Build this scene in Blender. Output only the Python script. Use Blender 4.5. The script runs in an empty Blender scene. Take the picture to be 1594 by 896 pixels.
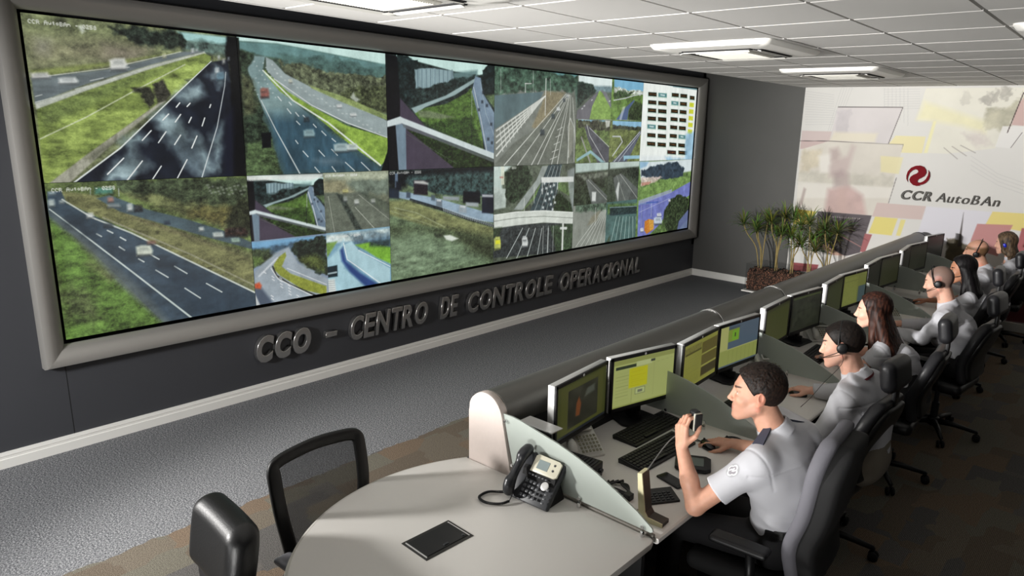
import bpy, bmesh, math, random
import numpy as np
from mathutils import Vector, Matrix
random.seed(7)
PI = math.pi
SC = bpy.context.scene
COL = SC.collection

# ------------------------------------------------------------------ camera
CAM = np.array([5.484, 0.0, 2.318])
YAW, PITCH, ROLL, FPX, CXP, CYP = 0.6984, 0.2360, 0.0289, 1089.34, 863.63, 454.95
def cam_basis():
    F = np.array([-math.sin(YAW)*math.cos(PITCH), math.cos(YAW)*math.cos(PITCH), -math.sin(PITCH)])
    Rt = np.array([math.cos(YAW), math.sin(YAW), 0.0])
    U = np.cross(Rt, F)
    c, s = math.cos(ROLL), math.sin(ROLL)
    return c*Rt+s*U, -s*Rt+c*U, F
CR, CU, CF = cam_basis()
cd = bpy.data.cameras.new('camera'); cam = bpy.data.objects.new('camera', cd); COL.objects.link(cam)
cam.matrix_world = Matrix(((CR[0], CU[0], -CF[0], CAM[0]), (CR[1], CU[1], -CF[1], CAM[1]), (CR[2], CU[2], -CF[2], CAM[2]), (0, 0, 0, 1)))
cd.sensor_fit = 'HORIZONTAL'; cd.sensor_width = 36.0; cd.lens = FPX/1594*36
cd.shift_x = (797-CXP)/1594; cd.shift_y = (CYP-448)/1594
cd.clip_start = 0.05; cd.clip_end = 100
SC.camera = cam

# ------------------------------------------------------------------ light and exposure
SC.view_settings.view_transform = 'Standard'; SC.view_settings.look = 'None'
SC.view_settings.exposure = 0.0; SC.view_settings.gamma = 1.0; SC.view_settings.use_curve_mapping = False
W = bpy.data.worlds.new('world'); SC.world = W; W.use_nodes = True
W.node_tree.nodes['Background'].inputs[0].default_value = (0.75, 0.8, 0.85, 1)
W.node_tree.nodes['Background'].inputs[1].default_value = 0.006
def spot(name, loc, target, power, deg, blend=0.5, size=0.15, col=(1, 1, 1)):
    l = bpy.data.lights.new(name, 'SPOT'); l.energy = power; l.spot_size = math.radians(deg); l.spot_blend = blend
    l.shadow_soft_size = size; l.color = col
    o = bpy.data.objects.new(name, l); COL.objects.link(o); o.location = loc
    o.rotation_euler = (Vector(target)-Vector(loc)).to_track_quat('-Z', 'Y').to_euler(); return o
def area(name, loc, target, power, sx, sy, col=(1, 1, 1)):
    l = bpy.data.lights.new(name, 'AREA'); l.shape = 'RECTANGLE'; l.size = sx; l.size_y = sy; l.energy = power; l.color = col
    o = bpy.data.objects.new(name, l); COL.objects.link(o); o.location = loc
    o.rotation_euler = (Vector(target)-Vector(loc)).to_track_quat('-Z', 'Y').to_euler(); return o
spot('key_flash', (0.5, -1.3, 2.08), (3.6, 3.2, 0.9), 1020, 78, 0.6, 0.22, (1.0, 0.98, 0.95))
spot('far_fill_spot', (0.9, -1.5, 1.95), (4.1, 9.5, 1.6), 2900, 42, 0.7, 0.12, (1.0, 0.98, 0.96))  # added spot, lifts the mural and far people beyond the key's reach
spot('ceiling_fill_spot', (4.8, -2.3, 0.3), (3.9, 3.6, 3.1), 1500, 52, 0.7, 0.5, (1.0, 0.99, 0.97))  # added upward spot, brightens the ceiling tiles; no fitting stands there
spot('wall_side_fill_spot', (2.2, -2.1, 2.3), (0.2, 2.0, 0.8), 950, 68, 0.9, 0.3)  # added fill for the left wall, frame side and nearby carpet
spot('near_ceiling_fill_spot', (2.6, -1.8, 1.0), (2.6, 2.2, 2.95), 420, 70, 0.9, 0.4)  # invented fill aimed at the near left ceiling

# ------------------------------------------------------------------ materials
MATS = {}
def srgb(c):
    return tuple(((x/255)/12.92 if x/255 <= 0.04045 else ((x/255+0.055)/1.055)**2.4) for x in c)
def mat(name, rgb, rough=0.5, metal=0.0, spec=0.5, noise=0.0, nscale=40, bump=0.0, bscale=200, coat=0, trans=0, sheen=0):
    if name in MATS: return MATS[name]
    m = bpy.data.materials.new(name); m.use_nodes = True; nt = m.node_tree; b = nt.nodes['Principled BSDF']
    c = srgb(rgb)
    b.inputs['Base Color'].default_value = (*c, 1); b.inputs['Roughness'].default_value = rough
    b.inputs['Metallic'].default_value = metal; b.inputs['Specular IOR Level'].default_value = spec
    b.inputs['Coat Weight'].default_value = coat; b.inputs['Transmission Weight'].default_value = trans
    b.inputs['Sheen Weight'].default_value = sheen
    tc = nt.nodes.new('ShaderNodeTexCoord')
    if noise:
        n = nt.nodes.new('ShaderNodeTexNoise'); n.inputs['Scale'].default_value = nscale; n.inputs['Detail'].default_value = 4
        nt.links.new(tc.outputs['Object'], n.inputs['Vector'])
        r = nt.nodes.new('ShaderNodeMapRange'); r.inputs[1].default_value = 0.3; r.inputs[2].default_value = 0.7
        r.inputs[3].default_value = 1-noise; r.inputs[4].default_value = 1+noise
        nt.links.new(n.outputs[0], r.inputs[0])
        mx = nt.nodes.new('ShaderNodeVectorMath'); mx.operation = 'SCALE'; mx.inputs[0].default_value = c
        nt.links.new(r.outputs[0], mx.inputs['Scale']); nt.links.new(mx.outputs[0], b.inputs['Base Color'])
    if bump:
        n = nt.nodes.new('ShaderNodeTexNoise'); n.inputs['Scale'].default_value = bscale; n.inputs['Detail'].default_value = 3
        nt.links.new(tc.outputs['Object'], n.inputs['Vector'])
        bp = nt.nodes.new('ShaderNodeBump'); bp.inputs['Strength'].default_value = bump; bp.inputs['Distance'].default_value = 0.002
        nt.links.new(n.outputs[0], bp.inputs['Height']); nt.links.new(bp.outputs[0], b.inputs['Normal'])
    MATS[name] = m; return m
def attr_mat(name, emit=0.0, rough=0.5, spec=0.4, metal=0, sss=0.0, bump=0.0, bscale=300):
    if name in MATS: return MATS[name]
    m = bpy.data.materials.new(name); m.use_nodes = True; nt = m.node_tree; b = nt.nodes['Principled BSDF']
    a = nt.nodes.new('ShaderNodeAttribute'); a.attribute_name = 'tint'
    b.inputs['Roughness'].default_value = rough; b.inputs['Specular IOR Level'].default_value = spec; b.inputs['Metallic'].default_value = metal
    if emit:
        b.inputs['Base Color'].default_value = (0.01, 0.01, 0.01, 1)
        nt.links.new(a.outputs['Color'], b.inputs['Emission Color']); b.inputs['Emission Strength'].default_value = emit
    else:
        nt.links.new(a.outputs['Color'], b.inputs['Base Color'])
    if sss:
        b.inputs['Subsurface Weight'].default_value = sss; b.inputs['Subsurface Radius'].default_value = (0.012, 0.004, 0.002); b.inputs['Subsurface Scale'].default_value = 1.0
    if bump:
        tc = nt.nodes.new('ShaderNodeTexCoord'); n = nt.nodes.new('ShaderNodeTexNoise'); n.inputs['Scale'].default_value = bscale
        nt.links.new(tc.outputs['Object'], n.inputs['Vector'])
        bp = nt.nodes.new('ShaderNodeBump'); bp.inputs['Strength'].default_value = bump; bp.inputs['Distance'].default_value = 0.002
        nt.links.new(n.outputs[0], bp.inputs['Height']); nt.links.new(bp.outputs[0], b.inputs['Normal'])
    MATS[name] = m; return m

M_black = mat('black_plastic', (15, 15, 17), 0.45, bump=0.1)
M_blackm = mat('black_matte', (16, 16, 17), 0.8)
M_dark = mat('dark_grey_plastic', (48, 50, 54), 0.45)
M_silver = mat('silver_plastic', (205, 205, 203), 0.35, 0.3)
M_chrome = mat('chrome', (220, 220, 220), 0.15, 1.0)
M_letter = mat('brushed_metal_letters', (176, 174, 172), 0.24, 0.9)
M_letter2 = mat('dark_metal_letters', (92, 90, 86), 0.55, 0.0, 0.15)
M_alu = mat('tube_metal', (112, 111, 107), 0.42, 0.7)
M_lam = mat('white_laminate', (216, 213, 208), 0.42, noise=0.01, nscale=3)
M_panel = mat('beige_panel_laminate', (196, 184, 177), 0.5, noise=0.02, nscale=60)
M_edge = mat('grey_edge_band', (120, 116, 108), 0.45)
M_white = mat('white_paint', (228, 226, 220), 0.5)
M_wph = mat('white_phone_plastic', (205, 205, 198), 0.4)
M_frame = mat('video_frame_paint', (150, 147, 142), 0.38, 0.3)
M_wallg = mat('charcoal_wall_paint', (58, 59, 63), 0.55, noise=0.03, nscale=1.5)
M_wallg2 = mat('grey_wall_paint', (80, 79, 76), 0.6, noise=0.05, nscale=2)
M_leather = mat('black_leather', (11, 11, 12), 0.42, bump=0.25, bscale=160)
M_leather2 = mat('dark_grey_leather', (34, 34, 37), 0.42, bump=0.25, bscale=160)
M_fab = mat('light_grey_fabric', (112, 111, 118), 0.75, bump=0.4, bscale=500)
M_fabd = mat('dark_back_fabric', (20, 20, 21), 0.8, bump=0.4, bscale=500)
M_glassf = mat('frosted_glass', (186, 194, 187), 0.35, trans=0.3)
M_trous = mat('dark_trousers', (14, 13, 16), 0.85, bump=0.4, bscale=400)
M_trousb = mat('beige_trousers', (128, 120, 108), 0.85, bump=0.4, bscale=400)
M_beige = mat('cream_stand_edge', (205, 198, 160), 0.5)
M_brown = mat('dark_brown_face', (52, 40, 32), 0.5)
M_lcd = mat('grey_lcd', (128, 140, 140), 0.25)
M_key = mat('key_caps', (70, 72, 76), 0.4)
M_cork = mat('red_logo_paint', (120, 20, 30), 0.7, 0, 0.1)

# ------------------------------------------------------------------ mesh helpers
def mesh_obj(name, V, F, m, parent=None, smooth=False, loc=None):
    me = bpy.data.meshes.new(name); me.from_pydata([tuple(v) for v in V], [], [tuple(f) for f in F]); me.update()
    return link(name, me, m, parent, smooth, loc)
def link(name, me, m, parent=None, smooth=False, loc=None):
    if m is not None and not me.materials: me.materials.append(m)
    if smooth: me.polygons.foreach_set('use_smooth', [True]*len(me.polygons))
    o = bpy.data.objects.new(name, me); COL.objects.link(o)
    if parent is not None: o.parent = parent
    if loc is not None: o.location = loc
    return o
def tag(o, label=None, cat=None, group=None, kind=None):
    if label: o['label'] = label
    if cat: o['category'] = cat
    if group: o['group'] = group
    if kind: o['kind'] = kind
    return o
def thing(name, label, cat, loc=(0, 0, 0), rz=0, group=None):
    o = bpy.data.objects.new(name, None); COL.objects.link(o); o.empty_display_size = 0.1
    o.location = loc; o.rotation_euler = (0, 0, rz); return tag(o, label, cat, group)
def dup(root, loc=None, rz=None, label=None):
    def cp(o, par):
        c = o.copy(); COL.objects.link(c)
        if par is not None: c.parent = par
        for ch in o.children: cp(ch, c)
        return c
    r = cp(root, None)
    if loc is not None: r.location = loc
    if rz is not None: r.rotation_euler = (0, 0, rz)
    if label: r['label'] = label
    return r
class B:
    """collects boxes, tubes and plates into one mesh"""
    def __init__(s): s.bm = bmesh.new()
    def box(s, x0, x1, y0, y1, z0, z1, bev=0.0, rot=None, piv=None, seg=2):
        mtx = Matrix.Translation(((x0+x1)/2, (y0+y1)/2, (z0+z1)/2)) @ Matrix.Diagonal((abs(x1-x0), abs(y1-y0), abs(z1-z0), 1))
        if rot is not None:
            p = Vector(piv or ((x0+x1)/2, (y0+y1)/2, (z0+z1)/2)); mtx = Matrix.Translation(p) @ rot.to_4x4() @ Matrix.Translation(-p) @ mtx
        r = bmesh.ops.create_cube(s.bm, size=1, matrix=mtx)
        if bev:
            es = list({e for v in r['verts'] for e in v.link_edges})
            bmesh.ops.bevel(s.bm, geom=es, offset=bev, segments=seg, affect='EDGES', profile=0.5)
        return s
    def tube(s, pts, r, n=10, cap=True, closed=False):
        pts = [Vector(p) for p in pts]; rr = r if isinstance(r, (list, tuple)) else [r]*len(pts)
        rings = []; N = len(pts); up = None
        for i, p in enumerate(pts):
            a = pts[i-1] if (i > 0 or closed) else p; b = pts[(i+1) % N] if (i < N-1 or closed) else p
            t = (b-a).normalized()
            if up is None: up = t.orthogonal().normalized()
            up = (up-t*up.dot(t)); up = up.normalized() if up.length > 1e-6 else t.orthogonal().normalized()
            q = t.cross(up)
            rings.append([s.bm.verts.new(p+(up*math.cos(2*PI*k/n)+q*math.sin(2*PI*k/n))*rr[i]) for k in range(n)])
        for i in range(N if closed else N-1):
            A, C = rings[i], rings[(i+1) % N]
            for k in range(n): s.bm.faces.new((A[k], A[(k+1) % n], C[(k+1) % n], C[k]))
        if cap and not closed:
            s.bm.faces.new(rings[0][::-1]); s.bm.faces.new(rings[-1])
        return s
    def prism(s, poly, axis, a, b, bev=0.0):
        """poly of 2-D points, extruded along axis from a to b"""
        def P(p, h):
            return {'x': (h, p[0], p[1]), 'y': (p[0], h, p[1]), 'z': (p[0], p[1], h)}[axis]
        A = [s.bm.verts.new(P(p, a)) for p in poly]; C = [s.bm.verts.new(P(p, b)) for p in poly]; n = len(poly)
        f1 = s.bm.faces.new(A); f2 = s.bm.faces.new(C[::-1])
        for i in range(n): s.bm.faces.new((A[i], C[i], C[(i+1) % n], A[(i+1) % n]))
        if bev:
            bmesh.ops.bevel(s.bm, geom=list(f1.edges)+list(f2.edges), offset=bev, segments=2, affect='EDGES', profile=0.5)
        return s
    def lathe(s, prof, c=(0, 0, 0), n=20, mtx=None):
        rings = []
        for r, z in prof:
            ring = []
            for k in range(n):
                v = Vector((r*math.cos(2*PI*k/n), r*math.sin(2*PI*k/n), z))
                if mtx: v = mtx @ v
                ring.append(s.bm.verts.new(v+Vector(c)))
            rings.append(ring)
        for A, C in zip(rings, rings[1:]):
            for k in range(n): s.bm.faces.new((A[k], A[(k+1) % n], C[(k+1) % n], C[k]))
        s.bm.faces.new(rings[0][::-1]); s.bm.faces.new(rings[-1]); return s
    def ball(s, c, r, sc=(1, 1, 1), sub=2):
        bmesh.ops.create_icosphere(s.bm, subdivisions=sub, radius=r, matrix=Matrix.Translation(c) @ Matrix.Diagonal((*sc, 1))); return s
    def quad(s, *ps):
        s.bm.faces.new([s.bm.verts.new(p) for p in ps]); return s
    def build(s, name, m, parent=None, smooth=False, auto=None):
        bmesh.ops.recalc_face_normals(s.bm, faces=s.bm.faces)
        me = bpy.data.meshes.new(name); s.bm.to_mesh(me); s.bm.free()
        o = link(name, me, m, parent, smooth or auto is not None)
        if auto is not None:
            me.set_sharp_from_angle(angle=math.radians(auto))
        return o
def txt_mesh(name, body, size, depth, bevel, shear, offset, m, spacing=1.0):
    cu = bpy.data.curves.new('t', 'FONT'); cu.body = body; cu.size = size; cu.extrude = depth/2; cu.bevel_depth = bevel; cu.bevel_resolution = 2
    cu.shear = shear; cu.offset = offset; cu.space_character = spacing; cu.resolution_u = 4
    o = bpy.data.objects.new('t', cu); COL.objects.link(o)
    dg = bpy.context.evaluated_depsgraph_get(); me = bpy.data.meshes.new_from_object(o.evaluated_get(dg)); me.name = name
    bpy.data.objects.remove(o); bpy.data.curves.remove(cu); me.materials.clear(); me.materials.append(m); return me

# ------------------------------------------------------------------ noise, distance fields, surface nets
def _h(i, j, k, seed):
    n = (i.astype(np.uint32)*np.uint32(374761393) + j.astype(np.uint32)*np.uint32(668265263) + k.astype(np.uint32)*np.uint32(2147483647 & 1274126177) + np.uint32(seed*9781 & 0xffffffff))
    n = (n ^ (n >> np.uint32(13)))*np.uint32(1274126177); n = n ^ (n >> np.uint32(16))
    return (n & np.uint32(0xffff)).astype(np.float32)/65535.0
def vnoise(x, y, z=None, seed=0):
    if z is None: z = np.zeros_like(x)
    xi, yi, zi = np.floor(x), np.floor(y), np.floor(z)
    fx, fy, fz = x-xi, y-yi, z-zi
    fx = fx*fx*(3-2*fx); fy = fy*fy*(3-2*fy); fz = fz*fz*(3-2*fz)
    xi, yi, zi = xi.astype(np.int64), yi.astype(np.int64), zi.astype(np.int64)
    r = 0
    for a in (0, 1):
        for b in (0, 1):
            for c in (0, 1):
                w = (fx if a else 1-fx)*(fy if b else 1-fy)*(fz if c else 1-fz)
                r = r + w*_h(xi+a, yi+b, zi+c, seed)
    return r
def fbm(x, y, z=None, seed=0, octv=4):
    r = 0; amp = 0.5; tot = 0
    for o in range(octv):
        s = 2.03**o
        r = r+amp*vnoise(x*s+7.3*o, y*s+3.1*o, None if z is None else z*s, seed+o); tot += amp; amp *= 0.55
    return r/tot
def smin(a, b, k):
    h = np.clip(0.5+0.5*(b-a)/k, 0, 1); return b*(1-h)+a*h-k*h*(1-h)
class SDF:
    """signed distance grid; primitives are blended in smoothly and the zero surface is meshed"""
    def __init__(s, lo, hi, h):
        s.lo = np.array(lo, float); s.h = h; s.n = np.ceil((np.array(hi, float)-s.lo)/h).astype(int)+1
        s.ax = [(s.lo[i]+h*np.arange(s.n[i])).astype(np.float32) for i in range(3)]
        s.D = np.full(tuple(s.n), 0.05, np.float32)
    def _sub(s, lo, hi, pad):
        i0 = np.clip(np.floor((np.array(lo)-pad-s.lo)/s.h).astype(int), 0, s.n); i1 = np.clip(np.ceil((np.array(hi)+pad-s.lo)/s.h).astype(int)+1, 0, s.n)
        sl = tuple(slice(a, b) for a, b in zip(i0, i1))
        if any(b <= a for a, b in zip(i0, i1)): return None, None
        return sl, np.meshgrid(s.ax[0][sl[0]], s.ax[1][sl[1]], s.ax[2][sl[2]], indexing='ij', sparse=True)
    def put(s, lo, hi, fn, k=0.01, op='add'):
        sl, g = s._sub(lo, hi, max(k, 0.0)+0.03)
        if sl is None: return s
        d = fn(*g).astype(np.float32); A = s.D[sl]
        if op == 'add': s.D[sl] = smin(A, d, k) if k > 0 else np.minimum(A, d)
        elif op == 'sub': s.D[sl] = -smin(-A, d, k) if k > 0 else np.maximum(A, -d)
        return s
    def cut(s, p, n, k=0.003):
        """keep what lies behind the plane through p with outward normal n"""
        n = np.array(n, float); n = n/np.linalg.norm(n); g = np.meshgrid(*s.ax, indexing='ij', sparse=True)
        d = ((g[0]-p[0])*n[0]+(g[1]-p[1])*n[1]+(g[2]-p[2])*n[2]).astype(np.float32)
        s.D = -smin(-s.D, -d, k); return s
    def cone(s, a, b, ra, rb, k=0.01, op='add', flat=None):
        a = np.array(a, float); b = np.array(b, float); ab = b-a; L2 = float(ab@ab)+1e-9; R = max(ra, rb)
        def f(x, y, z):
            t = np.clip(((x-a[0])*ab[0]+(y-a[1])*ab[1]+(z-a[2])*ab[2])/L2, 0, 1)
            dx = x-a[0]-t*ab[0]; dy = y-a[1]-t*ab[1]; dz = z-a[2]-t*ab[2]
            if flat is not None:   # (axis vector, factor): squeeze along that axis
                fa, ff = flat; q = dx*fa[0]+dy*fa[1]+dz*fa[2]; e = (1/ff**2-1)*q*q
                return np.sqrt(dx*dx+dy*dy+dz*dz+e)-(ra+(rb-ra)*t)
            return np.sqrt(dx*dx+dy*dy+dz*dz)-(ra+(rb-ra)*t)
        return s.put(np.minimum(a, b)-R, np.maximum(a, b)+R, f, k, op)
    def ell(s, c, r, M=None, k=0.01, op='add'):
        c = np.array(c, float); r = np.array(r, float); M = np.eye(3) if M is None else np.array(M, float); R = r.max()
        def f(x, y, z):
            X, Y, Z = x-c[0], y-c[1], z-c[2]
            q = [(M[i, 0]*X+M[i, 1]*Y+M[i, 2]*Z) for i in range(3)]
            k0 = np.sqrt(sum((q[i]/r[i])**2 for i in range(3))); k1 = np.sqrt(sum((q[i]/r[i]**2)**2 for i in range(3)))+1e-6
            return k0*(k0-1)/k1
        return s.put(c-R, c+R, f, k, op)
    def rbox(s, c, hs, rad, M=None, k=0.01, op='add'):
        c = np.array(c, float); M = np.eye(3) if M is None else np.array(M, float); R = float(np.linalg.norm(hs))
        def f(x, y, z):
            X, Y, Z = x-c[0], y-c[1], z-c[2]
            q = [np.abs(M[i, 0]*X+M[i, 1]*Y+M[i, 2]*Z)-hs[i]+rad for i in range(3)]
            return np.sqrt(sum(np.maximum(v, 0)**2 for v in q))+np.minimum(np.maximum(q[0], np.maximum(q[1], q[2])), 0)-rad
        return s.put(c-R, c+R, f, k, op)
    def warp(s, fn):
        g = np.meshgrid(*s.ax, indexing='ij', sparse=True); band = np.abs(s.D) < 0.03
        I = np.nonzero(band); s.D[I] += fn(s.ax[0][I[0]], s.ax[1][I[1]], s.ax[2][I[2]]).astype(np.float32); return s
    def mesh(s):
        D = s.D; n = s.n; S = D < 0
        c = np.zeros(tuple(n-1), np.int8)
        for dx in (0, 1):
            for dy in (0, 1):
                for dz in (0, 1): c += S[dx:n[0]-1+dx, dy:n[1]-1+dy, dz:n[2]-1+dz]
        act = (c > 0) & (c < 8); I = np.nonzero(act); N = len(I[0])
        idx = np.full(act.shape, -1, np.int32); idx[I] = np.arange(N)
        acc = np.zeros((N, 3)); cnt = np.zeros(N)
        corners = [(a, b, e) for a in (0, 1) for b in (0, 1) for e in (0, 1)]
        val = {q: D[I[0]+q[0], I[1]+q[1], I[2]+q[2]].astype(float) for q in corners}
        for q in corners:
            for axs in range(3):
                if q[axs] == 0:
                    p = list(q); p[axs] = 1; p = tuple(p); v0, v1 = val[q], val[p]; m = (v0 < 0) != (v1 < 0)
                    t = np.where(m, v0/np.where(m, v0-v1, 1), 0)
                    for e in range(3): acc[:, e] += np.where(m, q[e]+(t if e == axs else 0), 0)
                    cnt += m
        V = s.lo+s.h*(np.stack(I, 1)+acc/cnt[:, None])
        Fs = []
        for axs in range(3):
            o = [a for a in range(3) if a != axs]
            sl0 = [slice(1, n[a]-1) for a in range(3)]; sl1 = list(sl0); sl0[axs] = slice(0, n[axs]-1); sl1[axs] = slice(1, n[axs])
            A, C = S[tuple(sl0)], S[tuple(sl1)]; m = np.nonzero(A != C); inside = A[m]
            p = [m[a]+(0 if a == axs else 1) for a in range(3)]
            def cell(d0, d1):
                q = list(p); q[o[0]] = q[o[0]]+d0; q[o[1]] = q[o[1]]+d1; return idx[q[0], q[1], q[2]]
            f = np.stack([cell(-1, -1), cell(0, -1), cell(0, 0), cell(-1, 0)], 1)
            flip = inside if axs != 1 else ~inside
            f[~flip] = f[~flip][:, ::-1]; Fs.append(f)
        F = np.concatenate(Fs); F = F[(F >= 0).all(1)]
        return V, F
def np_obj(name, V, F, m, parent=None, tint=None, smooth=True):
    me = bpy.data.meshes.new(name); me.vertices.add(len(V)); me.vertices.foreach_set('co', np.asarray(V, np.float32).ravel())
    k = F.shape[1]; me.loops.add(F.size); me.loops.foreach_set('vertex_index', F.astype(np.int32).ravel())
    me.polygons.add(len(F)); me.polygons.foreach_set('loop_start', np.arange(0, F.size, k, dtype=np.int32))
    me.update(calc_edges=True)
    if smooth: me.polygons.foreach_set('use_smooth', np.ones(len(F), bool))
    if tint is not None:
        at = me.color_attributes.new('tint', 'FLOAT_COLOR', 'POINT'); c = np.ones((len(V), 4), np.float32)
        c[:, :3] = lin(tint); at.data.foreach_set('color', c.ravel())
    me.validate(); return link(name, me, m, parent)
def lin(c):
    c = np.clip(np.asarray(c, float)/255, 0, 1); return np.where(c <= 0.04045, c/12.92, ((c+0.055)/1.055)**2.4)

# ------------------------------------------------------------------ painting of flat pictures (screens, printed wall)
class Paint:
    """raster of coloured points on a plane; shapes are given in plane coordinates a (across), b (up)"""
    def __init__(s, a0, a1, b0, b1, na, nb, conv=None):
        s.na, s.nb = na, nb; A, Bq = np.meshgrid(np.linspace(a0, a1, na), np.linspace(b0, b1, nb), indexing='ij')
        s.A, s.Bq = A.astype(np.float32), Bq.astype(np.float32); s.C = np.zeros((na, nb, 3), np.float32); s.conv = conv
        s.box = (a0, a1, b0, b1); s.clipbox = None; s.lw = 1.0
    def cv(s, pts): return np.array([s.conv(*p) if s.conv else p for p in pts], float)
    def win(s, lo, hi):
        a0, a1, b0, b1 = s.box
        if s.clipbox is not None:
            lo = np.maximum(lo, s.clipbox[:2]); hi = np.minimum(hi, s.clipbox[2:])
        i0 = int(max(0, math.floor((lo[0]-a0)/(a1-a0)*(s.na-1)))); i1 = int(min(s.na, math.ceil((hi[0]-a0)/(a1-a0)*(s.na-1))+1))
        j0 = int(max(0, math.floor((lo[1]-b0)/(b1-b0)*(s.nb-1)))); j1 = int(min(s.nb, math.ceil((hi[1]-b0)/(b1-b0)*(s.nb-1))+1))
        return (slice(i0, i1), slice(j0, j1)) if i1 > i0 and j1 > j0 else None
    def mix(s, w, col, al, n, sc, dirn):
        A, Bq = s.A[w], s.Bq[w]; col = np.array(col, np.float32)[None, None, :]
        if n:
            f = fbm(A*sc[0]+5, Bq*sc[1]+9, None, 3 if not isinstance(dirn, int) else dirn, 5)
            f = np.clip((f-0.5)*2.4, -1, 1); col = np.clip(col*(1+n*f[..., None]), 0, 255)
        s.C[w] = s.C[w]*(1-al[..., None])+col*al[..., None]
    def fill(s, col, n=0, sc=(6, 6), seed=3):
        w = (slice(0, s.na), slice(0, s.nb)) if s.clipbox is None else s.win(np.array([-99, -99]), np.array([99, 99]))
        s.mix(w, col, np.ones_like(s.A[w]), n, sc, seed)
    def poly(s, col, pts, soft=0.012, a=1.0, n=0, sc=(8, 8), seed=3, rag=0):
        P = s.cv(pts); w = s.win(P.min(0)-soft*2-rag, P.max(0)+soft*2+rag)
        if w is None: return
        x, y = s.A[w], s.Bq[w]
        if rag:
            x = x+rag*(fbm(s.A[w]*14, s.Bq[w]*14, None, 11, 3)-0.5)*2; y = y+rag*(fbm(s.A[w]*14+40, s.Bq[w]*14, None, 12, 3)-0.5)*2
        d = np.full(x.shape, 1e9, np.float32); ins = np.zeros(x.shape, bool); m = len(P)
        for i in range(m):
            (x0, y0), (x1, y1) = P[i], P[(i+1) % m]; ex, ey = x1-x0, y1-y0; L = ex*ex+ey*ey+1e-12
            t = np.clip(((x-x0)*ex+(y-y0)*ey)/L, 0, 1); d = np.minimum(d, (x-x0-t*ex)**2+(y-y0-t*ey)**2)
            if abs(ey) > 1e-12:
                ins ^= ((y0 > y) != (y1 > y)) & (x < ex*(y-y0)/ey+x0)
        d = np.sqrt(d); d = np.where(ins, d, -d); al = np.clip(0.5+d/soft, 0, 1)*a
        s.mix(w, col, al, n, sc, seed)
    def line(s, col, pts, wd=0.012, a=1.0, wd2=None):
        P = s.cv(pts); wd2 = (wd if wd2 is None else wd2)*s.lw; wd = wd*s.lw; m = max(wd, wd2)
        w = s.win(P.min(0)-m*2, P.max(0)+m*2)
        if w is None: return
        x, y = s.A[w], s.Bq[w]; al = np.zeros(x.shape, np.float32); k = len(P)-1
        for i in range(k):
            (x0, y0), (x1, y1) = P[i], P[i+1]; ex, ey = x1-x0, y1-y0; L = ex*ex+ey*ey+1e-12
            t = np.clip(((x-x0)*ex+(y-y0)*ey)/L, 0, 1); d = np.sqrt((x-x0-t*ex)**2+(y-y0-t*ey)**2)
            ww = (wd+(wd2-wd)*(i+t)/k)/2; al = np.maximum(al, np.clip((ww-d)/0.004+0.5, 0, 1))
        s.mix(w, col, al*a, 0, None, 0)
    def dash(s, col, segs, wd=0.012, a=1.0):
        for q in segs: s.line(col, [(q[0], q[1]), (q[2], q[3])], wd, a)
    def mesh(s, name, m, put, parent=None):
        na, nb = s.na, s.nb; V = put(s.A.ravel(), s.Bq.ravel()); i, j = np.meshgrid(np.arange(na-1), np.arange(nb-1), indexing='ij')
        q = (i*nb+j).ravel(); F = np.stack([q, q+nb, q+nb+1, q+1], 1); return np_obj(name, V, F, m, parent, s.C.reshape(-1, 3), False)
G5 = {'C': '0e1110100e', 'R': '1e111e1211', 'A': '0e111f1111', 'u': '0011110f00', 't': '040e040600', 'o': '000e110e00', 'B': '1e111e111e', 'n': '001e111100',
      '-': '00000e0000', '0': '0e1315190e', '2': '1e010e101f', '5': '1f101e011e', '8': '0e110e110e', '3': '1e010e011e', '6': '0e101e110e', '1': '040c04040e', '4': '11111f0101', ' ': '0000000000'}
def caption(P, a, b, s, wd, sl=0.0):
    """small white caption burnt into a camera picture; (a,b) is its lower left corner, wd one letter's width"""
    P.conv, keep = None, P.conv
    for i, ch in enumerate(s):
        rows = [int(G5[ch][k:k+2], 16) for k in range(0, 10, 2)]
        for r, bits in enumerate(rows):
            for c in range(5):
                if bits >> (4-c) & 1:
                    x = a+(i*6+c)*wd/6; z = b+(4-r)*wd/4.2; P.poly((225, 228, 220), [(x, z), (x+wd/5.5, z), (x+wd/5.5, z+wd/4), (x, z+wd/4)], 0.004, 0.8)
    P.conv = keep

def unproj(u, v, axis, val):
    """where the line of sight through photo point (u, v) meets the plane axis = val"""
    d = CR*(u-CXP)/FPX-CU*(v-CYP)/FPX+CF; i = 'xyz'.index(axis); return CAM+d*(val-CAM[i])/d[i]

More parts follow.
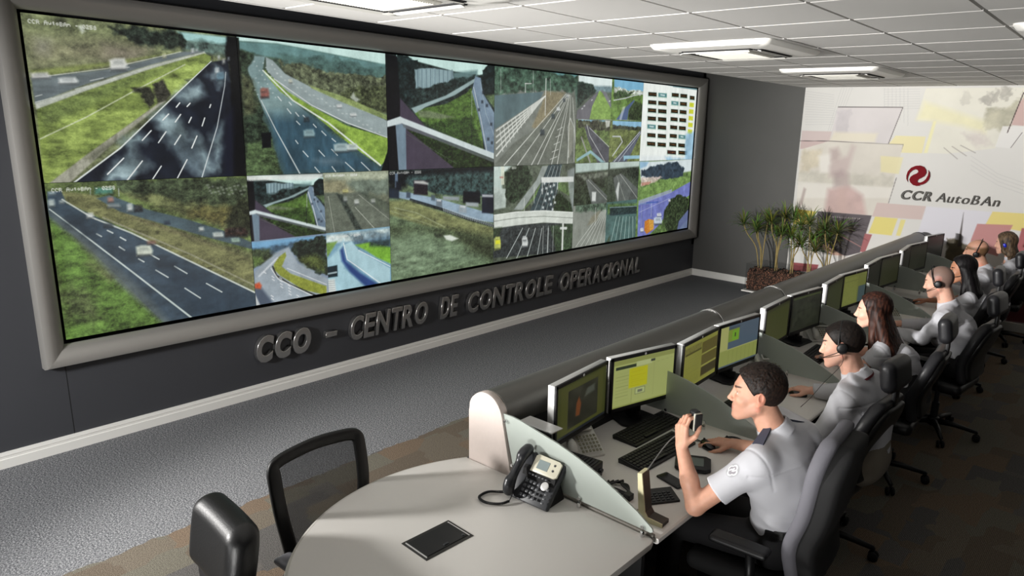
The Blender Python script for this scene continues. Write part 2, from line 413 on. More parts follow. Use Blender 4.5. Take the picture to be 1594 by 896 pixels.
# ------------------------------------------------------------------ room
ZC = 2.909; YF = 9.979; XE = 1.56; XR = 7.6; YB = -2.6
def floor_mat():
    m = bpy.data.materials.new('carpet'); m.use_nodes = True; nt = m.node_tree; b = nt.nodes['Principled BSDF']; N = nt.nodes.new; L = nt.links.new
    b.inputs['Roughness'].default_value = 0.95; b.inputs['Specular IOR Level'].default_value = 0.1
    tc = N('ShaderNodeTexCoord'); sep = N('ShaderNodeSeparateXYZ'); L(tc.outputs['Object'], sep.inputs[0])
    def noise(s, d=2, r=0.6):
        n = N('ShaderNodeTexNoise'); n.inputs['Scale'].default_value = s; n.inputs['Detail'].default_value = d; n.inputs['Roughness'].default_value = r
        L(tc.outputs['Object'], n.inputs['Vector']); return n
    def ramp(src, stops, const=False):
        r = N('ShaderNodeValToRGB'); L(src, r.inputs[0]); cr = r.color_ramp
        if const: cr.interpolation = 'CONSTANT'
        while len(cr.elements) < len(stops): cr.elements.new(0.5)
        for e, (p, c) in zip(cr.elements, stops): e.position = p; e.color = (*srgb(c), 1)
        return r
    def mixc(f, a, bb, mode='MIX'):
        x = N('ShaderNodeMix'); x.data_type = 'RGBA'; x.blend_type = mode
        if isinstance(f, float): x.inputs[0].default_value = f
        else: L(f, x.inputs[0])
        L(a, x.inputs[6]); L(bb, x.inputs[7]); return x.outputs[2]
    grey = ramp(noise(105, 3, 0.85).outputs[0], [(0.36, (54, 55, 58)), (0.5, (106, 107, 110)), (0.65, (176, 176, 176))])
    # patchwork of striped carpet tiles
    mp = N('ShaderNodeMapping'); mp.inputs['Scale'].default_value = (5.5, 3.6, 1); mp.inputs['Location'].default_value = (0.3, 0.1, 0); L(tc.outputs['Object'], mp.inputs[0])
    vo = N('ShaderNodeTexVoronoi'); vo.distance = 'CHEBYCHEV'; vo.inputs['Scale'].default_value = 1.0; vo.inputs['Randomness'].default_value = 0.75; L(mp.outputs[0], vo.inputs['Vector'])
    sv = N('ShaderNodeSeparateColor'); L(vo.outputs['Color'], sv.inputs[0])
    patch = ramp(sv.outputs[0], [(0.0, (138, 128, 114)), (0.22, (126, 122, 117)), (0.4, (144, 126, 108)), (0.55, (118, 115, 112)), (0.7, (136, 131, 118)), (0.85, (130, 118, 104))], True)
    wv = N('ShaderNodeTexWave'); wv.inputs['Scale'].default_value = 38; wv.inputs['Distortion'].default_value = 1.5; L(tc.outputs['Object'], wv.inputs['Vector'])
    st = ramp(wv.outputs[0], [(0.2, (205, 205, 205)), (0.8, (255, 255, 255))])
    fine = ramp(noise(170, 2, 0.8).outputs[0], [(0.38, (165, 165, 165)), (0.62, (255, 255, 255))])
    pc = mixc(1.0, patch.outputs[0], st.outputs[0], 'MULTIPLY'); pc = mixc(1.0, pc, fine.outputs[0], 'MULTIPLY')
    wob = noise(6, 2); ad = N('ShaderNodeMath'); ad.operation = 'MULTIPLY_ADD'; L(wob.outputs[0], ad.inputs[0]); ad.inputs[1].default_value = 0.1; L(sep.outputs[0], ad.inputs[2])
    gt = N('ShaderNodeMath'); gt.operation = 'GREATER_THAN'; L(ad.outputs[0], gt.inputs[0]); gt.inputs[1].default_value = 1.63
    L(mixc(gt.outputs[0], grey.outputs[0], pc), b.inputs['Base Color'])
    bp = N('ShaderNodeBump'); bp.inputs['Strength'].default_value = 0.22; bp.inputs['Distance'].default_value = 0.003; L(noise(220, 2, 0.8).outputs[0], bp.inputs['Height']); L(bp.outputs[0], b.inputs['Normal'])
    return m
def struct(o): o['kind'] = 'structure'; return o
struct(B().box(-0.3, XR, YB, YF+0.3, -0.12, 0).build('floor', floor_mat()))
# ceiling: tiles hanging a little below their grid
M_tile = mat('ceiling_tile', (196, 194, 190), 0.9, bump=0.5, bscale=350)
b = B(); nx = int((XR-XE)/0.625)+1
for i in range(nx):
    for j in range(-3, 20):
        x0 = XE+i*0.6318; y0 = 3.4585+0.625*(j-7)
        x1 = min(x0+0.6318, XR); y1 = min(y0+0.625, YF-0.001); y0 = max(y0, YB)
        if y1-y0 < 0.05 or x1-x0 < 0.05: continue
        g = 0.010
        b.box(x0+g, x1-g, y0+g, y1-g, ZC, ZC+0.02, 0.0)
b.box(XE, XR, YB, YF, ZC+0.018, ZC+0.08)
b.box(XE-0.03, XE, YB, YF, ZC, ZC+0.3)
struct(b.build('ceiling', M_tile))
b = B().box(-0.3, XE-0.03, YB, YF, 3.75, 3.85); struct(b.build('trim_recess_top', M_wallg))
struct(B().box(XE-0.03, XE+0.0, YB, YF, ZC+0.3, 3.75).build('trim_bulkhead', M_wallg))
# left wall: slabs around the video wall
VY0, VY1, VZ0, VZ1 = 1.331, 9.763, 0.763, 2.910
b = B().box(-0.3, 0, YB, YF, 0, VZ0-0.13); b.box(-0.3, 0, YB, 1.235, VZ0-0.13, 3.75); b.box(-0.3, 0, VY0-0.1, YF, 3.04, 3.75)
b.box(-0.3, -0.12, 1.2, YF, 0.5, 3.2); b.box(-0.3, -0.0, 9.9, YF, 0.5, 3.2)
struct(b.build('wall_left', M_wallg))
struct(B().box(-0.004, 0.0015, 1.318, 1.322, 0.1, 0.64).build('trim_panel_joint', M_blackm))
def skirting(name, pts, axis, a, bb): struct(B().prism(pts, axis, a, bb).build(name, M_white))
SK = [(0, 0), (0.022, 0), (0.022, 0.062), (0.016, 0.066), (0.016, 0.082), (0.02, 0.086), (0.016, 0.105), (0, 0.108)]
skirting('baseboard_left', SK, 'y', YB, YF)
struct(B().box(0.016, 1.56, YF-0.02, YF, 0, 0.108, 0.004).build('baseboard_far', M_white))
struct(B().box(1.56, XR, YF-0.02, YF, 0, 0.108, 0.004).build('baseboard_mural', M_white))
struct(B().box(-0.3, XE, YF, YF+0.2, 0, 3.85).build('wall_far', M_wallg2))
struct(B().box(XR, XR+0.2, YB, YF+0.3, 0, 3.85).build('wall_right', M_wallg))
struct(B().box(-0.3, XR, YB-0.2, YB, 0, 3.85).build('wall_back', M_wallg))

# printed wall on the far side
P = Paint(XE, XR, 0.0, 3.0, 900, 460, lambda u, v: unproj(u, v, 'y', 9.96)[[0, 2]])
def Z(s, ox, oy): return lambda pts: [(ox+x/s, oy+y/s) for x, y in pts]
z = Z(4.262, 1220, 130)
P.fill((214, 212, 207), 0.02, (1, 1))
GL = (180, 179, 178)
for k in range(14):   # thin technical line drawing
    P.line(GL, z([(140, 50+k*17), (330, 75+k*15)]), 0.006, 0.5)
for k in range(7): P.line(GL, z([(665+k*26, 30), (665+k*26, 160+20*k)]), 0.006, 0.5)
for k in range(9): P.line(GL, z([(665, 40+k*16), (900, 36+k*16)]), 0.006, 0.45)
for k in range(5): P.line(GL, z([(380+k*18, 30), (270+k*12, 380)]), 0.006, 0.5)
P.poly((202, 184, 180), z([(118, 312), (330, 318), (290, 440), (105, 432)]), 0.01, 0.9)
P.poly((196, 172, 168), z([(112, 376), (270, 382), (258, 436), (105, 432)]), 0.01, 0.7)
P.poly((226, 216, 165), z([(740, 345), (940, 352), (915, 462), (650, 455)]), 0.01, 0.9)
P.poly((208, 202, 201), z([(358, 156), (788, 158), (690, 398), (300, 382), (335, 240)]), 0.01, 0.95, 0.03, (3, 3))
P.poly((190, 184, 186), z([(350, 175), (440, 165), (430, 330), (330, 350)]), 0.03, 0.6, 0.08, (8, 8), rag=0.05)
P.poly((224, 216, 190), z([(330, 320), (620, 330), (600, 392), (300, 382)]), 0.05, 0.7)
P.line((70, 62, 60), z([(358, 155), (788, 157)]), 0.01, 0.8); P.line((90, 80, 80), z([(788, 157), (692, 398)]), 0.01, 0.8)
P.line((60, 50, 50), z([(105, 380), (290, 381), (650, 400), (790, 405)]), 0.009, 0.8); P.line((80, 70, 70), z([(790, 405), (716, 620)]), 0.009, 0.8); P.line((80, 70, 70), z([(745, 625), (690, 800)]), 0.009, 0.8)
# faded park photograph with a standing child and an adult
P.poly((213, 207, 196), z([(112, 436), (290, 384), (790, 405), (690, 795), (590, 880), (75, 860)]), 0.012, 1, 0.05, (2.5, 2.5))
P.poly((200, 188, 160), z([(120, 440), (250, 440), (230, 560), (100, 600)]), 0.06, 0.6, 0.15, (9, 9), rag=0.05)
P.poly((190, 186, 172), z([(95, 590), (300, 590), (720, 610), (715, 690), (430, 680), (90, 660)]), 0.05, 0.6, 0.14, (9, 9), rag=0.05)
P.poly((226, 222, 214), z([(90, 650), (720, 690), (700, 760), (85, 760)]), 0.03, 0.7)
P.poly((230, 226, 218), z([(225, 480), (320, 460), (300, 590), (240, 590)]), 0.05, 0.8)
P.poly((224, 214, 158), z([(640, 480), (790, 490), (760, 600), (640, 585)]), 0.02, 0.7)
P.poly((178, 160, 156), z([(305, 435), (355, 425), (375, 470), (350, 520), (310, 510)]), 0.075, 0.8)
P.poly((190, 172, 168), z([(320, 510), (420, 480), (450, 410), (470, 420), (430, 560), (400, 620), (300, 620), (300, 550)]), 0.075, 0.8)
P.poly((168, 150, 148), z([(325, 590), (380, 570), (430, 600), (430, 690), (330, 690)]), 0.075, 0.7, 0.06)
P.poly((186, 152, 148), z([(290, 700), (430, 680), (520, 740), (545, 878), (265, 868)]), 0.075, 0.75, 0.08, (6, 6))
P.poly((196, 168, 160), z([(355, 690), (410, 690), (420, 870), (350, 870)]), 0.075, 0.6)
P.poly((150, 130, 126), z([(95, 820), (130, 690), (145, 700), (120, 800)]), 0.03, 0.6)
# faded photograph of a road lined with trees, upper right
P.poly((222, 219, 206), z([(940, 30), (1594, 25), (1594, 180), (1400, 430), (1080, 465), (930, 460), (990, 250), (880, 240)]), 0.012, 1, 0.03, (3, 3))
P.poly((228, 222, 172), z([(880, 238), (930, 120), (1340, 250), (1330, 330), (1180, 280), (1000, 250)]), 0.08, 0.6, 0.05)
P.poly((168, 164, 142), z([(1330, 180), (1500, 150), (1594, 70), (1510, 290), (1430, 320), (1330, 290)]), 0.05, 0.8, 0.2, (9, 9), rag=0.06)
for qx, qy in ((1350, 110), (1400, 70), (1480, 50), (1200, 90)):
    P.poly((150, 146, 138), z([(qx-40, qy), (qx, qy-35), (qx+40, qy-5), (qx+20, qy+40), (qx-20, qy+45)]), 0.03, 0.6 if qx > 1300 else 0.25, 0.2, (12, 12), rag=0.07)
P.poly((205, 196, 190), z([(1180, 330), (1300, 320), (1380, 400), (1280, 420)]), 0.08, 0.8, 0.08, (9, 9), rag=0.05)
P.poly((232, 226, 170), z([(990, 250), (1010, 250), (950, 460), (925, 460)]), 0.02, 0.8)
P.poly((196, 166, 160), z([(1594, 90), (1594, 280), (1510, 275), (1560, 130)]), 0.01, 0.95)
P.poly((224, 222, 218), z([(1450, 282), (1594, 285), (1594, 330), (1500, 430), (1400, 420)]), 0.01, 0.9)
P.line((60, 40, 40), z([(1590, 60), (1482, 325)]), 0.011, 0.9); P.line((90, 80, 80), z([(1580, 325), (1505, 425)]), 0.008, 0.8)
for k in range(3): P.line((120, 112, 108), z([(1060+k*55, 425-k*8), (1150+k*60, 500-k*20)]), 0.01, 0.5)
for k in range(4): P.line((188, 186, 184), z([(1240, 480+k*30), (1420, 600+k*25), (1594, 660+k*25)]), 0.006, 0.6)
# lower band: coloured slabs, night road with light trails, skyline
z = Z(2.636, 1080, 120)
P.poly((204, 184, 178), z([(750, 515), (952, 530), (935, 585), (730, 572)]), 0.01, 1)
P.poly((216, 214, 222), z([(952, 530), (1240, 555), (1130, 690), (905, 680)]), 0.02, 0.9)
P.poly((226, 205, 95), z([(412, 540), (500, 552), (470, 605), (408, 602)]), 0.012, 0.95, 0.1, (6, 6))
P.poly((222, 208, 118), z([(742, 572), (835, 580), (810, 650), (715, 640)]), 0.012, 0.95)
P.poly((224, 211, 130), z([(848, 584), (868, 586), (845, 652), (828, 650)]), 0.012, 0.9)
P.poly((86, 78, 82), z([(505, 550), (728, 568), (680, 720), (600, 740), (520, 715), (500, 640)]), 0.012, 1, 0.12, (3, 3))
P.poly((40, 36, 38), z([(500, 640), (560, 600), (640, 690), (600, 740), (520, 715)]), 0.1, 0.7)
for k in range(6): P.line((236, 190, 165), z([(528, 686+k*4), (622, 740+k*3)]), 0.012, 0.6, 0.02)
P.line((200, 140, 130), z([(600, 650), (690, 700)]), 0.012, 0.6)
for k in range(14): P.line((190, 180, 176), z([(560+k*9, 572+k*.6), (562+k*9, 574+k*.6)]), 0.012, 0.7)
P.poly((160, 90, 92), z([(700, 642), (730, 646), (700, 720), (680, 716)]), 0.01, 0.95)
P.poly((218, 216, 212), z([(400, 720), (660, 735), (640, 790), (395, 775)]), 0.01, 0.8)
P.poly((140, 62, 66), z([(400, 760), (510, 770), (500, 800), (395, 795)]), 0.012, 0.95)
P.poly((226, 208, 122), z([(1225, 552), (1360, 560), (1360, 635), (1195, 606)]), 0.012, 0.95)
P.poly((190, 130, 128), z([(1162, 602), (1308, 607), (1245, 735), (1130, 700), (1135, 670)]), 0.012, 0.95)
P.poly((168, 88, 92), z([(1345, 620), (1400, 620), (1400, 740), (1315, 730)]), 0.012, 0.95)
P.poly((74, 66, 48), z([(1035, 665), (1060, 660), (1125, 690), (1140, 780), (1035, 770)]), 0.03, 0.95, 0.2, (9, 9), rag=0.03)
P.poly((60, 52, 48), z([(1106, 555), (1098, 640), (1095, 695), (1080, 695), (1090, 640)]), 0.012, 0.9)
P.poly((200, 196, 190), z([(1130, 780), (1594, 850), (1594, 1100), (1100, 1100)]), 0.05, 0.5)
P.poly((202, 170, 80), z([(1300, 830), (1500, 860), (1500, 960), (1300, 940)]), 0.02, 0.9)
P.poly((120, 52, 56), z([(1300, 900), (1594, 960), (1594, 1040), (1280, 1000)]), 0.02, 0.9)
mural = P.mesh('wall_mural', attr_mat('printed_wallpaper', 0, 0.55, 0.3), lambda a, bb: np.stack([a, np.full_like(a, YF-0.001), bb], 1))
struct(mural)
struct(B().box(XE, XR, YF, YF+0.2, 0, 3.85).build('wall_end', M_white))
# raised company sign on the printed wall
sg = thing('company_sign', 'raised metal wall letters CCR AutoBAn below a red swirl emblem on the printed wall', 'sign', (2.975, YF-0.01, 1.46))
for body, x, w, off in (('C', 0, 0.125, 0.012), ('C', 0.135, 0.125, 0.012), ('R', 0.265, 0.12, 0.012)):
    me = txt_mesh('letter', body, 0.165, 0.03, 0.0, 0.25, 0.004, M_letter2); o = link('letter', me, M_letter, sg)
    o.rotation_euler = (PI/2, 0, 0); o.location = (x, -0.012, 0.035-0.0)
xs = 0.425
for ch, w in (('A', 0.115), ('u', 0.095), ('t', 0.07), ('o', 0.1), ('B', 0.115), ('A', 0.12), ('n', 0.1)):
    me = txt_mesh('letter', ch, 0.165, 0.022, 0.0, 0.25, 0.0, M_letter2); o = link('letter', me, M_letter, sg)
    o.rotation_euler = (PI/2, 0, 0); o.location = (xs, -0.012, 0.035); xs += w
def arc(cx, cz, r, a0, a1, n=24): return [(cx+r*math.cos(math.radians(a0+(a1-a0)*i/n)), cz+r*math.sin(math.radians(a0+(a1-a0)*i/n))) for i in range(n+1)]
# swirl: body made of a disc pair, with two crescent arms round it
bq = B()
EMB = [(268,325),(245,290),(238,240),(248,190),(280,142),(330,115),(380,108),(430,125),(458,162),(463,200),(448,236),(410,264),(382,284),(372,302),(380,318),(405,322),(440,305),(470,270),(487,225),(489,190),(480,158),(502,190),(511,235),(500,285),(470,325),(432,346),(398,351),(422,357),(375,366),(330,355),(295,325),(279,290),(288,255),(315,230),(355,209),(372,188),(362,166),(335,158),(300,175),(272,210),(258,255),(257,290)]
bq.prism([(0.18+(x-372)*0.001015, 0.345-(y-235)*0.001015) for x, y in EMB], 'y', 0, -0.012)
o = bq.build('emblem', M_cork, sg); tag(o, 'dark red swirl emblem'); o.location = (0, -0.002, 0)

# raised metal title under the video wall
sg = thing('wall_title_sign', 'raised italic metal letters CCO - CENTRO DE CONTROLE OPERACIONAL on the dark wall under the screens', 'sign', (0, 2.62, 0.3))
TITLE = [('CCO', 2.625, 3.145, 0.30, 1.28, 0.012), ('-', 3.27, 3.40, 0.30, 1.28, 0.012), ('CENTRO', 3.53, 4.46, 0.30, 1.15, 0.004), ('DE', 4.62, 4.86, 0.30, 1.15, 0.004),
         ('CONTROLE', 5.0, 6.42, 0.285, 1.15, 0.004), ('OPERACIONAL', 6.56, 8.36, 0.275, 1.15, 0.004)]
GW = {'C': .66, 'O': .78, 'E': .58, 'N': .74, 'T': .62, 'R': .68, 'D': .74, 'L': .55, 'P': .62, 'A': .7, 'I': .3, '-': .5}
for word, y0, y1, z0, hsc, off in TITLE:
    tot = sum(GW[c] for c in word); y = y0
    for c in word:
        w = (y1-y0)*GW[c]/tot
        me = txt_mesh('letter', c, 0.30, 0.04, 0.007, 0.0, off, M_letter)
        co = np.empty(len(me.vertices)*3, np.float32); me.vertices.foreach_get('co', co); co = co.reshape(-1, 3)
        lo, hi = co.min(0), co.max(0); co[:, 0] = (co[:, 0]-lo[0])/(hi[0]-lo[0])*(w*0.90)
        Hh = 0.235 if c != '-' else 0.05
        co[:, 1] = (co[:, 1]-lo[1])/(hi[1]-lo[1])*Hh+(0.09 if c == '-' else 0); co[:, 0] += co[:, 1]*0.16
        me.vertices.foreach_set('co', co.ravel()); me.update()
        o = link('letter' if c != '-' else 'dash', me, M_letter, sg); o.matrix_local = Matrix(((0, 0, 1, 0.03), (1, 0, 0, y-2.62), (0, 1, 0, z0-0.3), (0, 0, 0, 1)))
        y += w

# ------------------------------------------------------------------ video wall
fr = thing('video_wall_frame', 'wide silver grey mitred frame around the wall of camera screens', 'frame', (0, 1.23, 0.63))
FW = 0.14; T0, T1, U0, U1 = VY0, VY1, VZ0, VZ1
prof = [(0.0, 0.0), (0.004, 0.02), (0.03, 0.052), (0.08, 0.085), (0.115, 0.095), (0.13, 0.09), (FW, 0.06), (FW, -0.0)]   # (outwards, depth)
def side(pa, pb, oa, ob, nm):
    b = B(); r0 = [b.bm.verts.new((d, pa[0]+oa[0]*w, pa[1]+oa[1]*w)) for w, d in prof]; r1 = [b.bm.verts.new((d, pb[0]+ob[0]*w, pb[1]+ob[1]*w)) for w, d in prof]
    n = len(prof)
    for i in range(n): b.bm.faces.new((r0[i], r0[(i+1) % n], r1[(i+1) % n], r1[i]))
    b.bm.faces.new(r0[::-1]); b.bm.faces.new(r1); o = b.build(nm, M_frame, fr, auto=35); o.location = (0, -1.23, -0.63); return o
side((T0, U0), (T1, U0), (-1, -1), (1, -1), 'bottom_rail'); side((T0, U1), (T1, U1), (-1, -0.0+1), (1, 1), 'top_rail')
side((T0, U0), (T0, U1), (-1, -1), (-1, 1), 'side_rail'); side((T1, U0), (T1, U1), (1, -1), (1, 1), 'side_rail')
ys = [1.350, 2.70, 4.065, 5.455, 6.860, 8.290, 9.745]; zs = [0.785, 1.850, 2.895]
M_scr = attr_mat('lit_screen', 0.92, 0.25, 0.5)
wallcv = lambda u, v: unproj(u, v, 'x', -0.012)[[1, 2]]
def finish(P):
    """camera picture grain: leafy detail in the greens, a little contrast"""
    C = P.C; r, g, b = C[..., 0], C[..., 1], C[..., 2]; L = 0.3*r+0.59*g+0.11*b; veg = np.clip((g-b)/30, 0, 1)*np.clip((235-L)/60, 0, 1); dk = np.clip((95-L)/50, 0, 1)*np.clip((g-b+12)/14, 0, 1)
    n1 = fbm(P.A*42, P.Bq*52, None, 21, 4)-0.5; n2 = vnoise(P.A*150, P.Bq*150, None, 22)-0.5; n3 = fbm(P.A*16, P.Bq*5, None, 23, 3)-0.5
    amp = np.maximum(veg*(0.18+0.5*np.clip((120-L)/50, 0, 1)), dk*1.0); f = 1+amp*(n1*1.5+n2*0.5)+n3*0.16+n2*0.05
    C = C*f[..., None]; L = (0.3*C[..., 0]+0.59*C[..., 1]+0.11*C[..., 2])[..., None]; C = L+(C-L)*0.78; C = C/255; C = C+(C-0.42)*0.16*(1-np.abs(2*C-1)); P.C = np.clip(C, 0, 1)*255
def panel(ci, ri, label, paint, res=250):
    y0, y1, z0, z1 = ys[ci]+0.0015, ys[ci+1]-0.0015, zs[ri]+0.0015, zs[ri+1]-0.0015
    f = [1.25, 1.05, 0.85, 0.75, 0.65, 0.6][ci]
    Pn = Paint(y0, y1, z0, z1, int(res*f*1.35), int(res*f), wallcv); Pn.lw = 0.66; paint(Pn); finish(Pn)
    r = thing('video_wall_display', label, 'screen', (-0.012, (y0+y1)/2, z0), 0, 'camera screens of the video wall')
    o = Pn.mesh('screen', M_scr, lambda a, bb: np.stack([np.full_like(a, 0), a-(y0+y1)/2, bb-z0], 1), r)
    B().box(-0.1, -0.002, y0-(y0+y1)/2, (y1-y0)/2, 0, z1-z0).build('housing', M_blackm, r)
    return r
struct(B().box(-0.115, -0.112, VY0, VY1, VZ0, VZ1).build('trim_screen_back', M_blackm))
GR = (122, 142, 66); ASP = (112, 122, 122); TR = (46, 58, 42); SK1 = (190, 226, 218)
Z1 = Z(2.9875, 0, 0); Z2 = Z(3.445, 360, 40); Z3 = Z(2.8, 760, 80); Z4 = Z(2.985, 60, 270); Z5 = Z(3.585, 380, 250); Z6 = Z(5.97, 880, 110)
def cars(P, z, lst, a=0.9):
    for x, y, w, h, c in lst:
        P.poly(c, z([(x-w*.5, y-h*.35), (x-w*.2, y-h*.5), (x+w*.35, y-h*.5), (x+w*.5, y), (x+w*.45, y+h*.4), (x-w*.45, y+h*.5)]), 0.02, a)
        P.poly((30, 35, 40), z([(x-w*.5, y+h*.32), (x+w*.45, y+h*.3), (x+w*.5, y+h*.52), (x-w*.45, y+h*.6)]), 0.018, a*0.6)
        P.poly((60, 70, 75), z([(x-w*.28, y-h*.32), (x+w*.22, y-h*.34), (x+w*.3, y-h*.02), (x-w*.3, y)]), 0.02, a*0.3)
def top1(P):
    z = Z1; P.fill((104, 112, 76), 0.5, (9, 13))
    P.poly((128, 124, 96), z([(130, 170), (480, 190), (700, 225), (600, 285), (150, 310)]), 0.12, 0.65, 0.45, (12, 22))
    P.poly((150, 150, 140), z([(170, 180), (230, 190), (220, 250), (175, 245)]), 0.08, 0.5); P.poly((140, 128, 116), z([(480, 205), (700, 225), (640, 290), (480, 270)]), 0.08, 0.5, 0.3, (30, 30))
    P.poly((205, 215, 195), z([(362, 122), (378, 115), (395, 145), (382, 155)]), 0.02, 0.9)
    P.poly((148, 200, 196), z([(820, 145), (1120, 180), (1120, 225), (990, 215), (860, 190)]), 0.02)
    P.poly((82, 104, 96), z([(860, 185), (1070, 205), (1060, 265), (940, 245), (850, 238)]), 0.03, 1, 0.5, (30, 30), rag=0.02)
    P.poly((36, 46, 38), z([(500, 105), (830, 150), (885, 190), (860, 238), (740, 228), (640, 200), (560, 150)]), 0.03, 0.97, 0.6, (24, 30), rag=0.05)
    P.poly((118, 130, 66), z([(145, 325), (500, 290), (760, 252), (850, 240), (500, 305), (150, 365)]), 0.02, 0.9, 0.2, (9, 30))
    P.poly((104, 116, 118), z([(145, 362), (500, 322), (850, 240), (955, 238), (700, 302), (400, 392), (163, 482)]), 0.012, 1, 0.15, (6, 30))
    P.poly((84, 92, 98), z([(145, 420), (420, 360), (700, 290), (400, 385), (160, 470)]), 0.05, 0.4)
    P.line((208, 212, 205), z([(150, 362), (500, 318), (840, 241)]), 0.009, 0.6)
    P.dash((190, 196, 192), [q for q in [tuple(sum(z([(a, b), (c, d)]), ())) for a, b, c, d in ((165, 448, 195, 440), (165, 475, 240, 455), (270, 385, 310, 376), (350, 415, 410, 400), (420, 375, 480, 362), (560, 320, 600, 312))]], 0.01, 0.7)
    P.poly((186, 192, 180), z([(163, 480), (400, 400), (700, 303), (950, 240), (958, 250), (700, 322), (400, 424), (170, 510)]), 0.012, 0.95, 0.08, (30, 30))
    P.poly((126, 146, 66), z([(170, 510), (400, 424), (700, 322), (950, 248), (982, 262), (975, 302), (870, 400), (740, 480), (400, 722), (215, 865), (200, 830)]), 0.012, 1, 0.4, (9, 26))
    P.poly((92, 108, 58), z([(172, 515), (400, 430), (700, 330), (860, 280), (640, 380), (400, 500), (185, 600)]), 0.05, 0.6, 0.35, (14, 26))
    P.line((190, 200, 160), z([(188, 645), (400, 545), (620, 425), (860, 300)]), 0.013, 0.75)
    P.poly((46, 46, 40), z([(612, 412), (690, 398), (722, 440), (722, 475), (690, 502), (668, 480), (655, 440), (620, 430)]), 0.02, 0.9, rag=0.02)
    P.poly((48, 46, 42), z([(705, 385), (760, 370), (782, 415), (800, 445), (740, 492), (720, 440)]), 0.02, 0.92, rag=0.02)
    P.poly((46, 46, 42), z([(860, 372), (890, 366), (880, 385)]), 0.02, 0.8)
    P.poly((150, 150, 132), z([(205, 870), (400, 722), (740, 478), (770, 470), (500, 690), (300, 872)]), 0.012, 1, 0.2, (30, 10))
    P.poly((60, 64, 44), z([(400, 735), (560, 640), (740, 510), (640, 600), (420, 742)]), 0.05, 0.6)
    P.poly((27, 33, 46), z([(310, 872), (560, 692), (870, 392), (975, 290), (1060, 275), (1140, 830), (1140, 872)]), 0.012, 1, 0.35, (10, 10))
    for q in ([(700, 535), (760, 500), (930, 640), (1010, 790), (930, 838), (820, 720)], [(860, 410), (935, 385), (960, 445), (880, 470), (810, 460)], [(530, 760), (640, 700), (700, 760), (600, 850), (480, 850)], [(980, 660), (1040, 560), (1020, 780)], [(560, 660), (640, 610), (690, 640), (600, 720)], [(1000, 300), (1050, 330), (1020, 400), (970, 340)]):
        P.poly((136, 160, 164), z(q), 0.08, 0.85, 0.5, (8, 8), rag=0.04)
    for q in ([(740, 640), (900, 640), (960, 800), (800, 820)], [(850, 560), (1000, 520), (1000, 620), (900, 610)]):
        P.poly((30, 38, 52), z(q), 0.10, 0.45, 0.2, rag=0.06)
    P.line((224, 232, 228), z([(318, 868), (560, 688), (830, 428), (982, 285)]), 0.016, 0.9, 0.008)
    P.line((214, 224, 224), z([(935, 838), (1010, 590), (1045, 400), (1050, 335)]), 0.012, 0.85, 0.006)
    P.dash((228, 234, 230), [tuple(sum(z([(a, b), (c, d)]), ())) for a, b, c, d in ((500, 810, 575, 735), (590, 840, 662, 748), (700, 848, 750, 772), (820, 838, 870, 742), (662, 652, 703, 607), (737, 663, 772, 612), (812, 672, 840, 628), (892, 688, 916, 632), (757, 558, 784, 530), (815, 567, 840, 532), (878, 570, 890, 545), (940, 585, 952, 548), (870, 495, 884, 480), (820, 498, 836, 478), (975, 500, 980, 486))], 0.012)
    P.poly((10, 12, 16), z([(1055, 165), (1125, 175), (1150, 872), (1085, 872), (1078, 560), (1068, 300), (1045, 240)]), 0.02, 1, rag=0.01)
    P.poly((24, 28, 48), z([(1050, 560), (1085, 500), (1085, 872), (1040, 872)]), 0.05, 0.9)
    cars(P, z, [(550, 300, 82, 58, (212, 214, 208)), (188, 352, 92, 30, (200, 200, 196)), (318, 376, 92, 32, (206, 212, 208)), (764, 261, 14, 20, (214, 214, 170)), (1010, 330, 18, 30, (205, 215, 215)), (1025, 356, 34, 40, (96, 132, 150)), (896, 238, 12, 24, (220, 225, 225)), (1040, 285, 12, 24, (190, 190, 180)), (990, 360, 20, 30, (110, 130, 140)), (915, 236, 8, 14, (200, 205, 205)), (1018, 268, 8, 16, (220, 225, 225)), (1063, 273, 8, 16, (150, 160, 165))])
    caption(P, 1.385, 2.835, 'CCR AutoBAn - 0258', 0.021)
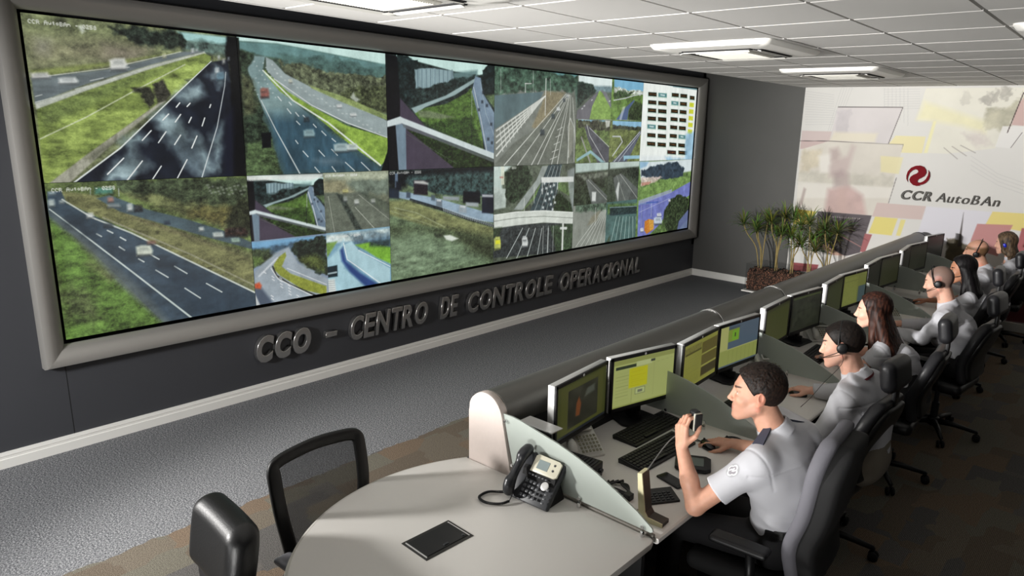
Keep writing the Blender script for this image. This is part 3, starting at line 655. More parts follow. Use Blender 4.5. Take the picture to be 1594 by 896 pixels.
def top2(P):
    z = Z2; P.fill((64, 84, 68), 0.5, (20, 24))
    P.poly((186, 226, 216), z([(20, 50), (850, 135), (850, 215), (640, 172), (430, 132), (250, 97), (45, 82), (20, 80)]), 0.012)
    P.poly((94, 134, 132), z([(40, 82), (250, 97), (430, 130), (640, 172), (850, 212), (850, 262), (500, 205), (180, 165), (40, 135)]), 0.02, 1, 0.15, (12, 20))
    P.poly((72, 104, 98), z([(240, 150), (500, 175), (640, 180), (700, 215), (850, 225), (850, 300), (600, 290), (300, 240)]), 0.03, 0.9, 0.35, (22, 30), rag=0.04)
    P.poly((90, 98, 72), z([(240, 195), (420, 210), (520, 240), (850, 275), (850, 480), (700, 445), (560, 378), (400, 330), (300, 270)]), 0.02, 1, 0.6, (30, 32), rag=0.04)
    P.poly((68, 76, 48), z([(580, 370), (680, 330), (850, 325), (850, 470), (720, 452), (600, 412)]), 0.02, 0.9, 0.6, (36, 36), rag=0.04)
    P.poly((190, 200, 190), z([(640, 380), (655, 360), (690, 395), (670, 415)]), 0.02, 0.7, rag=0.02)
    P.poly((118, 146, 146), z([(125, 160), (182, 165), (168, 235), (330, 400), (470, 520), (560, 620), (240, 600), (150, 400), (85, 230)]), 0.012, 1, 0.12, (8, 20))
    P.poly((52, 84, 100), z([(185, 480), (430, 470), (640, 640), (810, 758), (812, 800), (275, 810), (210, 620)]), 0.14, 1, 0.3, (14, 6))
    P.poly((46, 60, 44), z([(20, 130), (130, 160), (85, 230), (130, 380), (170, 480), (220, 620), (280, 812), (60, 840)]), 0.02, 1, 0.55, (20, 26), rag=0.03)
    P.poly((78, 82, 56), z([(45, 240), (110, 300), (140, 420), (110, 480), (60, 460)]), 0.05, 0.8, 0.5, (24, 24), rag=0.04)
    P.poly((72, 92, 56), z([(85, 630), (215, 610), (275, 815), (60, 840)]), 0.03, 1, 0.5, (9, 24))
    P.poly((126, 160, 54), z([(182, 235), (200, 262), (330, 366), (480, 458), (620, 535), (850, 605), (850, 700), (800, 752), (640, 640), (450, 482), (260, 352), (172, 245)]), 0.012, 1, 0.22, (14, 20))
    P.poly((90, 108, 44), z([(560, 540), (620, 560), (600, 600), (550, 570)]), 0.05, 0.8)
    P.poly((140, 156, 156), z([(185, 168), (222, 185), (290, 258), (420, 325), (600, 400), (850, 515), (850, 604), (620, 524), (430, 432), (300, 352), (225, 280), (188, 235)]), 0.012, 1, 0.08, (8, 20))
    P.poly((130, 148, 84), z([(420, 320), (600, 378), (850, 485), (850, 512), (600, 412), (430, 335)]), 0.012, 0.9, 0.2, (20, 20))
    P.line((220, 230, 222), z([(170, 240), (330, 400), (520, 520), (800, 748)]), 0.016, 0.9, 0.024)
    P.line((210, 220, 216), z([(160, 400), (240, 560), (372, 800)]), 0.009, 0.8, 0.016)
    P.line((216, 222, 220), z([(230, 285), (430, 425), (620, 520), (850, 604)]), 0.012, 0.8)
    for a, b, c, d in ((612, 732, 662, 778), (697, 732, 745, 778), (538, 662, 570, 695), (470, 668, 500, 700), (385, 672, 412, 702), (448, 758, 476, 790), (540, 755, 560, 782), (485, 565, 508, 588), (540, 605, 560, 622), (440, 528, 456, 545), (350, 512, 368, 530), (300, 445, 320, 470), (345, 465, 362, 485), (385, 480, 402, 498), (250, 380, 268, 402), (310, 410, 322, 424), (345, 615, 358, 632)):
        P.line((216, 226, 224), z([(a, b), (c, d)]), 0.012, 0.85)
    for k in range(26):
        a = (k*37) % 100/100.; P.poly((196, 210, 208), z([(120+a*130, 190+k*8), (126+a*130, 190+k*8), (126+a*130, 195+k*8), (120+a*130, 195+k*8)]), 0.01, 0.7)
        P.poly((200, 212, 208), z([(240+k*22, 250+k*12.5+a*18), (250+k*22, 252+k*12.5+a*18), (250+k*22, 258+k*12.5+a*18), (240+k*22, 256+k*12.5+a*18)]), 0.01, 0.5)
    cars(P, z, [(418, 578, 62, 44, (140, 172, 176)), (590, 655, 82, 50, (166, 190, 190)), (650, 652, 60, 40, (190, 205, 200)), (404, 502, 30, 24, (50, 60, 66)), (180, 362, 48, 54, (150, 84, 74)), (655, 478, 34, 18, (220, 225, 220)), (580, 432, 26, 18, (226, 230, 224)), (318, 298, 18, 18, (226, 228, 200)), (170, 345, 20, 20, (180, 110, 90))])
    P.poly((14, 16, 20), z([(162, 575), (212, 570), (214, 652), (166, 656)]), 0.012)
    P.poly((8, 14, 14), z([(850, 620), (850, 800), (800, 790), (835, 680)]), 0.012)
    P.poly((120, 140, 150), z([(440, 720), (560, 705), (600, 735), (500, 745)]), 0.06, 0.5)
    P.poly((14, 18, 14), z([(20, 60), (40, 64), (82, 830), (60, 830)]), 0.012)
def bridge_view(P, z, k=1.0):
    P.fill((34, 46, 44), 0.3, (20, 20))
    P.poly((186, 226, 216), z([(885, 140), (1430, 190), (1430, 246), (1330, 264), (1200, 246), (1000, 192), (885, 172)]), 0.012)
    P.poly((96, 128, 128), z([(1190, 250), (1320, 238), (1320, 275), (1190, 300)]), 0.03, 0.9)
    P.poly((28, 42, 42), z([(885, 160), (1003, 178), (1012, 320), (980, 440), (885, 390)]), 0.012, 1, 0.5, (24, 24), rag=0.03)
    P.poly((128, 156, 162), z([(985, 232), (1060, 228), (1190, 242), (1192, 312), (1130, 332), (990, 348)]), 0.012, 1, 0.1, (60, 5), rag=0.01)
    for i in range(9): P.line((84, 108, 118), z([(1000+i*23, 235), (1000+i*23, 335-i*3)]), 0.014, 0.7)
    P.poly((34, 48, 46), z([(975, 350), (1100, 310), (1200, 290), (1312, 262), (1305, 290), (1150, 372), (965, 442)]), 0.02, 1, 0.5, (26, 26), rag=0.03)
    P.poly((140, 166, 166), z([(965, 442), (1150, 374), (1310, 280), (1322, 292), (1200, 372), (1040, 437), (990, 474)]), 0.012, 1, 0.08)
    P.poly((78, 110, 42), z([(1288, 330), (1340, 520), (1352, 665), (1200, 600), (1010, 505), (985, 470), (1040, 440), (1150, 420), (1262, 360)]), 0.012, 1, 0.2, (12, 24))
    P.poly((50, 76, 30), z([(1080, 520), (1290, 485), (1350, 665), (1352, 690), (1100, 560), (1020, 520)]), 0.03, 0.9, 0.2, (12, 24))
    P.poly((112, 124, 96), z([(1000, 455), (1060, 455), (1200, 490), (1120, 500), (1010, 490)]), 0.02, 0.8)
    P.poly((110, 132, 152), z([(1308, 272), (1338, 280), (1350, 362), (1430, 500), (1430, 725), (1365, 680), (1330, 505), (1290, 352)]), 0.012, 1, 0.12, (14, 20))
    P.line((210, 218, 220), z([(1300, 330), (1340, 510), (1372, 680)]), 0.012, 0.8); P.line((170, 190, 200), z([(1335, 300), (1365, 470), (1430, 640)]), 0.01, 0.6)
    P.poly((26, 38, 38), z([(1345, 240), (1380, 208), (1430, 205), (1430, 372), (1352, 366)]), 0.012, 1, 0.4, (26, 26), rag=0.02)
    P.poly((84, 106, 66), z([(1360, 372), (1430, 365), (1430, 470)]), 0.02, 0.9, 0.3)
    P.poly((72, 63, 80), z([(830, 370), (898, 380), (1010, 505), (1250, 775), (1250, 800), (830, 800)]), 0.012, 1, 0.08)
    P.poly((34, 52, 20), z([(940, 555), (1430, 720), (1430, 800), (1230, 790)]), 0.012, 1, 0.4, (14, 24))
    P.line((86, 90, 84), z([(940, 580), (1210, 740)]), 0.008, 0.7)
    P.poly((12, 13, 18), z([(830, 150), (890, 165), (905, 385), (905, 500), (830, 510)]), 0.012, 0.95); P.poly((14, 15, 20), z([(830, 530), (885, 530), (900, 800), (830, 800)]), 0.012)
    P.poly((108, 130, 146), z([(880, 525), (936, 525), (940, 800), (900, 800)]), 0.012, 1, 0.1)
    P.poly((196, 212, 212), z([(830, 512), (905, 486), (920, 494), (1430, 692), (1430, 724), (915, 524), (830, 545)]), 0.012)
    P.poly((96, 104, 108), z([(915, 524), (1430, 724), (1430, 742), (925, 545)]), 0.012, 0.8)
    P.line((40, 50, 40), z([(1285, 480), (1290, 640)]), 0.012, 0.8); P.line((180, 190, 190), z([(1290, 350), (1290, 480)]), 0.01, 0.6)
    for x, y in ((1340, 400), (1365, 420), (1322, 442), (1388, 520), (1372, 600), (1392, 620), (1345, 350)): P.poly((40, 50, 62), z([(x, y), (x+12, y), (x+12, y+16), (x, y+16)]), 0.015, 0.8)
def top3(P): bridge_view(P, Z2)
def top4(P):
    z = Z3; P.fill((118, 124, 116), 0.1, (10, 10))
    P.poly((94, 144, 144), z([(20, 45), (405, 85), (405, 140), (250, 110), (20, 80)]), 0.03)
    P.poly((62, 88, 72), z([(20, 60), (120, 55), (300, 95), (405, 110), (405, 200), (350, 178), (200, 172), (20, 195)]), 0.02, 1, 0.6, (18, 22), rag=0.04)
    P.poly((88, 112, 116), z([(20, 192), (240, 176), (228, 205), (20, 345)]), 0.012, 1, 0.08)
    P.poly((132, 124, 96), z([(248, 172), (338, 178), (262, 290), (215, 340), (190, 330), (235, 225)]), 0.03, 1, 0.12, (12, 12))
    P.poly((104, 110, 100), z([(215, 330), (380, 165), (400, 500), (20, 500), (110, 400)]), 0.02, 1, 0.1, (6, 14))
    W4 = (206, 210, 200)
    for e in ((36, 345), (36, 372), (36, 398), (36, 425), (36, 455)):
        P.line(W4, z([(248, 195), e]), 0.022, 0.85, 0.03)
    for t in range(9):
        q = 0.28+0.08*t; P.line(W4, z([(248-q*215, 195+q*150), (248-q*200, 195+q*262)]), 0.02, 0.7)
    for e, s0 in (((70, 495), (340, 185)), ((128, 495), (345, 188)), ((188, 495), (350, 188)), ((215, 495), (352, 190)), ((275, 495), (354, 190)), ((300, 495), (356, 190)), ((345, 495), (360, 192)), ((385, 470), (368, 200))):
        P.line(W4, z([s0, e]), 0.012, 0.75, 0.022)
    P.poly((170, 168, 150), z([(348, 330), (356, 290), (372, 330), (368, 430), (350, 470)]), 0.02, 0.35); P.line(W4, z([(350, 460), (348, 330), (358, 290), (374, 330), (374, 480)]), 0.014, 0.8)
    for k in range(5): P.line(W4, z([(270+k*8, 470-k*32), (300+k*6, 458-k*32)]), 0.014, 0.7)
    P.line((226, 230, 222), z([(252, 118), (248, 278)]), 0.016, 0.9); P.line((210, 214, 210), z([(162, 140), (162, 178)]), 0.014, 0.8); P.line((220, 220, 215), z([(160, 140), (188, 140)]), 0.014, 0.8); P.line((220, 224, 218), z([(196, 85), (196, 180)]), 0.008, 0.7)
    P.line((214, 218, 212), z([(270, 120), (272, 190)]), 0.01, 0.7); P.line((214, 218, 212), z([(55, 75), (55, 180)]), 0.01, 0.5)
    cars(P, z, [(236, 352, 20, 26, (60, 72, 78)), (283, 282, 15, 20, (56, 70, 76)), (306, 252, 14, 18, (222, 226, 222)), (331, 212, 10, 14, (70, 80, 86)), (345, 195, 8, 10, (190, 196, 196))])
    P.poly((86, 118, 104), z([(375, 160), (405, 150), (405, 500), (388, 500), (392, 300)]), 0.03, 0.7)
def quad_clip(P, ci, ri, qa, qb, sp=0.5):
    ym = (ys[ci]+ys[ci+1])/2; zm = (zs[ri]+zs[ri+1])/2; y0, y1 = (ys[ci]-1, ym) if qa == 0 else (ym, ys[ci+1]+1); z0, z1 = (zs[ri]-1, zm) if qb == 0 else (zm, zs[ri+1]+1)
    P.clipbox = np.array([y0, z0, y1, z1])
def top5(P):
    z = Z6
    quad_clip(P, 4, 1, 0, 1); P.fill((86, 98, 84), 0.2)
    P.poly((214, 232, 228), z([(125, 5), (460, 50), (460, 165), (300, 150), (125, 130)]), 0.012); P.poly((110, 136, 142), z([(250, 140), (460, 145), (460, 200), (250, 200)]), 0.03, 1, 0.3, (20, 20))
    P.poly((44, 60, 52), z([(110, 110), (180, 108), (260, 135), (290, 190), (200, 260), (110, 350)]), 0.02, 1, 0.5, (20, 20), rag=0.03)
    P.poly((104, 104, 110), z([(110, 370), (280, 215), (310, 185), (230, 450), (100, 450)]), 0.012, 1, 0.1); P.poly((122, 124, 128), z([(330, 180), (380, 200), (460, 380), (460, 450), (430, 380)]), 0.012, 1, 0.1)
    P.poly((122, 158, 70), z([(318, 185), (345, 205), (450, 400), (450, 455), (225, 450), (250, 330)]), 0.012, 1, 0.15, (10, 20))
    for x, y in ((170, 325), (240, 270), (405, 280), (425, 330), (150, 350)): P.poly((210, 214, 210), z([(x, y), (x+14, y-6), (x+14, y+6), (x, y+10)]), 0.01, 0.8)
    quad_clip(P, 4, 1, 1, 1); P.fill((96, 128, 56), 0.3, (14, 20))
    P.poly((112, 176, 214), z([(455, 50), (750, 80), (750, 210), (600, 190), (455, 150)]), 0.012); P.poly((190, 200, 186), z([(455, 150), (560, 180), (750, 200), (750, 225), (600, 225), (455, 200)]), 0.02, 1, 0.4, (40, 40), rag=0.03)
    P.poly((62, 84, 50), z([(455, 190), (640, 200), (590, 240), (455, 270)]), 0.02, 1, 0.4, (30, 30), rag=0.03); P.line((190, 196, 200), z([(450, 275), (560, 255), (640, 230), (720, 215)]), 0.02, 0.9)
    P.poly((54, 70, 40), z([(600, 330), (650, 280), (740, 320), (740, 470), (580, 460)]), 0.03, 1, 0.4, (20, 20)); P.poly((78, 100, 140), z([(470, 455), (560, 340), (640, 270), (645, 280), (590, 360), (575, 460)]), 0.012); P.poly((210, 218, 225), z([(530, 340), (560, 330), (520, 460), (500, 460)]), 0.02, 0.5)
    quad_clip(P, 4, 1, 0, 0); P.fill((92, 112, 60), 0.4, (16, 20))
    P.poly((120, 176, 206), z([(120, 445), (460, 455), (460, 480), (120, 475)]), 0.012); P.poly((70, 74, 56), z([(120, 460), (460, 460), (440, 560), (260, 560), (120, 520)]), 0.02, 1, 0.6, (26, 30), rag=0.03); P.poly((196, 200, 186), z([(370, 455), (420, 450), (410, 520), (380, 530)]), 0.02, 0.9)
    P.poly((82, 84, 92), z([(180, 520), (215, 510), (450, 760), (460, 860), (300, 860), (210, 640)]), 0.012, 1, 0.2, (10, 20)); P.line((206, 210, 206), z([(200, 500), (225, 600), (370, 850)]), 0.014, 0.8); P.line((200, 206, 204), z([(225, 530), (440, 740)]), 0.014, 0.7); P.line((150, 150, 150), z([(150, 620), (230, 850)]), 0.04, 0.8)
    P.poly((130, 172, 178), z([(105, 820), (232, 738), (245, 745), (380, 860), (340, 860), (235, 768), (105, 845)]), 0.012)
    quad_clip(P, 4, 1, 1, 0); P.fill((108, 120, 66), 0.3, (14, 20))
    P.poly((126, 180, 214), z([(440, 455), (740, 462), (740, 530), (440, 520)]), 0.012); P.poly((64, 70, 54), z([(440, 500), (740, 530), (740, 560), (440, 545)]), 0.02, 1, 0.5, (30, 30), rag=0.02)
    P.poly((90, 96, 110), z([(430, 850), (540, 740), (690, 560), (715, 560), (600, 790), (560, 860)]), 0.012, 1, 0.2, (20, 10)); P.line((210, 214, 214), z([(450, 850), (690, 570)]), 0.016, 0.8); P.line((200, 204, 206), z([(480, 860), (705, 570)]), 0.014, 0.7); P.line((190, 196, 200), z([(440, 610), (510, 610), (530, 660), (440, 790)]), 0.03, 0.8)
    P.poly((134, 184, 206), z([(540, 790), (740, 785), (740, 815), (560, 820), (545, 840)]), 0.012)
    P.clipbox = None
    P.line((226, 228, 224), z([(120, 452), (740, 462)]), 0.005, 0.6)
def top6(P):
    z = Z6; P.fill((232, 240, 232))
    P.poly((66, 112, 122), z([(740, 92), (1240, 148), (1240, 182), (740, 120)]), 0.02, 0.0); P.poly((120, 168, 172), z([(960, 118), (1240, 148), (1240, 178), (960, 140)]), 0.012); P.poly((52, 92, 102), z([(1000, 145), (1240, 172), (1240, 182), (1000, 150)]), 0.012, 0.8)
    rows = [200, 275, 350, 425, 500, 580, 660]
    def cell(x, y, w, h, c): 
        P.poly((158, 196, 172), z([(x-4, y-2), (x+w+4, y+4), (x+w+3, y+h+14), (x-5, y+h+8)]), 0.01, 0.8)
        P.poly(c, z([(x, y), (x+w, y+6), (x+w, y+h+6), (x, y+h)]), 0.008)
        if c[0] < 60: P.line((150, 96, 34), z([(x+8, y+h*.5), (x+w-8, y+h*.5+5)]), 0.018, 0.55)
        else: P.line((224, 236, 236), z([(x+20, y+h*.5), (x+w-20, y+h*.5+5)]), 0.03, 0.7)
    D = (30, 24, 12); Tq = (82, 136, 138)
    for r in range(7):
        k = r/6.; yy = rows[r]
        cell(772-k*12, yy-2, 76, 36, Tq if r == 4 else D); cell(866-k*8, yy+6, 76, 36, Tq if r == 0 else D)
        cell(990-k*22, yy+6, 64, 34, Tq if r == 1 else D); cell(1070-k*20, yy+14, 62, 34, Tq if r == 5 else D)
    cell(948, 738, 80, 34, (58, 28, 28)); cell(1052, 742, 78, 34, D)
    cell(1158, 232, 42, 34, D)
    for r in range(5): P.poly((206, 214, 30), z([(1155-r*4, 295+r*62), (1196-r*4, 300+r*62), (1194-r*4, 340+r*62), (1152-r*4, 336+r*62)]), 0.012)
    P.poly((132, 186, 222), z([(1115, 590), (1200, 560), (1195, 900), (950, 860), (930, 800), (1110, 820)]), 0.06, 0.85, 0.2, (8, 8), rag=0.03)
    P.poly((214, 226, 228), z([(700, 790), (930, 790), (900, 860), (700, 840)]), 0.05, 0.7)
def bot1(P):
    z = Z4; P.fill((88, 104, 56), 0.45, (10, 14))
    P.poly((64, 76, 52), z([(360, 40), (1000, 20), (1000, 300), (700, 190), (500, 130), (380, 90)]), 0.02, 1, 0.55, (16, 22), rag=0.03)
    P.poly((102, 108, 66), z([(380, 95), (560, 100), (700, 125), (900, 160), (880, 240), (700, 195), (560, 160)]), 0.04, 0.9, 0.4, (12, 22), rag=0.04)
    P.poly((96, 88, 44), z([(700, 160), (900, 150), (990, 130), (990, 260), (860, 235), (700, 200)]), 0.06, 0.7, 0.4, (16, 16), rag=0.04)
    P.poly((40, 46, 30), z([(880, 140), (1000, 120), (1000, 300), (880, 250)]), 0.05, 0.9, 0.5, rag=0.04)
    for k in range(26): P.poly((150, 156, 146), z([(780+(k*53) % 200, 50+(k*29) % 45), (790+(k*53) % 200, 50+(k*29) % 45), (790+(k*53) % 200, 57+(k*29) % 45), (780+(k*53) % 200, 57+(k*29) % 45)]), 0.012, 0.6)
    P.poly((72, 128, 112), z([(262, 66), (345, 66), (345, 92), (262, 95)]), 0.02, 0.9); P.line((140, 150, 140), z([(240, 70), (242, 115)]), 0.01, 0.8); P.line((150, 160, 150), z([(372, 70), (374, 105)]), 0.01, 0.8)
    P.poly((116, 118, 74), z([(100, 80), (260, 100), (420, 180), (1005, 400), (1005, 560), (700, 410), (400, 250), (130, 140)]), 0.02, 1, 0.28, (8, 26))
    P.poly((72, 92, 100), z([(270, 115), (330, 100), (500, 165), (700, 215), (860, 265), (1005, 325), (1005, 355), (800, 300), (560, 230), (380, 178)]), 0.012, 1, 0.2, (8, 20))
    P.poly((96, 92, 66), z([(380, 182), (560, 232), (1005, 372), (1005, 400), (600, 270), (440, 215)]), 0.03, 0.6)
    P.poly((60, 78, 92), z([(40, 85), (105, 80), (130, 138), (400, 262), (700, 405), (1010, 555), (1015, 650), (880, 660), (600, 720), (450, 560), (220, 330), (55, 215), (40, 160)]), 0.012, 1, 0.25, (10, 18))
    P.poly((92, 104, 104), z([(50, 160), (200, 280), (460, 520), (640, 720), (560, 735), (400, 560), (250, 380), (50, 230)]), 0.05, 0.8, 0.2, (10, 20))
    P.poly((44, 62, 78), z([(640, 420), (1010, 560), (1015, 650), (720, 670), (560, 480)]), 0.14, 0.6)
    P.poly((84, 116, 46), z([(50, 210), (150, 290), (330, 480), (470, 600), (620, 735), (600, 760), (110, 800), (90, 500)]), 0.04, 1, 0.45, (9, 20))
    P.poly((66, 70, 48), z([(100, 500), (260, 560), (300, 680), (120, 700)]), 0.12, 0.7, 0.5, (14, 14), rag=0.06); P.poly((116, 110, 82), z([(240, 400), (340, 480), (330, 500), (220, 420)]), 0.06, 0.6, 0.3)
    P.line((200, 214, 206), z([(50, 165), (180, 262), (440, 460), (725, 680)]), 0.01, 0.9, 0.02)
    P.line((200, 208, 196), z([(110, 120), (250, 205), (430, 275), (700, 405), (1005, 552)]), 0.014, 0.85, 0.02); P.line((150, 150, 128), z([(300, 205), (700, 372), (1005, 520)]), 0.02, 0.6)
    for a, b, c, d in ((545, 448, 602, 482), (632, 430, 690, 464), (680, 532, 752, 578), (780, 510, 852, 550), (375, 340, 400, 356), (465, 396, 490, 410), (520, 376, 560, 398), (380, 296, 405, 310), (270, 280, 292, 292), (320, 264, 345, 276)): P.line((206, 216, 210), z([(a, b), (c, d)]), 0.014, 0.85)
    for x, y, w, h in ((170, 230, 90, 40), (430, 372, 90, 36), (590, 430, 90, 30), (240, 275, 70, 30)): P.poly((36, 46, 56), z([(x-w/2, y-h/2), (x+w/2, y-h/2), (x+w/2, y+h/2), (x-w/2, y+h/2)]), 0.06, 0.6)
    cars(P, z, [(492, 358, 78, 50, (206, 214, 190)), (60, 138, 30, 34, (190, 204, 196)), (240, 195, 32, 24, (226, 230, 222)), (325, 242, 44, 20, (60, 70, 78)), (525, 320, 42, 18, (140, 100, 84)), (425, 158, 26, 36, (206, 216, 210)), (465, 162, 40, 30, (50, 50, 52)), (598, 228, 26, 14, (46, 60, 80)), (835, 285, 50, 26, (200, 210, 200)), (916, 310, 40, 26, (150, 180, 160)), (918, 272, 110, 42, (52, 34, 30)), (757, 258, 22, 18, (220, 226, 216)), (335, 122, 26, 24, (190, 130, 110)), (350, 150, 60, 18, (140, 150, 150)), (62, 92, 30, 14, (170, 190, 190)), (108, 132, 20, 12, (200, 210, 200))])
    caption(P, 1.385, 1.79, 'CCR AutoBAn - 0258', 0.021)
def bot2(P):
    z5 = Z5
    quad_clip(P, 1, 0, 0, 1)
    zz = lambda pts: z5([(12+(x-840)*0.752, 82+(y-140-(x-840)*0.09)*0.560+(x-840)*0.02) for x, y in pts])
    bridge_view(P, zz)
    P.poly((214, 222, 214), z5([(0, 82), (440, 72), (440, 90), (370, 110), (200, 108), (40, 112), (0, 110)]), 0.02, 0.9)
    quad_clip(P, 1, 0, 1, 1); P.fill((116, 122, 100), 0.25, (8, 12))
    P.poly((178, 188, 158), z5([(440, 70), (810, 55), (810, 110), (600, 110), (560, 100), (440, 100)]), 0.06, 0.8); P.poly((104, 118, 104), z5([(560, 120), (620, 100), (810, 95), (810, 190), (640, 180)]), 0.04, 0.9, 0.4, (16, 16), rag=0.04)
    P.poly((150, 144, 108), z5([(440, 110), (560, 110), (600, 180), (500, 185), (440, 180)]), 0.05, 0.7, 0.3, (18, 18), rag=0.03)
    P.poly((98, 106, 92), z5([(440, 180), (520, 178), (640, 400), (440, 430)]), 0.02, 1, 0.12, (8, 20)); P.poly((102, 110, 96), z5([(545, 185), (640, 175), (815, 300), (815, 395), (660, 400)]), 0.02, 1, 0.12, (8, 20))
    P.poly((50, 60, 54), z5([(515, 182), (548, 190), (665, 395), (630, 400)]), 0.02, 0.9); P.poly((66, 78, 66), z5([(640, 175), (720, 190), (815, 240), (815, 300), (700, 230)]), 0.03, 0.6)
    P.line((168, 174, 158), z5([(470, 200), (505, 400)]), 0.01, 0.6); P.line((190, 196, 180), z5([(620, 260), (735, 385)]), 0.01, 0.7); P.line((160, 166, 150), z5([(640, 190), (815, 330)]), 0.01, 0.6)
    cars(P, z5, [(628, 230, 26, 28, (200, 206, 196)), (565, 215, 22, 28, (150, 158, 150)), (720, 225, 24, 24, (170, 176, 166)), (565, 170, 30, 20, (196, 190, 110))])
    quad_clip(P, 1, 0, 0, 0); P.fill((120, 138, 160), 0.15, (8, 12))
    P.poly((108, 164, 208), z5([(30, 455), (460, 415), (460, 450), (300, 450), (200, 500), (30, 520)]), 0.02); P.poly((60, 86, 104), z5([(60, 490), (300, 440), (300, 500), (100, 520)]), 0.03, 0.9, 0.4, (24, 24), rag=0.04)
    P.poly((58, 72, 46), z5([(30, 500), (150, 485), (180, 540), (90, 580), (50, 610), (30, 610)]), 0.03, 1, 0.45, (24, 24), rag=0.03); P.poly((96, 124, 52), z5([(45, 540), (100, 535), (110, 560), (60, 590)]), 0.03, 0.8)
    P.poly((146, 160, 170), z5([(60, 620), (120, 560), (200, 500), (250, 480), (300, 570), (470, 660), (470, 760), (100, 820), (60, 700)]), 0.02, 1, 0.1, (8, 14))
    P.poly((34, 46, 36), z5([(270, 500), (300, 450), (460, 420), (465, 640), (380, 605), (310, 575)]), 0.02, 1, 0.6, (26, 26), rag=0.04); P.poly((92, 104, 40), z5([(300, 545), (400, 520), (455, 560), (450, 620), (350, 590)]), 0.05, 0.7, 0.4, (20, 20))
    P.poly((134, 144, 44), z5([(165, 580), (190, 540), (230, 510), (235, 530), (210, 590), (260, 630), (460, 700), (460, 750), (330, 720), (200, 640), (170, 610)]), 0.012, 1, 0.15); P.line((40, 44, 36), z5([(160, 590), (180, 640), (260, 690), (420, 760)]), 0.022, 0.8)
    P.line((222, 226, 226), z5([(150, 600), (190, 660), (400, 762)]), 0.012, 0.8); P.line((214, 220, 222), z5([(240, 600), (460, 690)]), 0.012, 0.7)
    P.poly((70, 84, 104), z5([(40, 690), (90, 700), (170, 800), (60, 830)]), 0.03, 0.9); P.poly((206, 210, 206), z5([(50, 740), (60, 740), (95, 815), (60, 820)]), 0.012, 0.8)
    for k in range(16): P.line((226, 230, 230), z5([(110+(k*47) % 190, 620+(k*31) % 140+((k*47) % 190)*.2), (122+(k*47) % 190, 628+(k*31) % 140+((k*47) % 190)*.2)]), 0.012, 0.7)
    P.poly((206, 80, 40), z5([(55, 690), (85, 678), (98, 695), (92, 715), (60, 712)]), 0.02)
    for k in range(12): P.poly((220, 226, 230), z5([(80+k*9, 640-k*9), (92+k*9, 636-k*9), (92+k*9, 644-k*9), (80+k*9, 648-k*9)]), 0.015, 0.7)
    quad_clip(P, 1, 0, 1, 0); P.fill((112, 158, 184), 0.1, (8, 12))
    P.poly((196, 214, 206), z5([(455, 415), (620, 400), (815, 375), (815, 420), (600, 450), (455, 460)]), 0.03, 0.9, 0.3, (20, 20)); P.poly((74, 96, 110), z5([(560, 420), (820, 380), (820, 470), (640, 470)]), 0.05, 0.7, 0.6, (24, 24), rag=0.05)
    P.poly((112, 150, 52), z5([(455, 460), (520, 450), (470, 530), (455, 545)]), 0.02, 0.9); P.poly((116, 178, 40), z5([(620, 470), (700, 455), (820, 480), (820, 575), (740, 540), (680, 500)]), 0.02, 1, 0.15); P.poly((40, 62, 60), z5([(700, 450), (815, 440), (815, 480), (700, 478)]), 0.03, 0.8, 0.4)
    P.poly((150, 196, 210), z5([(455, 560), (520, 500), (555, 440), (560, 600), (690, 700), (640, 720), (455, 740)]), 0.03, 1, 0.08); P.poly((32, 62, 130), z5([(535, 500), (552, 480), (570, 560), (640, 620), (750, 690), (680, 705), (590, 620), (545, 560)]), 0.03, 0.9); P.poly((158, 200, 210), z5([(555, 470), (600, 450), (640, 500), (815, 600), (815, 680), (760, 690), (640, 600), (570, 540)]), 0.012, 0.95, 0.06)
    P.line((226, 236, 236), z5([(555, 460), (575, 550), (770, 690)]), 0.014, 0.8); P.line((226, 236, 236), z5([(640, 500), (815, 590)]), 0.012, 0.8)
    P.poly((16, 40, 50), z5([(455, 595), (520, 582), (522, 645), (455, 655)]), 0.012); P.line((190, 210, 214), z5([(462, 632), (515, 622)]), 0.024, 0.7); P.poly((206, 212, 206), z5([(455, 665), (505, 660), (515, 740), (455, 750)]), 0.02, 0.9)
    for k in range(6): P.line((120, 130, 130), z5([(458, 675+k*12), (508, 670+k*12)]), 0.006, 0.7)
    P.clipbox = None; caption(P, 2.72, 1.81, 'CCR AutoBAn - 0250', 0.018); caption(P, 3.40, 1.812, 'CCR AutoBAn - 0250', 0.018); caption(P, 3.41, 1.265, 'CCR AutoBAn - 0204', 0.018)
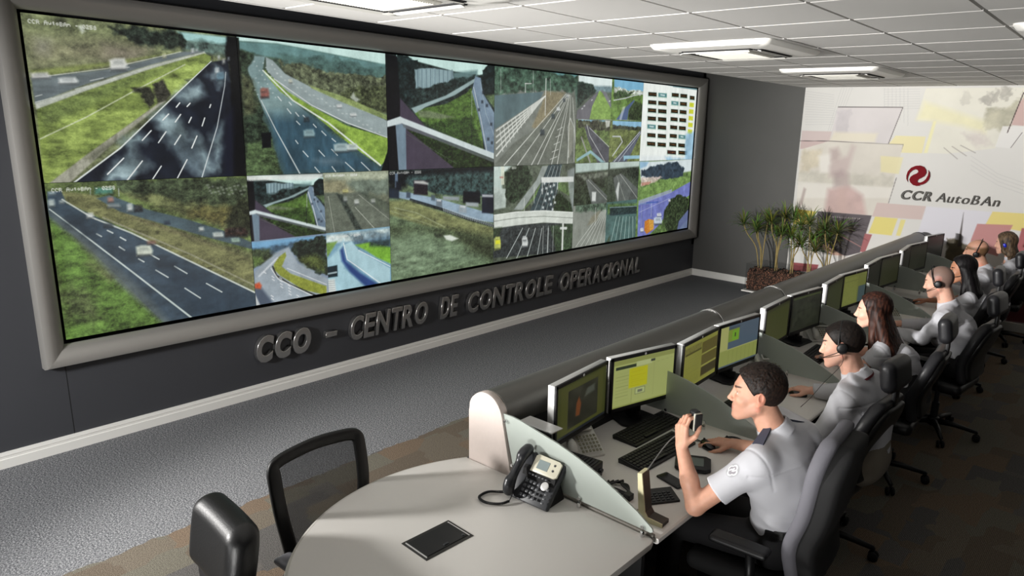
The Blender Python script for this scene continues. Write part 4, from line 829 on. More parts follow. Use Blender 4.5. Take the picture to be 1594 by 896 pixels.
def bot3(P):
    z = Z5; P.fill((96, 116, 84), 0.3, (9, 22))
    P.poly((52, 74, 72), z([(805, 60), (1395, 20), (1395, 200), (1100, 190), (900, 130), (805, 120)]), 0.02, 1, 0.6, (24, 26), rag=0.02)
    P.poly((14, 16, 22), z([(805, 60), (930, 50), (1000, 45), (1395, 25), (1395, 60), (1100, 70), (905, 90), (905, 150), (805, 170)]), 0.05, 0.85); P.poly((110, 134, 160), z([(842, 70), (858, 70), (858, 150), (842, 150)]), 0.012, 0.8)
    P.poly((136, 162, 182), z([(805, 165), (930, 180), (1100, 215), (1395, 300), (1395, 345), (1240, 325), (1100, 268), (900, 215), (805, 195)]), 0.012, 1, 0.12, (10, 20))
    for x, y, w, h, c in ((835, 182, 60, 60, (34, 44, 60)), (862, 140, 30, 50, (24, 28, 40)), (985, 150, 78, 84, (38, 30, 40)), (1270, 205, 96, 70, (20, 22, 30)), (1362, 240, 70, 110, (30, 34, 50)), (1088, 238, 34, 44, (100, 112, 120)), (1220, 270, 42, 44, (150, 164, 172)), (1055, 208, 22, 34, (80, 96, 106)), (917, 192, 24, 38, (70, 84, 100)), (1155, 210, 90, 24, (140, 150, 156)), (1272, 244, 70, 26, (150, 160, 164))):
        P.poly(c, z([(x-w/2, y-h/2), (x+w/2, y-h/2+4), (x+w/2, y+h/2), (x-w/2, y+h/2-4)]), 0.02, 0.95, 0.1)
    P.poly((214, 218, 210), z([(950, 112), (1000, 112), (1028, 124), (1028, 134), (950, 126)]), 0.02, 0.8); P.poly((200, 206, 208), z([(1328, 188), (1390, 190), (1390, 204), (1328, 202)]), 0.02, 0.8); P.poly((214, 220, 220), z([(1075, 216), (1100, 216), (1098, 228), (1076, 226)]), 0.012, 0.7); P.poly((210, 216, 218), z([(1206, 248), (1236, 252), (1234, 264), (1206, 260)]), 0.012, 0.7)
    P.line((30, 36, 40), z([(930, 220), (1100, 270), (1250, 325), (1395, 365)]), 0.05, 0.85)
    for k in range(30): P.line((190, 204, 206), z([(1110+k*10, 262+k*3.2), (1116+k*10, 282+k*3.2)]), 0.012, 0.75)
    P.poly((118, 124, 78), z([(805, 225), (920, 222), (1100, 285), (1250, 335), (1395, 375), (1395, 450), (1200, 400), (1000, 360), (805, 300)]), 0.03, 1, 0.3, (10, 26))
    P.poly((70, 82, 54), z([(805, 370), (1000, 360), (1200, 385), (1395, 420), (1395, 540), (1250, 460), (1000, 400), (805, 430)]), 0.09, 0.8, 0.35, (12, 22)); P.poly((58, 66, 44), z([(1180, 400), (1395, 440), (1395, 560), (1260, 520)]), 0.12, 0.8, 0.3)
    P.poly((112, 134, 104), z([(810, 430), (960, 400), (1180, 460), (1330, 560), (1100, 620), (810, 680)]), 0.16, 0.8, 0.35, (9, 30))
    P.line((150, 160, 120), z([(840, 262), (960, 290), (1120, 370)]), 0.02, 0.6); P.line((140, 150, 110), z([(820, 280), (1080, 372)]), 0.02, 0.5)
    P.poly((206, 216, 200), z([(1112, 418), (1150, 414), (1196, 434), (1160, 448), (1128, 440)]), 0.02); P.poly((40, 46, 36), z([(1060, 405), (1110, 405), (1110, 425), (1070, 425)]), 0.03, 0.7)
    caption(P, 4.08, 1.81, 'CCR AutoBAn - 0206', 0.021)
def bot4(P):
    z = Z3; P.fill((86, 96, 80), 0.3, (16, 16))
    P.poly((190, 214, 204), z([(20, 490), (110, 490), (60, 540), (60, 600), (20, 620)]), 0.03, 0.9); P.poly((180, 196, 186), z([(25, 590), (80, 600), (76, 680), (25, 690)]), 0.02, 0.9, 0.2)
    P.poly((46, 60, 42), z([(75, 530), (120, 500), (170, 495), (195, 560), (150, 640), (95, 660), (75, 620)]), 0.02, 1, 0.5, (26, 26), rag=0.03)
    P.poly((136, 146, 140), z([(110, 690), (210, 560), (235, 500), (262, 498), (230, 570), (150, 690)]), 0.012, 1, 0.15); P.poly((96, 128, 64), z([(190, 640), (225, 580), (250, 560), (225, 620), (150, 695)]), 0.02, 0.8, 0.2)
    P.poly((60, 78, 82), z([(262, 495), (322, 490), (300, 620), (285, 700), (180, 700)]), 0.012, 1, 0.3, (20, 20)); P.poly((90, 120, 60), z([(310, 560), (380, 540), (375, 640), (300, 600)]), 0.02, 0.7, 0.3, (16, 16)); P.poly((40, 56, 34), z([(280, 650), (310, 615), (360, 660), (372, 700), (285, 700)]), 0.02, 1, 0.4, (24, 24), rag=0.02)
    P.poly((130, 140, 138), z([(345, 520), (385, 500), (380, 700), (368, 700), (350, 600)]), 0.03, 0.9, 0.2)
    for k in range(4): P.line((214, 220, 214), z([(276+k*14, 500), (200+k*26, 700)]), 0.009, 0.7)
    for k in range(30): P.poly((216, 222, 220) if k % 2 else (50, 56, 62), z([(230+(k*37) % 60, 560+(k*23) % 130), (238+(k*37) % 60, 560+(k*23) % 130), (238+(k*37) % 60, 570+(k*23) % 130), (230+(k*37) % 60, 570+(k*23) % 130)]), 0.014, 0.8)
    P.poly((206, 212, 206), z([(232, 548), (372, 545), (372, 568), (232, 572)]), 0.012); P.line((180, 186, 180), z([(236, 570), (236, 620)]), 0.02, 0.9); P.line((190, 196, 190), z([(302, 568), (302, 600)]), 0.02, 0.9)
    P.poly((56, 62, 62), z([(20, 760), (380, 740), (380, 870), (20, 900)]), 0.012, 1, 0.3, (18, 18))
    for k in range(5): P.line((190, 200, 196), z([(150+k*28, 770), (80+k*44, 900)]), 0.018, 0.8)
    P.poly((200, 208, 196), z([(25, 712), (120, 698), (240, 692), (380, 700), (380, 752), (240, 745), (120, 758), (25, 772)]), 0.012, 1, 0.06, (8, 30)); P.line((130, 138, 128), z([(25, 740), (130, 724), (240, 718), (380, 726)]), 0.016, 0.8); P.line((226, 232, 222), z([(25, 714), (120, 700), (240, 694), (380, 702)]), 0.014, 0.9)
    P.poly((60, 84, 50), z([(270, 760), (380, 750), (380, 880), (300, 890)]), 0.03, 0.7, 0.4, (20, 20)); P.line((200, 206, 196), z([(326, 745), (322, 870)]), 0.05, 0.95); P.line((206, 212, 206), z([(316, 770), (340, 770)]), 0.05, 0.9)
    for x in (240, 262, 284): P.line((196, 204, 198), z([(x, 760), (x-3, 890)]), 0.01, 0.8)
    P.poly((52, 66, 44), z([(20, 770), (60, 765), (50, 800), (20, 815)]), 0.03, 0.8, 0.3); cars(P, z, [(40, 838, 30, 62, (190, 200, 90)), (160, 832, 26, 46, (226, 232, 226)), (158, 814, 16, 20, (214, 220, 216))]); P.poly((226, 226, 20), z([(32, 822), (52, 822), (52, 838), (32, 840)]), 0.012)
    P.poly((214, 220, 190), z([(56, 500), (70, 500), (70, 580), (56, 582)]), 0.012, 0.8); P.poly((170, 40, 40), z([(50, 545), (66, 545), (66, 552), (50, 552)]), 0.012, 0.5)
    P.line((222, 226, 222), z([(157, 640), (157, 695)]), 0.01, 0.8); P.line((222, 226, 222), z([(200, 590), (200, 660)]), 0.01, 0.8)
    caption(P, 5.47, 1.815, 'CCR AutoBAn - 0268', 0.019)
def bot5(P):
    z = Z3
    quad_clip(P, 4, 0, 0, 1); P.fill((56, 66, 50), 0.4, (20, 20)); P.poly((170, 192, 182), z([(380, 480), (560, 470), (560, 510), (380, 530)]), 0.03)
    P.poly((112, 118, 106), z([(380, 540), (540, 520), (540, 545), (420, 560)]), 0.03, 0.7, 0.5, (30, 30), rag=0.02); P.poly((96, 102, 98), z([(425, 560), (445, 555), (530, 640), (530, 665), (450, 665), (435, 600)]), 0.012, 1, 0.2); P.line((176, 180, 170), z([(435, 560), (520, 650)]), 0.014, 0.7); P.poly((216, 222, 216), z([(452, 612), (470, 612), (468, 652), (452, 652)]), 0.02, 0.9)
    quad_clip(P, 4, 0, 1, 1); P.fill((66, 76, 62), 0.35, (20, 20)); P.poly((176, 196, 186), z([(530, 470), (665, 470), (665, 500), (530, 512)]), 0.03)
    P.poly((92, 98, 94), z([(545, 550), (580, 530), (665, 610), (665, 665), (560, 665)]), 0.012, 1, 0.2); P.line((180, 184, 176), z([(575, 535), (650, 640)]), 0.014, 0.7); P.line((150, 156, 146), z([(560, 540), (600, 660)]), 0.014, 0.7); P.poly((214, 220, 214), z([(556, 610), (566, 570), (572, 572), (566, 655)]), 0.02, 0.8); P.poly((40, 48, 38), z([(600, 510), (665, 505), (665, 570), (620, 545)]), 0.03, 0.8, 0.4)
    quad_clip(P, 4, 0, 0, 0); P.fill((130, 136, 126), 0.1)
    P.poly((84, 104, 86), z([(380, 665), (540, 660), (540, 690), (380, 700)]), 0.03, 1, 0.5, (24, 24), rag=0.03)
    for k in range(8): P.line((204, 208, 198), z([(500+k*4, 690), (382+k*20, 850)]), 0.012, 0.75)
    P.poly((126, 122, 100), z([(450, 720), (490, 690), (470, 740), (430, 760)]), 0.03, 0.7); P.line((214, 218, 212), z([(468, 680), (466, 760)]), 0.01, 0.8)
    quad_clip(P, 4, 0, 1, 0); P.fill((76, 108, 104), 0.15, (10, 14)); P.poly((84, 112, 60), z([(520, 665), (665, 660), (665, 700), (520, 710)]), 0.03, 0.9, 0.4, (20, 20))
    for k in range(7): P.line((176, 204, 196), z([(560+k*14, 720), (530+k*20, 850)]), 0.02, 0.6)
    P.poly((42, 58, 66), z([(530, 678), (660, 672), (660, 705), (530, 715)]), 0.012, 0.85); P.line((132, 156, 160), z([(530, 680), (665, 673)]), 0.014, 0.9); P.poly((70, 84, 60), z([(515, 830), (530, 800), (530, 850)]), 0.02, 0.8)
    P.clipbox = None
def bot6(P):
    z = Z3; P.fill((98, 128, 66), 0.35, (16, 16))
    P.poly((206, 222, 224), z([(660, 480), (730, 478), (850, 470), (890, 465), (890, 520), (665, 560)]), 0.03); P.poly((54, 70, 84), z([(668, 520), (730, 495), (820, 480), (855, 510), (850, 545), (770, 560), (668, 545)]), 0.02, 1, 0.35, (26, 26), rag=0.03); P.poly((120, 170, 210), z([(660, 480), (700, 480), (690, 500), (660, 512)]), 0.03, 0.8)
    P.poly((200, 180, 168), z([(665, 552), (715, 545), (760, 548), (700, 580), (665, 588)]), 0.02, 0.9, 0.3, (40, 40), rag=0.02); P.poly((180, 100, 80), z([(668, 572), (712, 566), (700, 580), (668, 586)]), 0.012, 0.6)
    P.poly((112, 146, 72), z([(662, 600), (760, 560), (860, 545), (880, 550), (880, 580), (800, 620), (662, 655)]), 0.02, 1, 0.25, (16, 20))
    P.poly((112, 120, 196), z([(655, 662), (800, 612), (885, 565), (885, 620), (800, 680), (740, 760), (700, 800), (650, 812)]), 0.012, 1, 0.15, (14, 14)); P.poly((150, 160, 196), z([(655, 650), (800, 600), (800, 615), (655, 670)]), 0.012, 0.8)
    P.poly((52, 66, 40), z([(765, 700), (790, 650), (830, 620), (870, 640), (875, 720), (820, 790), (780, 800), (762, 740)]), 0.02, 1, 0.55, (30, 30), rag=0.03); P.poly((104, 116, 176), z([(830, 740), (870, 690), (885, 690), (880, 780), (820, 795)]), 0.02, 0.8)
    P.line((112, 140, 190), z([(660, 665), (712, 660)]), 0.02, 0.9); P.line((170, 186, 214), z([(712, 658), (710, 720)]), 0.014, 0.9); P.line((150, 166, 200), z([(668, 670), (668, 760)]), 0.012, 0.8); P.line((60, 90, 180), z([(690, 660), (740, 655)]), 0.03, 0.8)
    P.line((214, 220, 236), z([(660, 700), (790, 640)]), 0.008, 0.6); P.line((214, 220, 236), z([(690, 790), (760, 720)]), 0.01, 0.7)
    P.poly((206, 120, 30), z([(682, 740), (700, 730), (720, 735), (720, 775), (690, 795), (680, 780)]), 0.014); P.poly((226, 170, 60), z([(700, 732), (722, 734), (722, 772), (704, 782)]), 0.014, 0.6)
    cars(P, z, [(740, 738, 36, 34, (190, 206, 216)), (745, 712, 20, 16, (220, 226, 230)), (670, 778, 14, 18, (226, 230, 236)), (790, 650, 10, 10, (230, 232, 236))])
LB = {'A': 'upper left corner camera screen showing a road in tree shadow beside a grass bank', 'B': 'upper camera screen showing a wide highway through woods under a pale sky',
      'C': 'upper camera screen showing a white beam crossing in front of tower blocks', 'D': 'upper camera screen showing a toll area with many painted lanes and a tall pole',
      'E': 'upper camera screen split into four small road views with blue sky', 'F': 'upper right screen showing a white table of dark and yellow cells',
      'G': 'lower left corner camera screen showing a white car on a dark highway with green bank', 'H': 'lower camera screen split into four views with an orange truck in one',
      'I': 'lower camera screen showing a meadow below a line of lorries and a fence', 'J': 'lower camera screen showing a white concrete overpass above a busy road',
      'K': 'lower camera screen split into four dim road views with a dark gantry', 'L': 'lower right corner camera screen showing an orange lorry on a bluish road'}
for k, (key, fn) in enumerate(zip('ABCDEF', (top1, top2, top3, top4, top5, top6))): panel(k, 1, LB[key], fn)
for k, (key, fn) in enumerate(zip('GHIJKL', (bot1, bot2, bot3, bot4, bot5, bot6))): panel(k, 0, LB[key], fn)

# ------------------------------------------------------------------ ceiling cassettes
def cassette(label, x0, y0, s=0.95):
    r = thing('air_conditioning_cassette', label, 'air conditioner', (x0+s/2, y0+s/2, ZC), 0, 'ceiling air conditioners'); h = s/2
    b = B(); n = 24
    prof = [(h, -0.001), (h, -0.01), (h-0.02, -0.035), (h-0.11, -0.045)]
    rings = []
    for rr, zz in prof:
        pts = []
        for k in range(4):
            cx = (rr-0.05)*(1 if k in (0, 3) else -1); cy = (rr-0.05)*(1 if k in (0, 1) else -1)
            for q in range(5):
                a = PI/2*k+PI/2*q/4; pts.append(b.bm.verts.new((cx+0.05*math.cos(a), cy+0.05*math.sin(a), zz)))
        rings.append(pts)
    for A, C in zip(rings, rings[1:]):
        for k in range(len(A)): b.bm.faces.new((A[k], A[(k+1) % len(A)], C[(k+1) % len(A)], C[k]))
    b.bm.faces.new(rings[-1]); b.build('housing', M_white, r, auto=40)
    g = h-0.26; b = B()
    b.box(-g, g, -g, g, -0.058, -0.046, 0.004)
    for k in range(26): b.box(-g+0.02, g-0.02, -g+0.02+k*(2*g-0.04)/26, -g+0.026+k*(2*g-0.04)/26, -0.062, -0.057)
    b.build('intake_grille', mat('grille_plastic', (190, 188, 178), 0.5), r)
    for k in range(4):
        a = k*PI/2; b = B().box(-0.27, 0.27, h-0.205, h-0.145, -0.052, -0.044, 0.002); b.build('air_slot', M_blackm, r).rotation_euler = (0, 0, a)
        b = B().box(-0.26, 0.26, h-0.19, h-0.152, -0.056, -0.05, 0.002, rot=Matrix.Rotation(-0.3, 3, 'X')); b.build('louvre', mat('louvre_plastic', (214, 212, 205), 0.4), r).rotation_euler = (0, 0, a)
    return r
cassette('white ceiling air conditioner at the top edge, nearest the camera', 2.09, 1.64)
cassette('white ceiling air conditioner in the middle of the row over the desks', 2.45, 4.6)
cassette('small looking white ceiling air conditioner farthest down the room', 2.45, 6.94)
cassette('white ceiling air conditioner cut off by the right edge of the picture', 4.76, 4.57)

# ------------------------------------------------------------------ console desk
DZ = 0.74; DX0, DX1 = 3.40, 4.24; DY0, DY1 = 2.165, 9.93
DIV = [2.14, 3.222, 4.335, 5.45, 6.575, 7.70, 8.83]
dk = thing('console_desk', 'long pale console desk with a metal tube along its back edge', 'desk', (3.8, 2.15, 0))
def dpart(b, name, m, auto=None):
    o = b.build(name, m, dk, auto=auto); o.location = (-3.8, -2.15, 0); return o
b = B().prism([(DX0, DZ), (DX1-0.012, DZ), (DX1-0.003, DZ-0.004), (DX1, DZ-0.013), (DX1-0.003, DZ-0.022), (DX1-0.012, DZ-0.027), (DX0, DZ-0.027)], 'y', DY0, DY1); dpart(b, 'worktop', M_lam)
TX, TZ, TR = 3.305, 0.995, 0.108
pts = [(TX+TR*math.cos(a), TZ+TR*math.sin(a)) for a in [math.radians(-25+k*(230)/26) for k in range(27)]]
b = B().prism(pts, 'y', 2.165, 9.78); dpart(b, 'tube_cover', M_alu, 30)
b = B()
for y in (4.27, 5.32): 
    L = [(TX+(TR+0.003)*math.cos(a), y, TZ+(TR+0.003)*math.sin(a)) for a in [math.radians(-25+k*230/26) for k in range(27)]]; b.tube(L, 0.004, 6)
dpart(b, 'joint_ring', M_chrome, 30)
for y0, y1 in ((9.765, 9.80),):
    dpart(B().prism([(TX+(TR+0.006)*math.cos(a), TZ+(TR+0.006)*math.sin(a)) for a in [math.radians(k*15) for k in range(24)]], 'y', y0, y1, 0.005), 'end_cap', M_dark, 30)
b = B().box(TX-0.09, TX-0.07, 2.165, 9.9, 0, TZ-0.02); dpart(b, 'screen_side_panel', M_panel)
b = B().prism([(TX+0.085, TZ-0.04), (TX+0.097, TZ-0.04), (DX0+0.03, DZ), (DX0+0.01, DZ)], 'y', 2.165, 9.78); dpart(b, 'cable_tray_panel', M_blackm)
ep = [(3.188, 0), (3.188, 0.985)]+[(3.298+0.110*math.cos(a), 0.99+0.112*math.sin(a)) for a in [math.radians(180-k*10) for k in range(1, 18)]]+[(3.468, DZ), (3.468, 0)]
dpart(B().prism(ep, 'y', 2.125, 2.165, 0.004), 'end_panel', M_panel, 40)
ee = [(3.298+0.1115*math.cos(a), 0.99+0.1135*math.sin(a)) for a in [math.radians(50-k*8) for k in range(6)]]+[(3.470, DZ)]
for k in range(7):
    y = DIV[k]+0.02 if k else 2.19
    dpart(B().prism([(DX0+0.03, 0.02), (DX1-0.09, 0.02), (DX1-0.09, DZ-0.03), (DX0+0.03, DZ-0.03)], 'y', y, y+0.025), 'side_support', M_fabd)
dpart(B().box(DX0+0.02, DX0+0.04, 2.2, 9.9, 0.15, DZ-0.03), 'modesty_panel', M_blackm)
# frosted glass dividers
GP = [(3.405, 1.028), (3.46, 1.030), (3.516, 1.025), (3.624, 1.006), (3.735, 0.987), (3.842, 0.960), (3.945, 0.926), (4.045, 0.884), (4.150, 0.835), (4.222, 0.790), (4.226, 0.778), (4.216, 0.770), (3.475, 0.770)]
DN = ['beside the grey desk telephone at the near desk end', 'between the man holding the microphone and the lanyard man', 'in front of the woman with long brown hair, near side', 'beyond the woman with long brown hair', 'beyond the shaven headed man', 'beyond the woman with long black hair', 'beside the far single monitor']
for k, y in enumerate(DIV):
    r = thing('glass_divider', 'curved frosted glass desk divider '+DN[k], 'divider', (3.4, y, DZ), 0, 'frosted desk dividers')
    B().prism([(x-3.4, zz-DZ) for x, zz in GP], 'y', -0.004, 0.004, 0.001).build('glass_pane', M_glassf, r)
    for x in (3.62, 3.86, 4.18):
        B().lathe([(0.009, 0.0), (0.009, 0.022), (0.007, 0.026)], (x-3.4, -0.006, 0), 12).lathe([(0.008, -0.012), (0.009, -0.01), (0.009, 0.01), (0.008, 0.012)], (x-3.4, 0, 0.042), 12, Matrix.Rotation(PI/2, 3, 'X')).build('glass_clip', M_chrome, r, auto=35)
    for zz, x in ((1.0, 3.413), (0.80, 3.462)):
        B().lathe([(0.007, -0.02), (0.009, -0.018), (0.009, 0.016), (0.007, 0.02)], (x-3.4+0.012, 0, zz-DZ), 12, Matrix.Rotation(PI/2, 3, 'X')).build('glass_clip', M_chrome, r, auto=35)
    if k == 0: B().box(0.06, 0.82, 0.012, 0.03, 0.0, 0.012, 0.004).build('foot_rail', M_edge, r)

# ------------------------------------------------------------------ oval meeting table
tb = thing('meeting_table', 'white rounded meeting table joined to the near end of the console desk', 'table', (3.8, 1.6, 0))
cx, cy, rr = 3.825, 1.70, 0.767
ol = [(cx+rr*math.cos(a), cy+rr*math.sin(a)) for a in [math.radians(147+k*(300-147)/46) for k in range(47)]]
ol += [(4.215, 1.07), (4.228, 1.25), (4.232, 1.8), (4.234, 2.12), (4.225, 2.145), (4.20, 2.155), (3.47, 2.155), (3.47, 2.12), (3.19, 2.12)]
o = B().prism(ol, 'z', DZ-0.028, DZ, 0.005).build('tabletop', M_lam, tb, auto=35); o.location = (-3.8, -1.6, 0)
def grow(P, d):
    n = len(P); out = []
    for i in range(n):
        a, b_ = Vector(P[i-1]), Vector(P[(i+1) % n]); t = (b_-a).normalized(); out.append((P[i][0]+t.y*d, P[i][1]-t.x*d))
    return out
bnd = ol[:48]
b = B(); b.tube([(p[0], p[1], DZ-0.014) for p in bnd], 0.0145, 8); o = b.build('edge_band', mat('pale_edge_band', (196, 193, 186), 0.35), tb, auto=40); o.location = (-3.8, -1.6, 0)
B().lathe([(0.28, 0), (0.28, 0.015), (0.06, 0.03), (0.045, 0.06), (0.045, 0.66), (0.16, 0.70), (0.16, 0.712)], (0.0, 0.0, 0), 28).build('pedestal', M_dark, tb, auto=40)
# cap of the desk corner by the table
pb = thing('power_socket_box', 'black flush power socket box set into the white meeting table', 'socket', (3.608, 1.573, DZ), math.radians(-2))
B().box(-0.078, 0.078, -0.115, 0.115, -0.02, 0.002, 0.001).build('rim', mat('box_rim', (38, 37, 34), 0.4), pb)
B().box(-0.062, 0.062, -0.1, 0.1, 0.0, 0.0045, 0.0015).build('lid', M_black, pb)
B().box(-0.066, 0.066, 0.101, 0.105, 0.0, 0.004).box(-0.066, 0.066, -0.105, -0.101, 0, 0.004).build('slot_trim', M_silver, pb)
B().box(0.045, 0.055, -0.012, 0.012, 0.004, 0.008, 0.002).ball((0.05, 0.085, 0.005), 0.008, (1, 1, 0.5), 1).build('catch', M_dark, pb)

# ------------------------------------------------------------------ telephones
def coil(path, r, turns, w, n=6, name='cord'):
    pts = [Vector(p) for p in path]; L = [0]
    for a, c in zip(pts, pts[1:]): L.append(L[-1]+(c-a).length)
    out = []; N = turns*10
    for i in range(N+1):
        s = L[-1]*i/N; k = max(j for j in range(len(L)) if L[j] <= s+1e-9); k = min(k, len(pts)-2); t = (s-L[k])/(L[k+1]-L[k]); p = pts[k].lerp(pts[k+1], t)
        d = (pts[k+1]-pts[k]).normalized(); u = d.orthogonal().normalized(); u = Vector((0, 0, 1)).cross(d).normalized() if abs(d.z) < 0.9 else u; v = d.cross(u); a = 2*PI*turns*i/N
        out.append(p+(u*math.cos(a)+v*math.sin(a))*r)
    return B().tube(out, w, n)
def smooth_path(P, n=8):
    P = [Vector(p) for p in P]; out = []
    for i in range(len(P)-1):
        p0, p1, p2, p3 = P[max(i-1, 0)], P[i], P[i+1], P[min(i+2, len(P)-1)]
        for k in range(n):
            t = k/n; out.append(0.5*((2*p1)+(p2-p0)*t+(2*p0-5*p1+4*p2-p3)*t*t+(3*p1-p0-3*p2+p3)*t**3))
    out.append(P[-1]); return out
def big_phone():
    r = thing('office_telephone', 'dark grey office telephone with cream display on the white meeting table', 'telephone', (3.665, 1.985, DZ), math.radians(3))
    R = Matrix.Rotation(math.radians(48), 3, 'X')
    W_, H_ = 0.19, 0.205
    b = B(); b.box(-0.07, 0.125, 0, H_, -0.018, 0.008, 0.006, R, (0, 0.0, 0.018)); o = b.build('body', M_dark, r, auto=40)
    M4 = Matrix.Translation((0, 0, 0.018)) @ R.to_4x4()   # face-plate coordinates
    def fp(bb, name, m, par=r, auto=40): o = bb.build(name, m, par, auto=auto); o.matrix_local = M4; return o
    B().prism([(0.02, 0.0), (0.15, 0.0), (0.15, 0.012), (0.10, 0.13), (0.085, 0.12), (0.055, 0.03)], 'x', -0.06, 0.115).build('foot', M_blackm, r)
    bz = fp(B().prism([(-0.018, 0.128), (0.108, 0.128), (0.122, 0.138), (0.122, 0.196), (0.105, 0.205), (-0.005, 0.207), (-0.018, 0.198)], 'z', 0.004, 0.016, 0.004), 'display_bezel', mat('cream_bezel', (206, 202, 182), 0.35))
    o = B().box(0.008, 0.066, 0.146, 0.186, 0.016, 0.0175, 0.0).build('display', M_lcd, bz)
    for q in ((0.092, 0.158), (0.092, 0.182)): B().lathe([(0.005, 0), (0.005, 0.003), (0.004, 0.004)], (q[0], q[1], 0.0155), 12).build('button', M_dark, bz)
    b = B()
    for i in range(4):
        for j in range(4): b.box(-0.012+i*0.022-0.008, -0.012+i*0.022+0.008, 0.022+j*0.021-0.006, 0.022+j*0.021+0.006, 0.007, 0.0115, 0.002)
    for i in range(6): b.box(-0.014+i*0.018-0.006, -0.014+i*0.018+0.006, 0.112, 0.119, 0.007, 0.0105, 0.0015)
    for j in range(4): b.box(0.098, 0.112, 0.016+j*0.019, 0.027+j*0.019, 0.007, 0.011, 0.002)
    fp(b, 'keypad', M_key)
    fp(B().lathe([(0.019, 0.008), (0.019, 0.011), (0.016, 0.0125), (0.009, 0.0125)], (0.083, 0.088, 0), 20), 'navigation_pad', M_silver)
    # handset, resting in its cradle along the left side
    s = SDF((-0.05, -0.03, -0.02), (0.05, 0.26, 0.10), 0.003)
    s.cone((0, 0.035, 0.045), (0, 0.19, 0.045), 0.019, 0.019, 0.02).cone((0, 0.02, 0.03), (0, 0.055, 0.052), 0.024, 0.021, 0.02).cone((0, 0.21, 0.03), (0, 0.175, 0.052), 0.026, 0.021, 0.02)
    s.ell((0, 0.11, 0.005), (0.05, 0.06, 0.03), None, 0.008, 'sub')
    V, F = s.mesh(); h = np_obj('handset', V, F, mat('handset_plastic', (40, 41, 44), 0.32), r); h.matrix_local = M4 @ Matrix.Translation((-0.062, -0.005, 0.0))
    B().box(-0.092, -0.034, 0.0, 0.21, -0.014, 0.012, 0.006, R, (0, 0, 0.018)).build('cradle', M_dark, r, auto=40)
    p = smooth_path([(-0.075, -0.002, 0.03), (-0.12, 0.005, 0.012), (-0.165, -0.03, 0.01), (-0.165, -0.085, 0.01), (-0.115, -0.10, 0.01), (-0.06, -0.07, 0.01), (-0.042, -0.03, 0.012)])
    o = coil(p, 0.0045, 75, 0.0019).build('cord', M_black, r, True)
    B().tube(smooth_path([(-0.042, -0.03, 0.012), (-0.045, -0.012, 0.025), (-0.05, 0.0, 0.03)]), 0.002).tube([(-0.075, -0.002, 0.03), (-0.062, 0.02, 0.04)], 0.002).build('cord_end', M_black, r, True)
    return r
big_phone()
def white_phone():
    r = thing('desk_telephone', 'white desk telephone', 'telephone', (0, 0, 0), 0, 'pale desk telephones')
    R = Matrix.Rotation(math.radians(24), 3, 'X'); M4 = Matrix.Translation((0, 0, 0.016)) @ R.to_4x4()
    B().box(-0.105, 0.105, 0, 0.20, -0.014, 0.014, 0.008, R, (0, 0, 0.016), 3).prism([(0.02, 0), (0.19, 0), (0.18, 0.085), (0.02, 0.02)], 'x', -0.09, 0.09).build('body', M_wph, r, auto=40)
    f = B().box(-0.015, 0.085, 0.145, 0.195, 0.01, 0.024, 0.004).build('display_hood', M_wph, r, auto=40); f.matrix_local = M4
    B().box(-0.006, 0.076, 0.155, 0.188, 0.024, 0.0255).build('display', mat('dim_lcd', (92, 96, 84), 0.3), f)
    b = B()
    for i in range(6):
        for j in range(5): b.box(-0.012+i*0.0185-0.006, -0.012+i*0.0185+0.006, 0.018+j*0.023-0.007, 0.018+j*0.023+0.007, 0.013, 0.018, 0.002)
    k = b.build('keypad', mat('olive_keys', (128, 126, 104), 0.5), r, auto=40); k.matrix_local = M4
    s = SDF((-0.04, -0.03, -0.02), (0.04, 0.25, 0.09), 0.005)
    s.cone((0, 0.035, 0.04), (0, 0.165, 0.04), 0.017, 0.017, 0.02).cone((0, 0.02, 0.028), (0, 0.05, 0.045), 0.024, 0.02, 0.02).cone((0, 0.18, 0.028), (0, 0.15, 0.045), 0.024, 0.02, 0.02)
    V, F = s.mesh(); h = np_obj('handset', V, F, M_wph, r); h.matrix_local = M4 @ Matrix.Translation((-0.068, 0, 0))
    return r

# ------------------------------------------------------------------ monitors
MW, MH = 0.475, 0.305
M_scrD = attr_mat('lit_monitor', 0.62, 0.3, 0.5)
def mon_body():
    r = thing('computer_monitor', 'm', 'monitor', (0, 0, 0), 0, 'widescreen monitors on the console desk')
    B().box(-0.045, -0.008, -MW/2, MW/2, 0.105, 0.105+MH, 0.003).build('housing', M_silver, r, auto=40)
    b = B(); t = 0.018
    b.box(-0.009, 0.002, -MW/2, MW/2, 0.105+MH-t, 0.105+MH, 0.001).box(-0.009, 0.002, -MW/2, MW/2, 0.105, 0.105+t+0.006, 0.001).box(-0.009, 0.002, -MW/2, -MW/2+t, 0.106, 0.104+MH, 0.001).box(-0.009, 0.002, MW/2-t, MW/2, 0.106, 0.104+MH, 0.001)
    bz = b.build('bezel', M_black, r, auto=40)
    b2 = B().lathe([(0.007, -0.0005), (0.007, 0.0005)], (0.0025, 0, 0.105+MH-t/2), 14, Matrix.Rotation(PI/2, 3, 'Y')); b2.build('maker_mark', M_silver, bz)
    B().box(-0.09, -0.045, -0.035, 0.035, 0.05, 0.30, 0.006).box(-0.12, -0.01, -0.012, 0.012, 0.01, 0.06, 0.004).build('stand_neck', M_black, r, auto=40)
    B().prism([(-0.15, -0.10), (-0.15, 0.10), (-0.02, 0.12), (0.03, 0.10), (0.03, -0.10), (-0.02, -0.12)], 'z', 0.001, 0.014, 0.004).build('stand_base', M_black, r, auto=40)
    return r
proto = mon_body()
def R_(P, c, x0, y0, x1, y1, soft=0.003, a=1, n=0, sc=(40, 40)): P.poly(c, [(x0, y0), (x1, y0), (x1, y1), (x0, y1)], soft, a, n, sc)
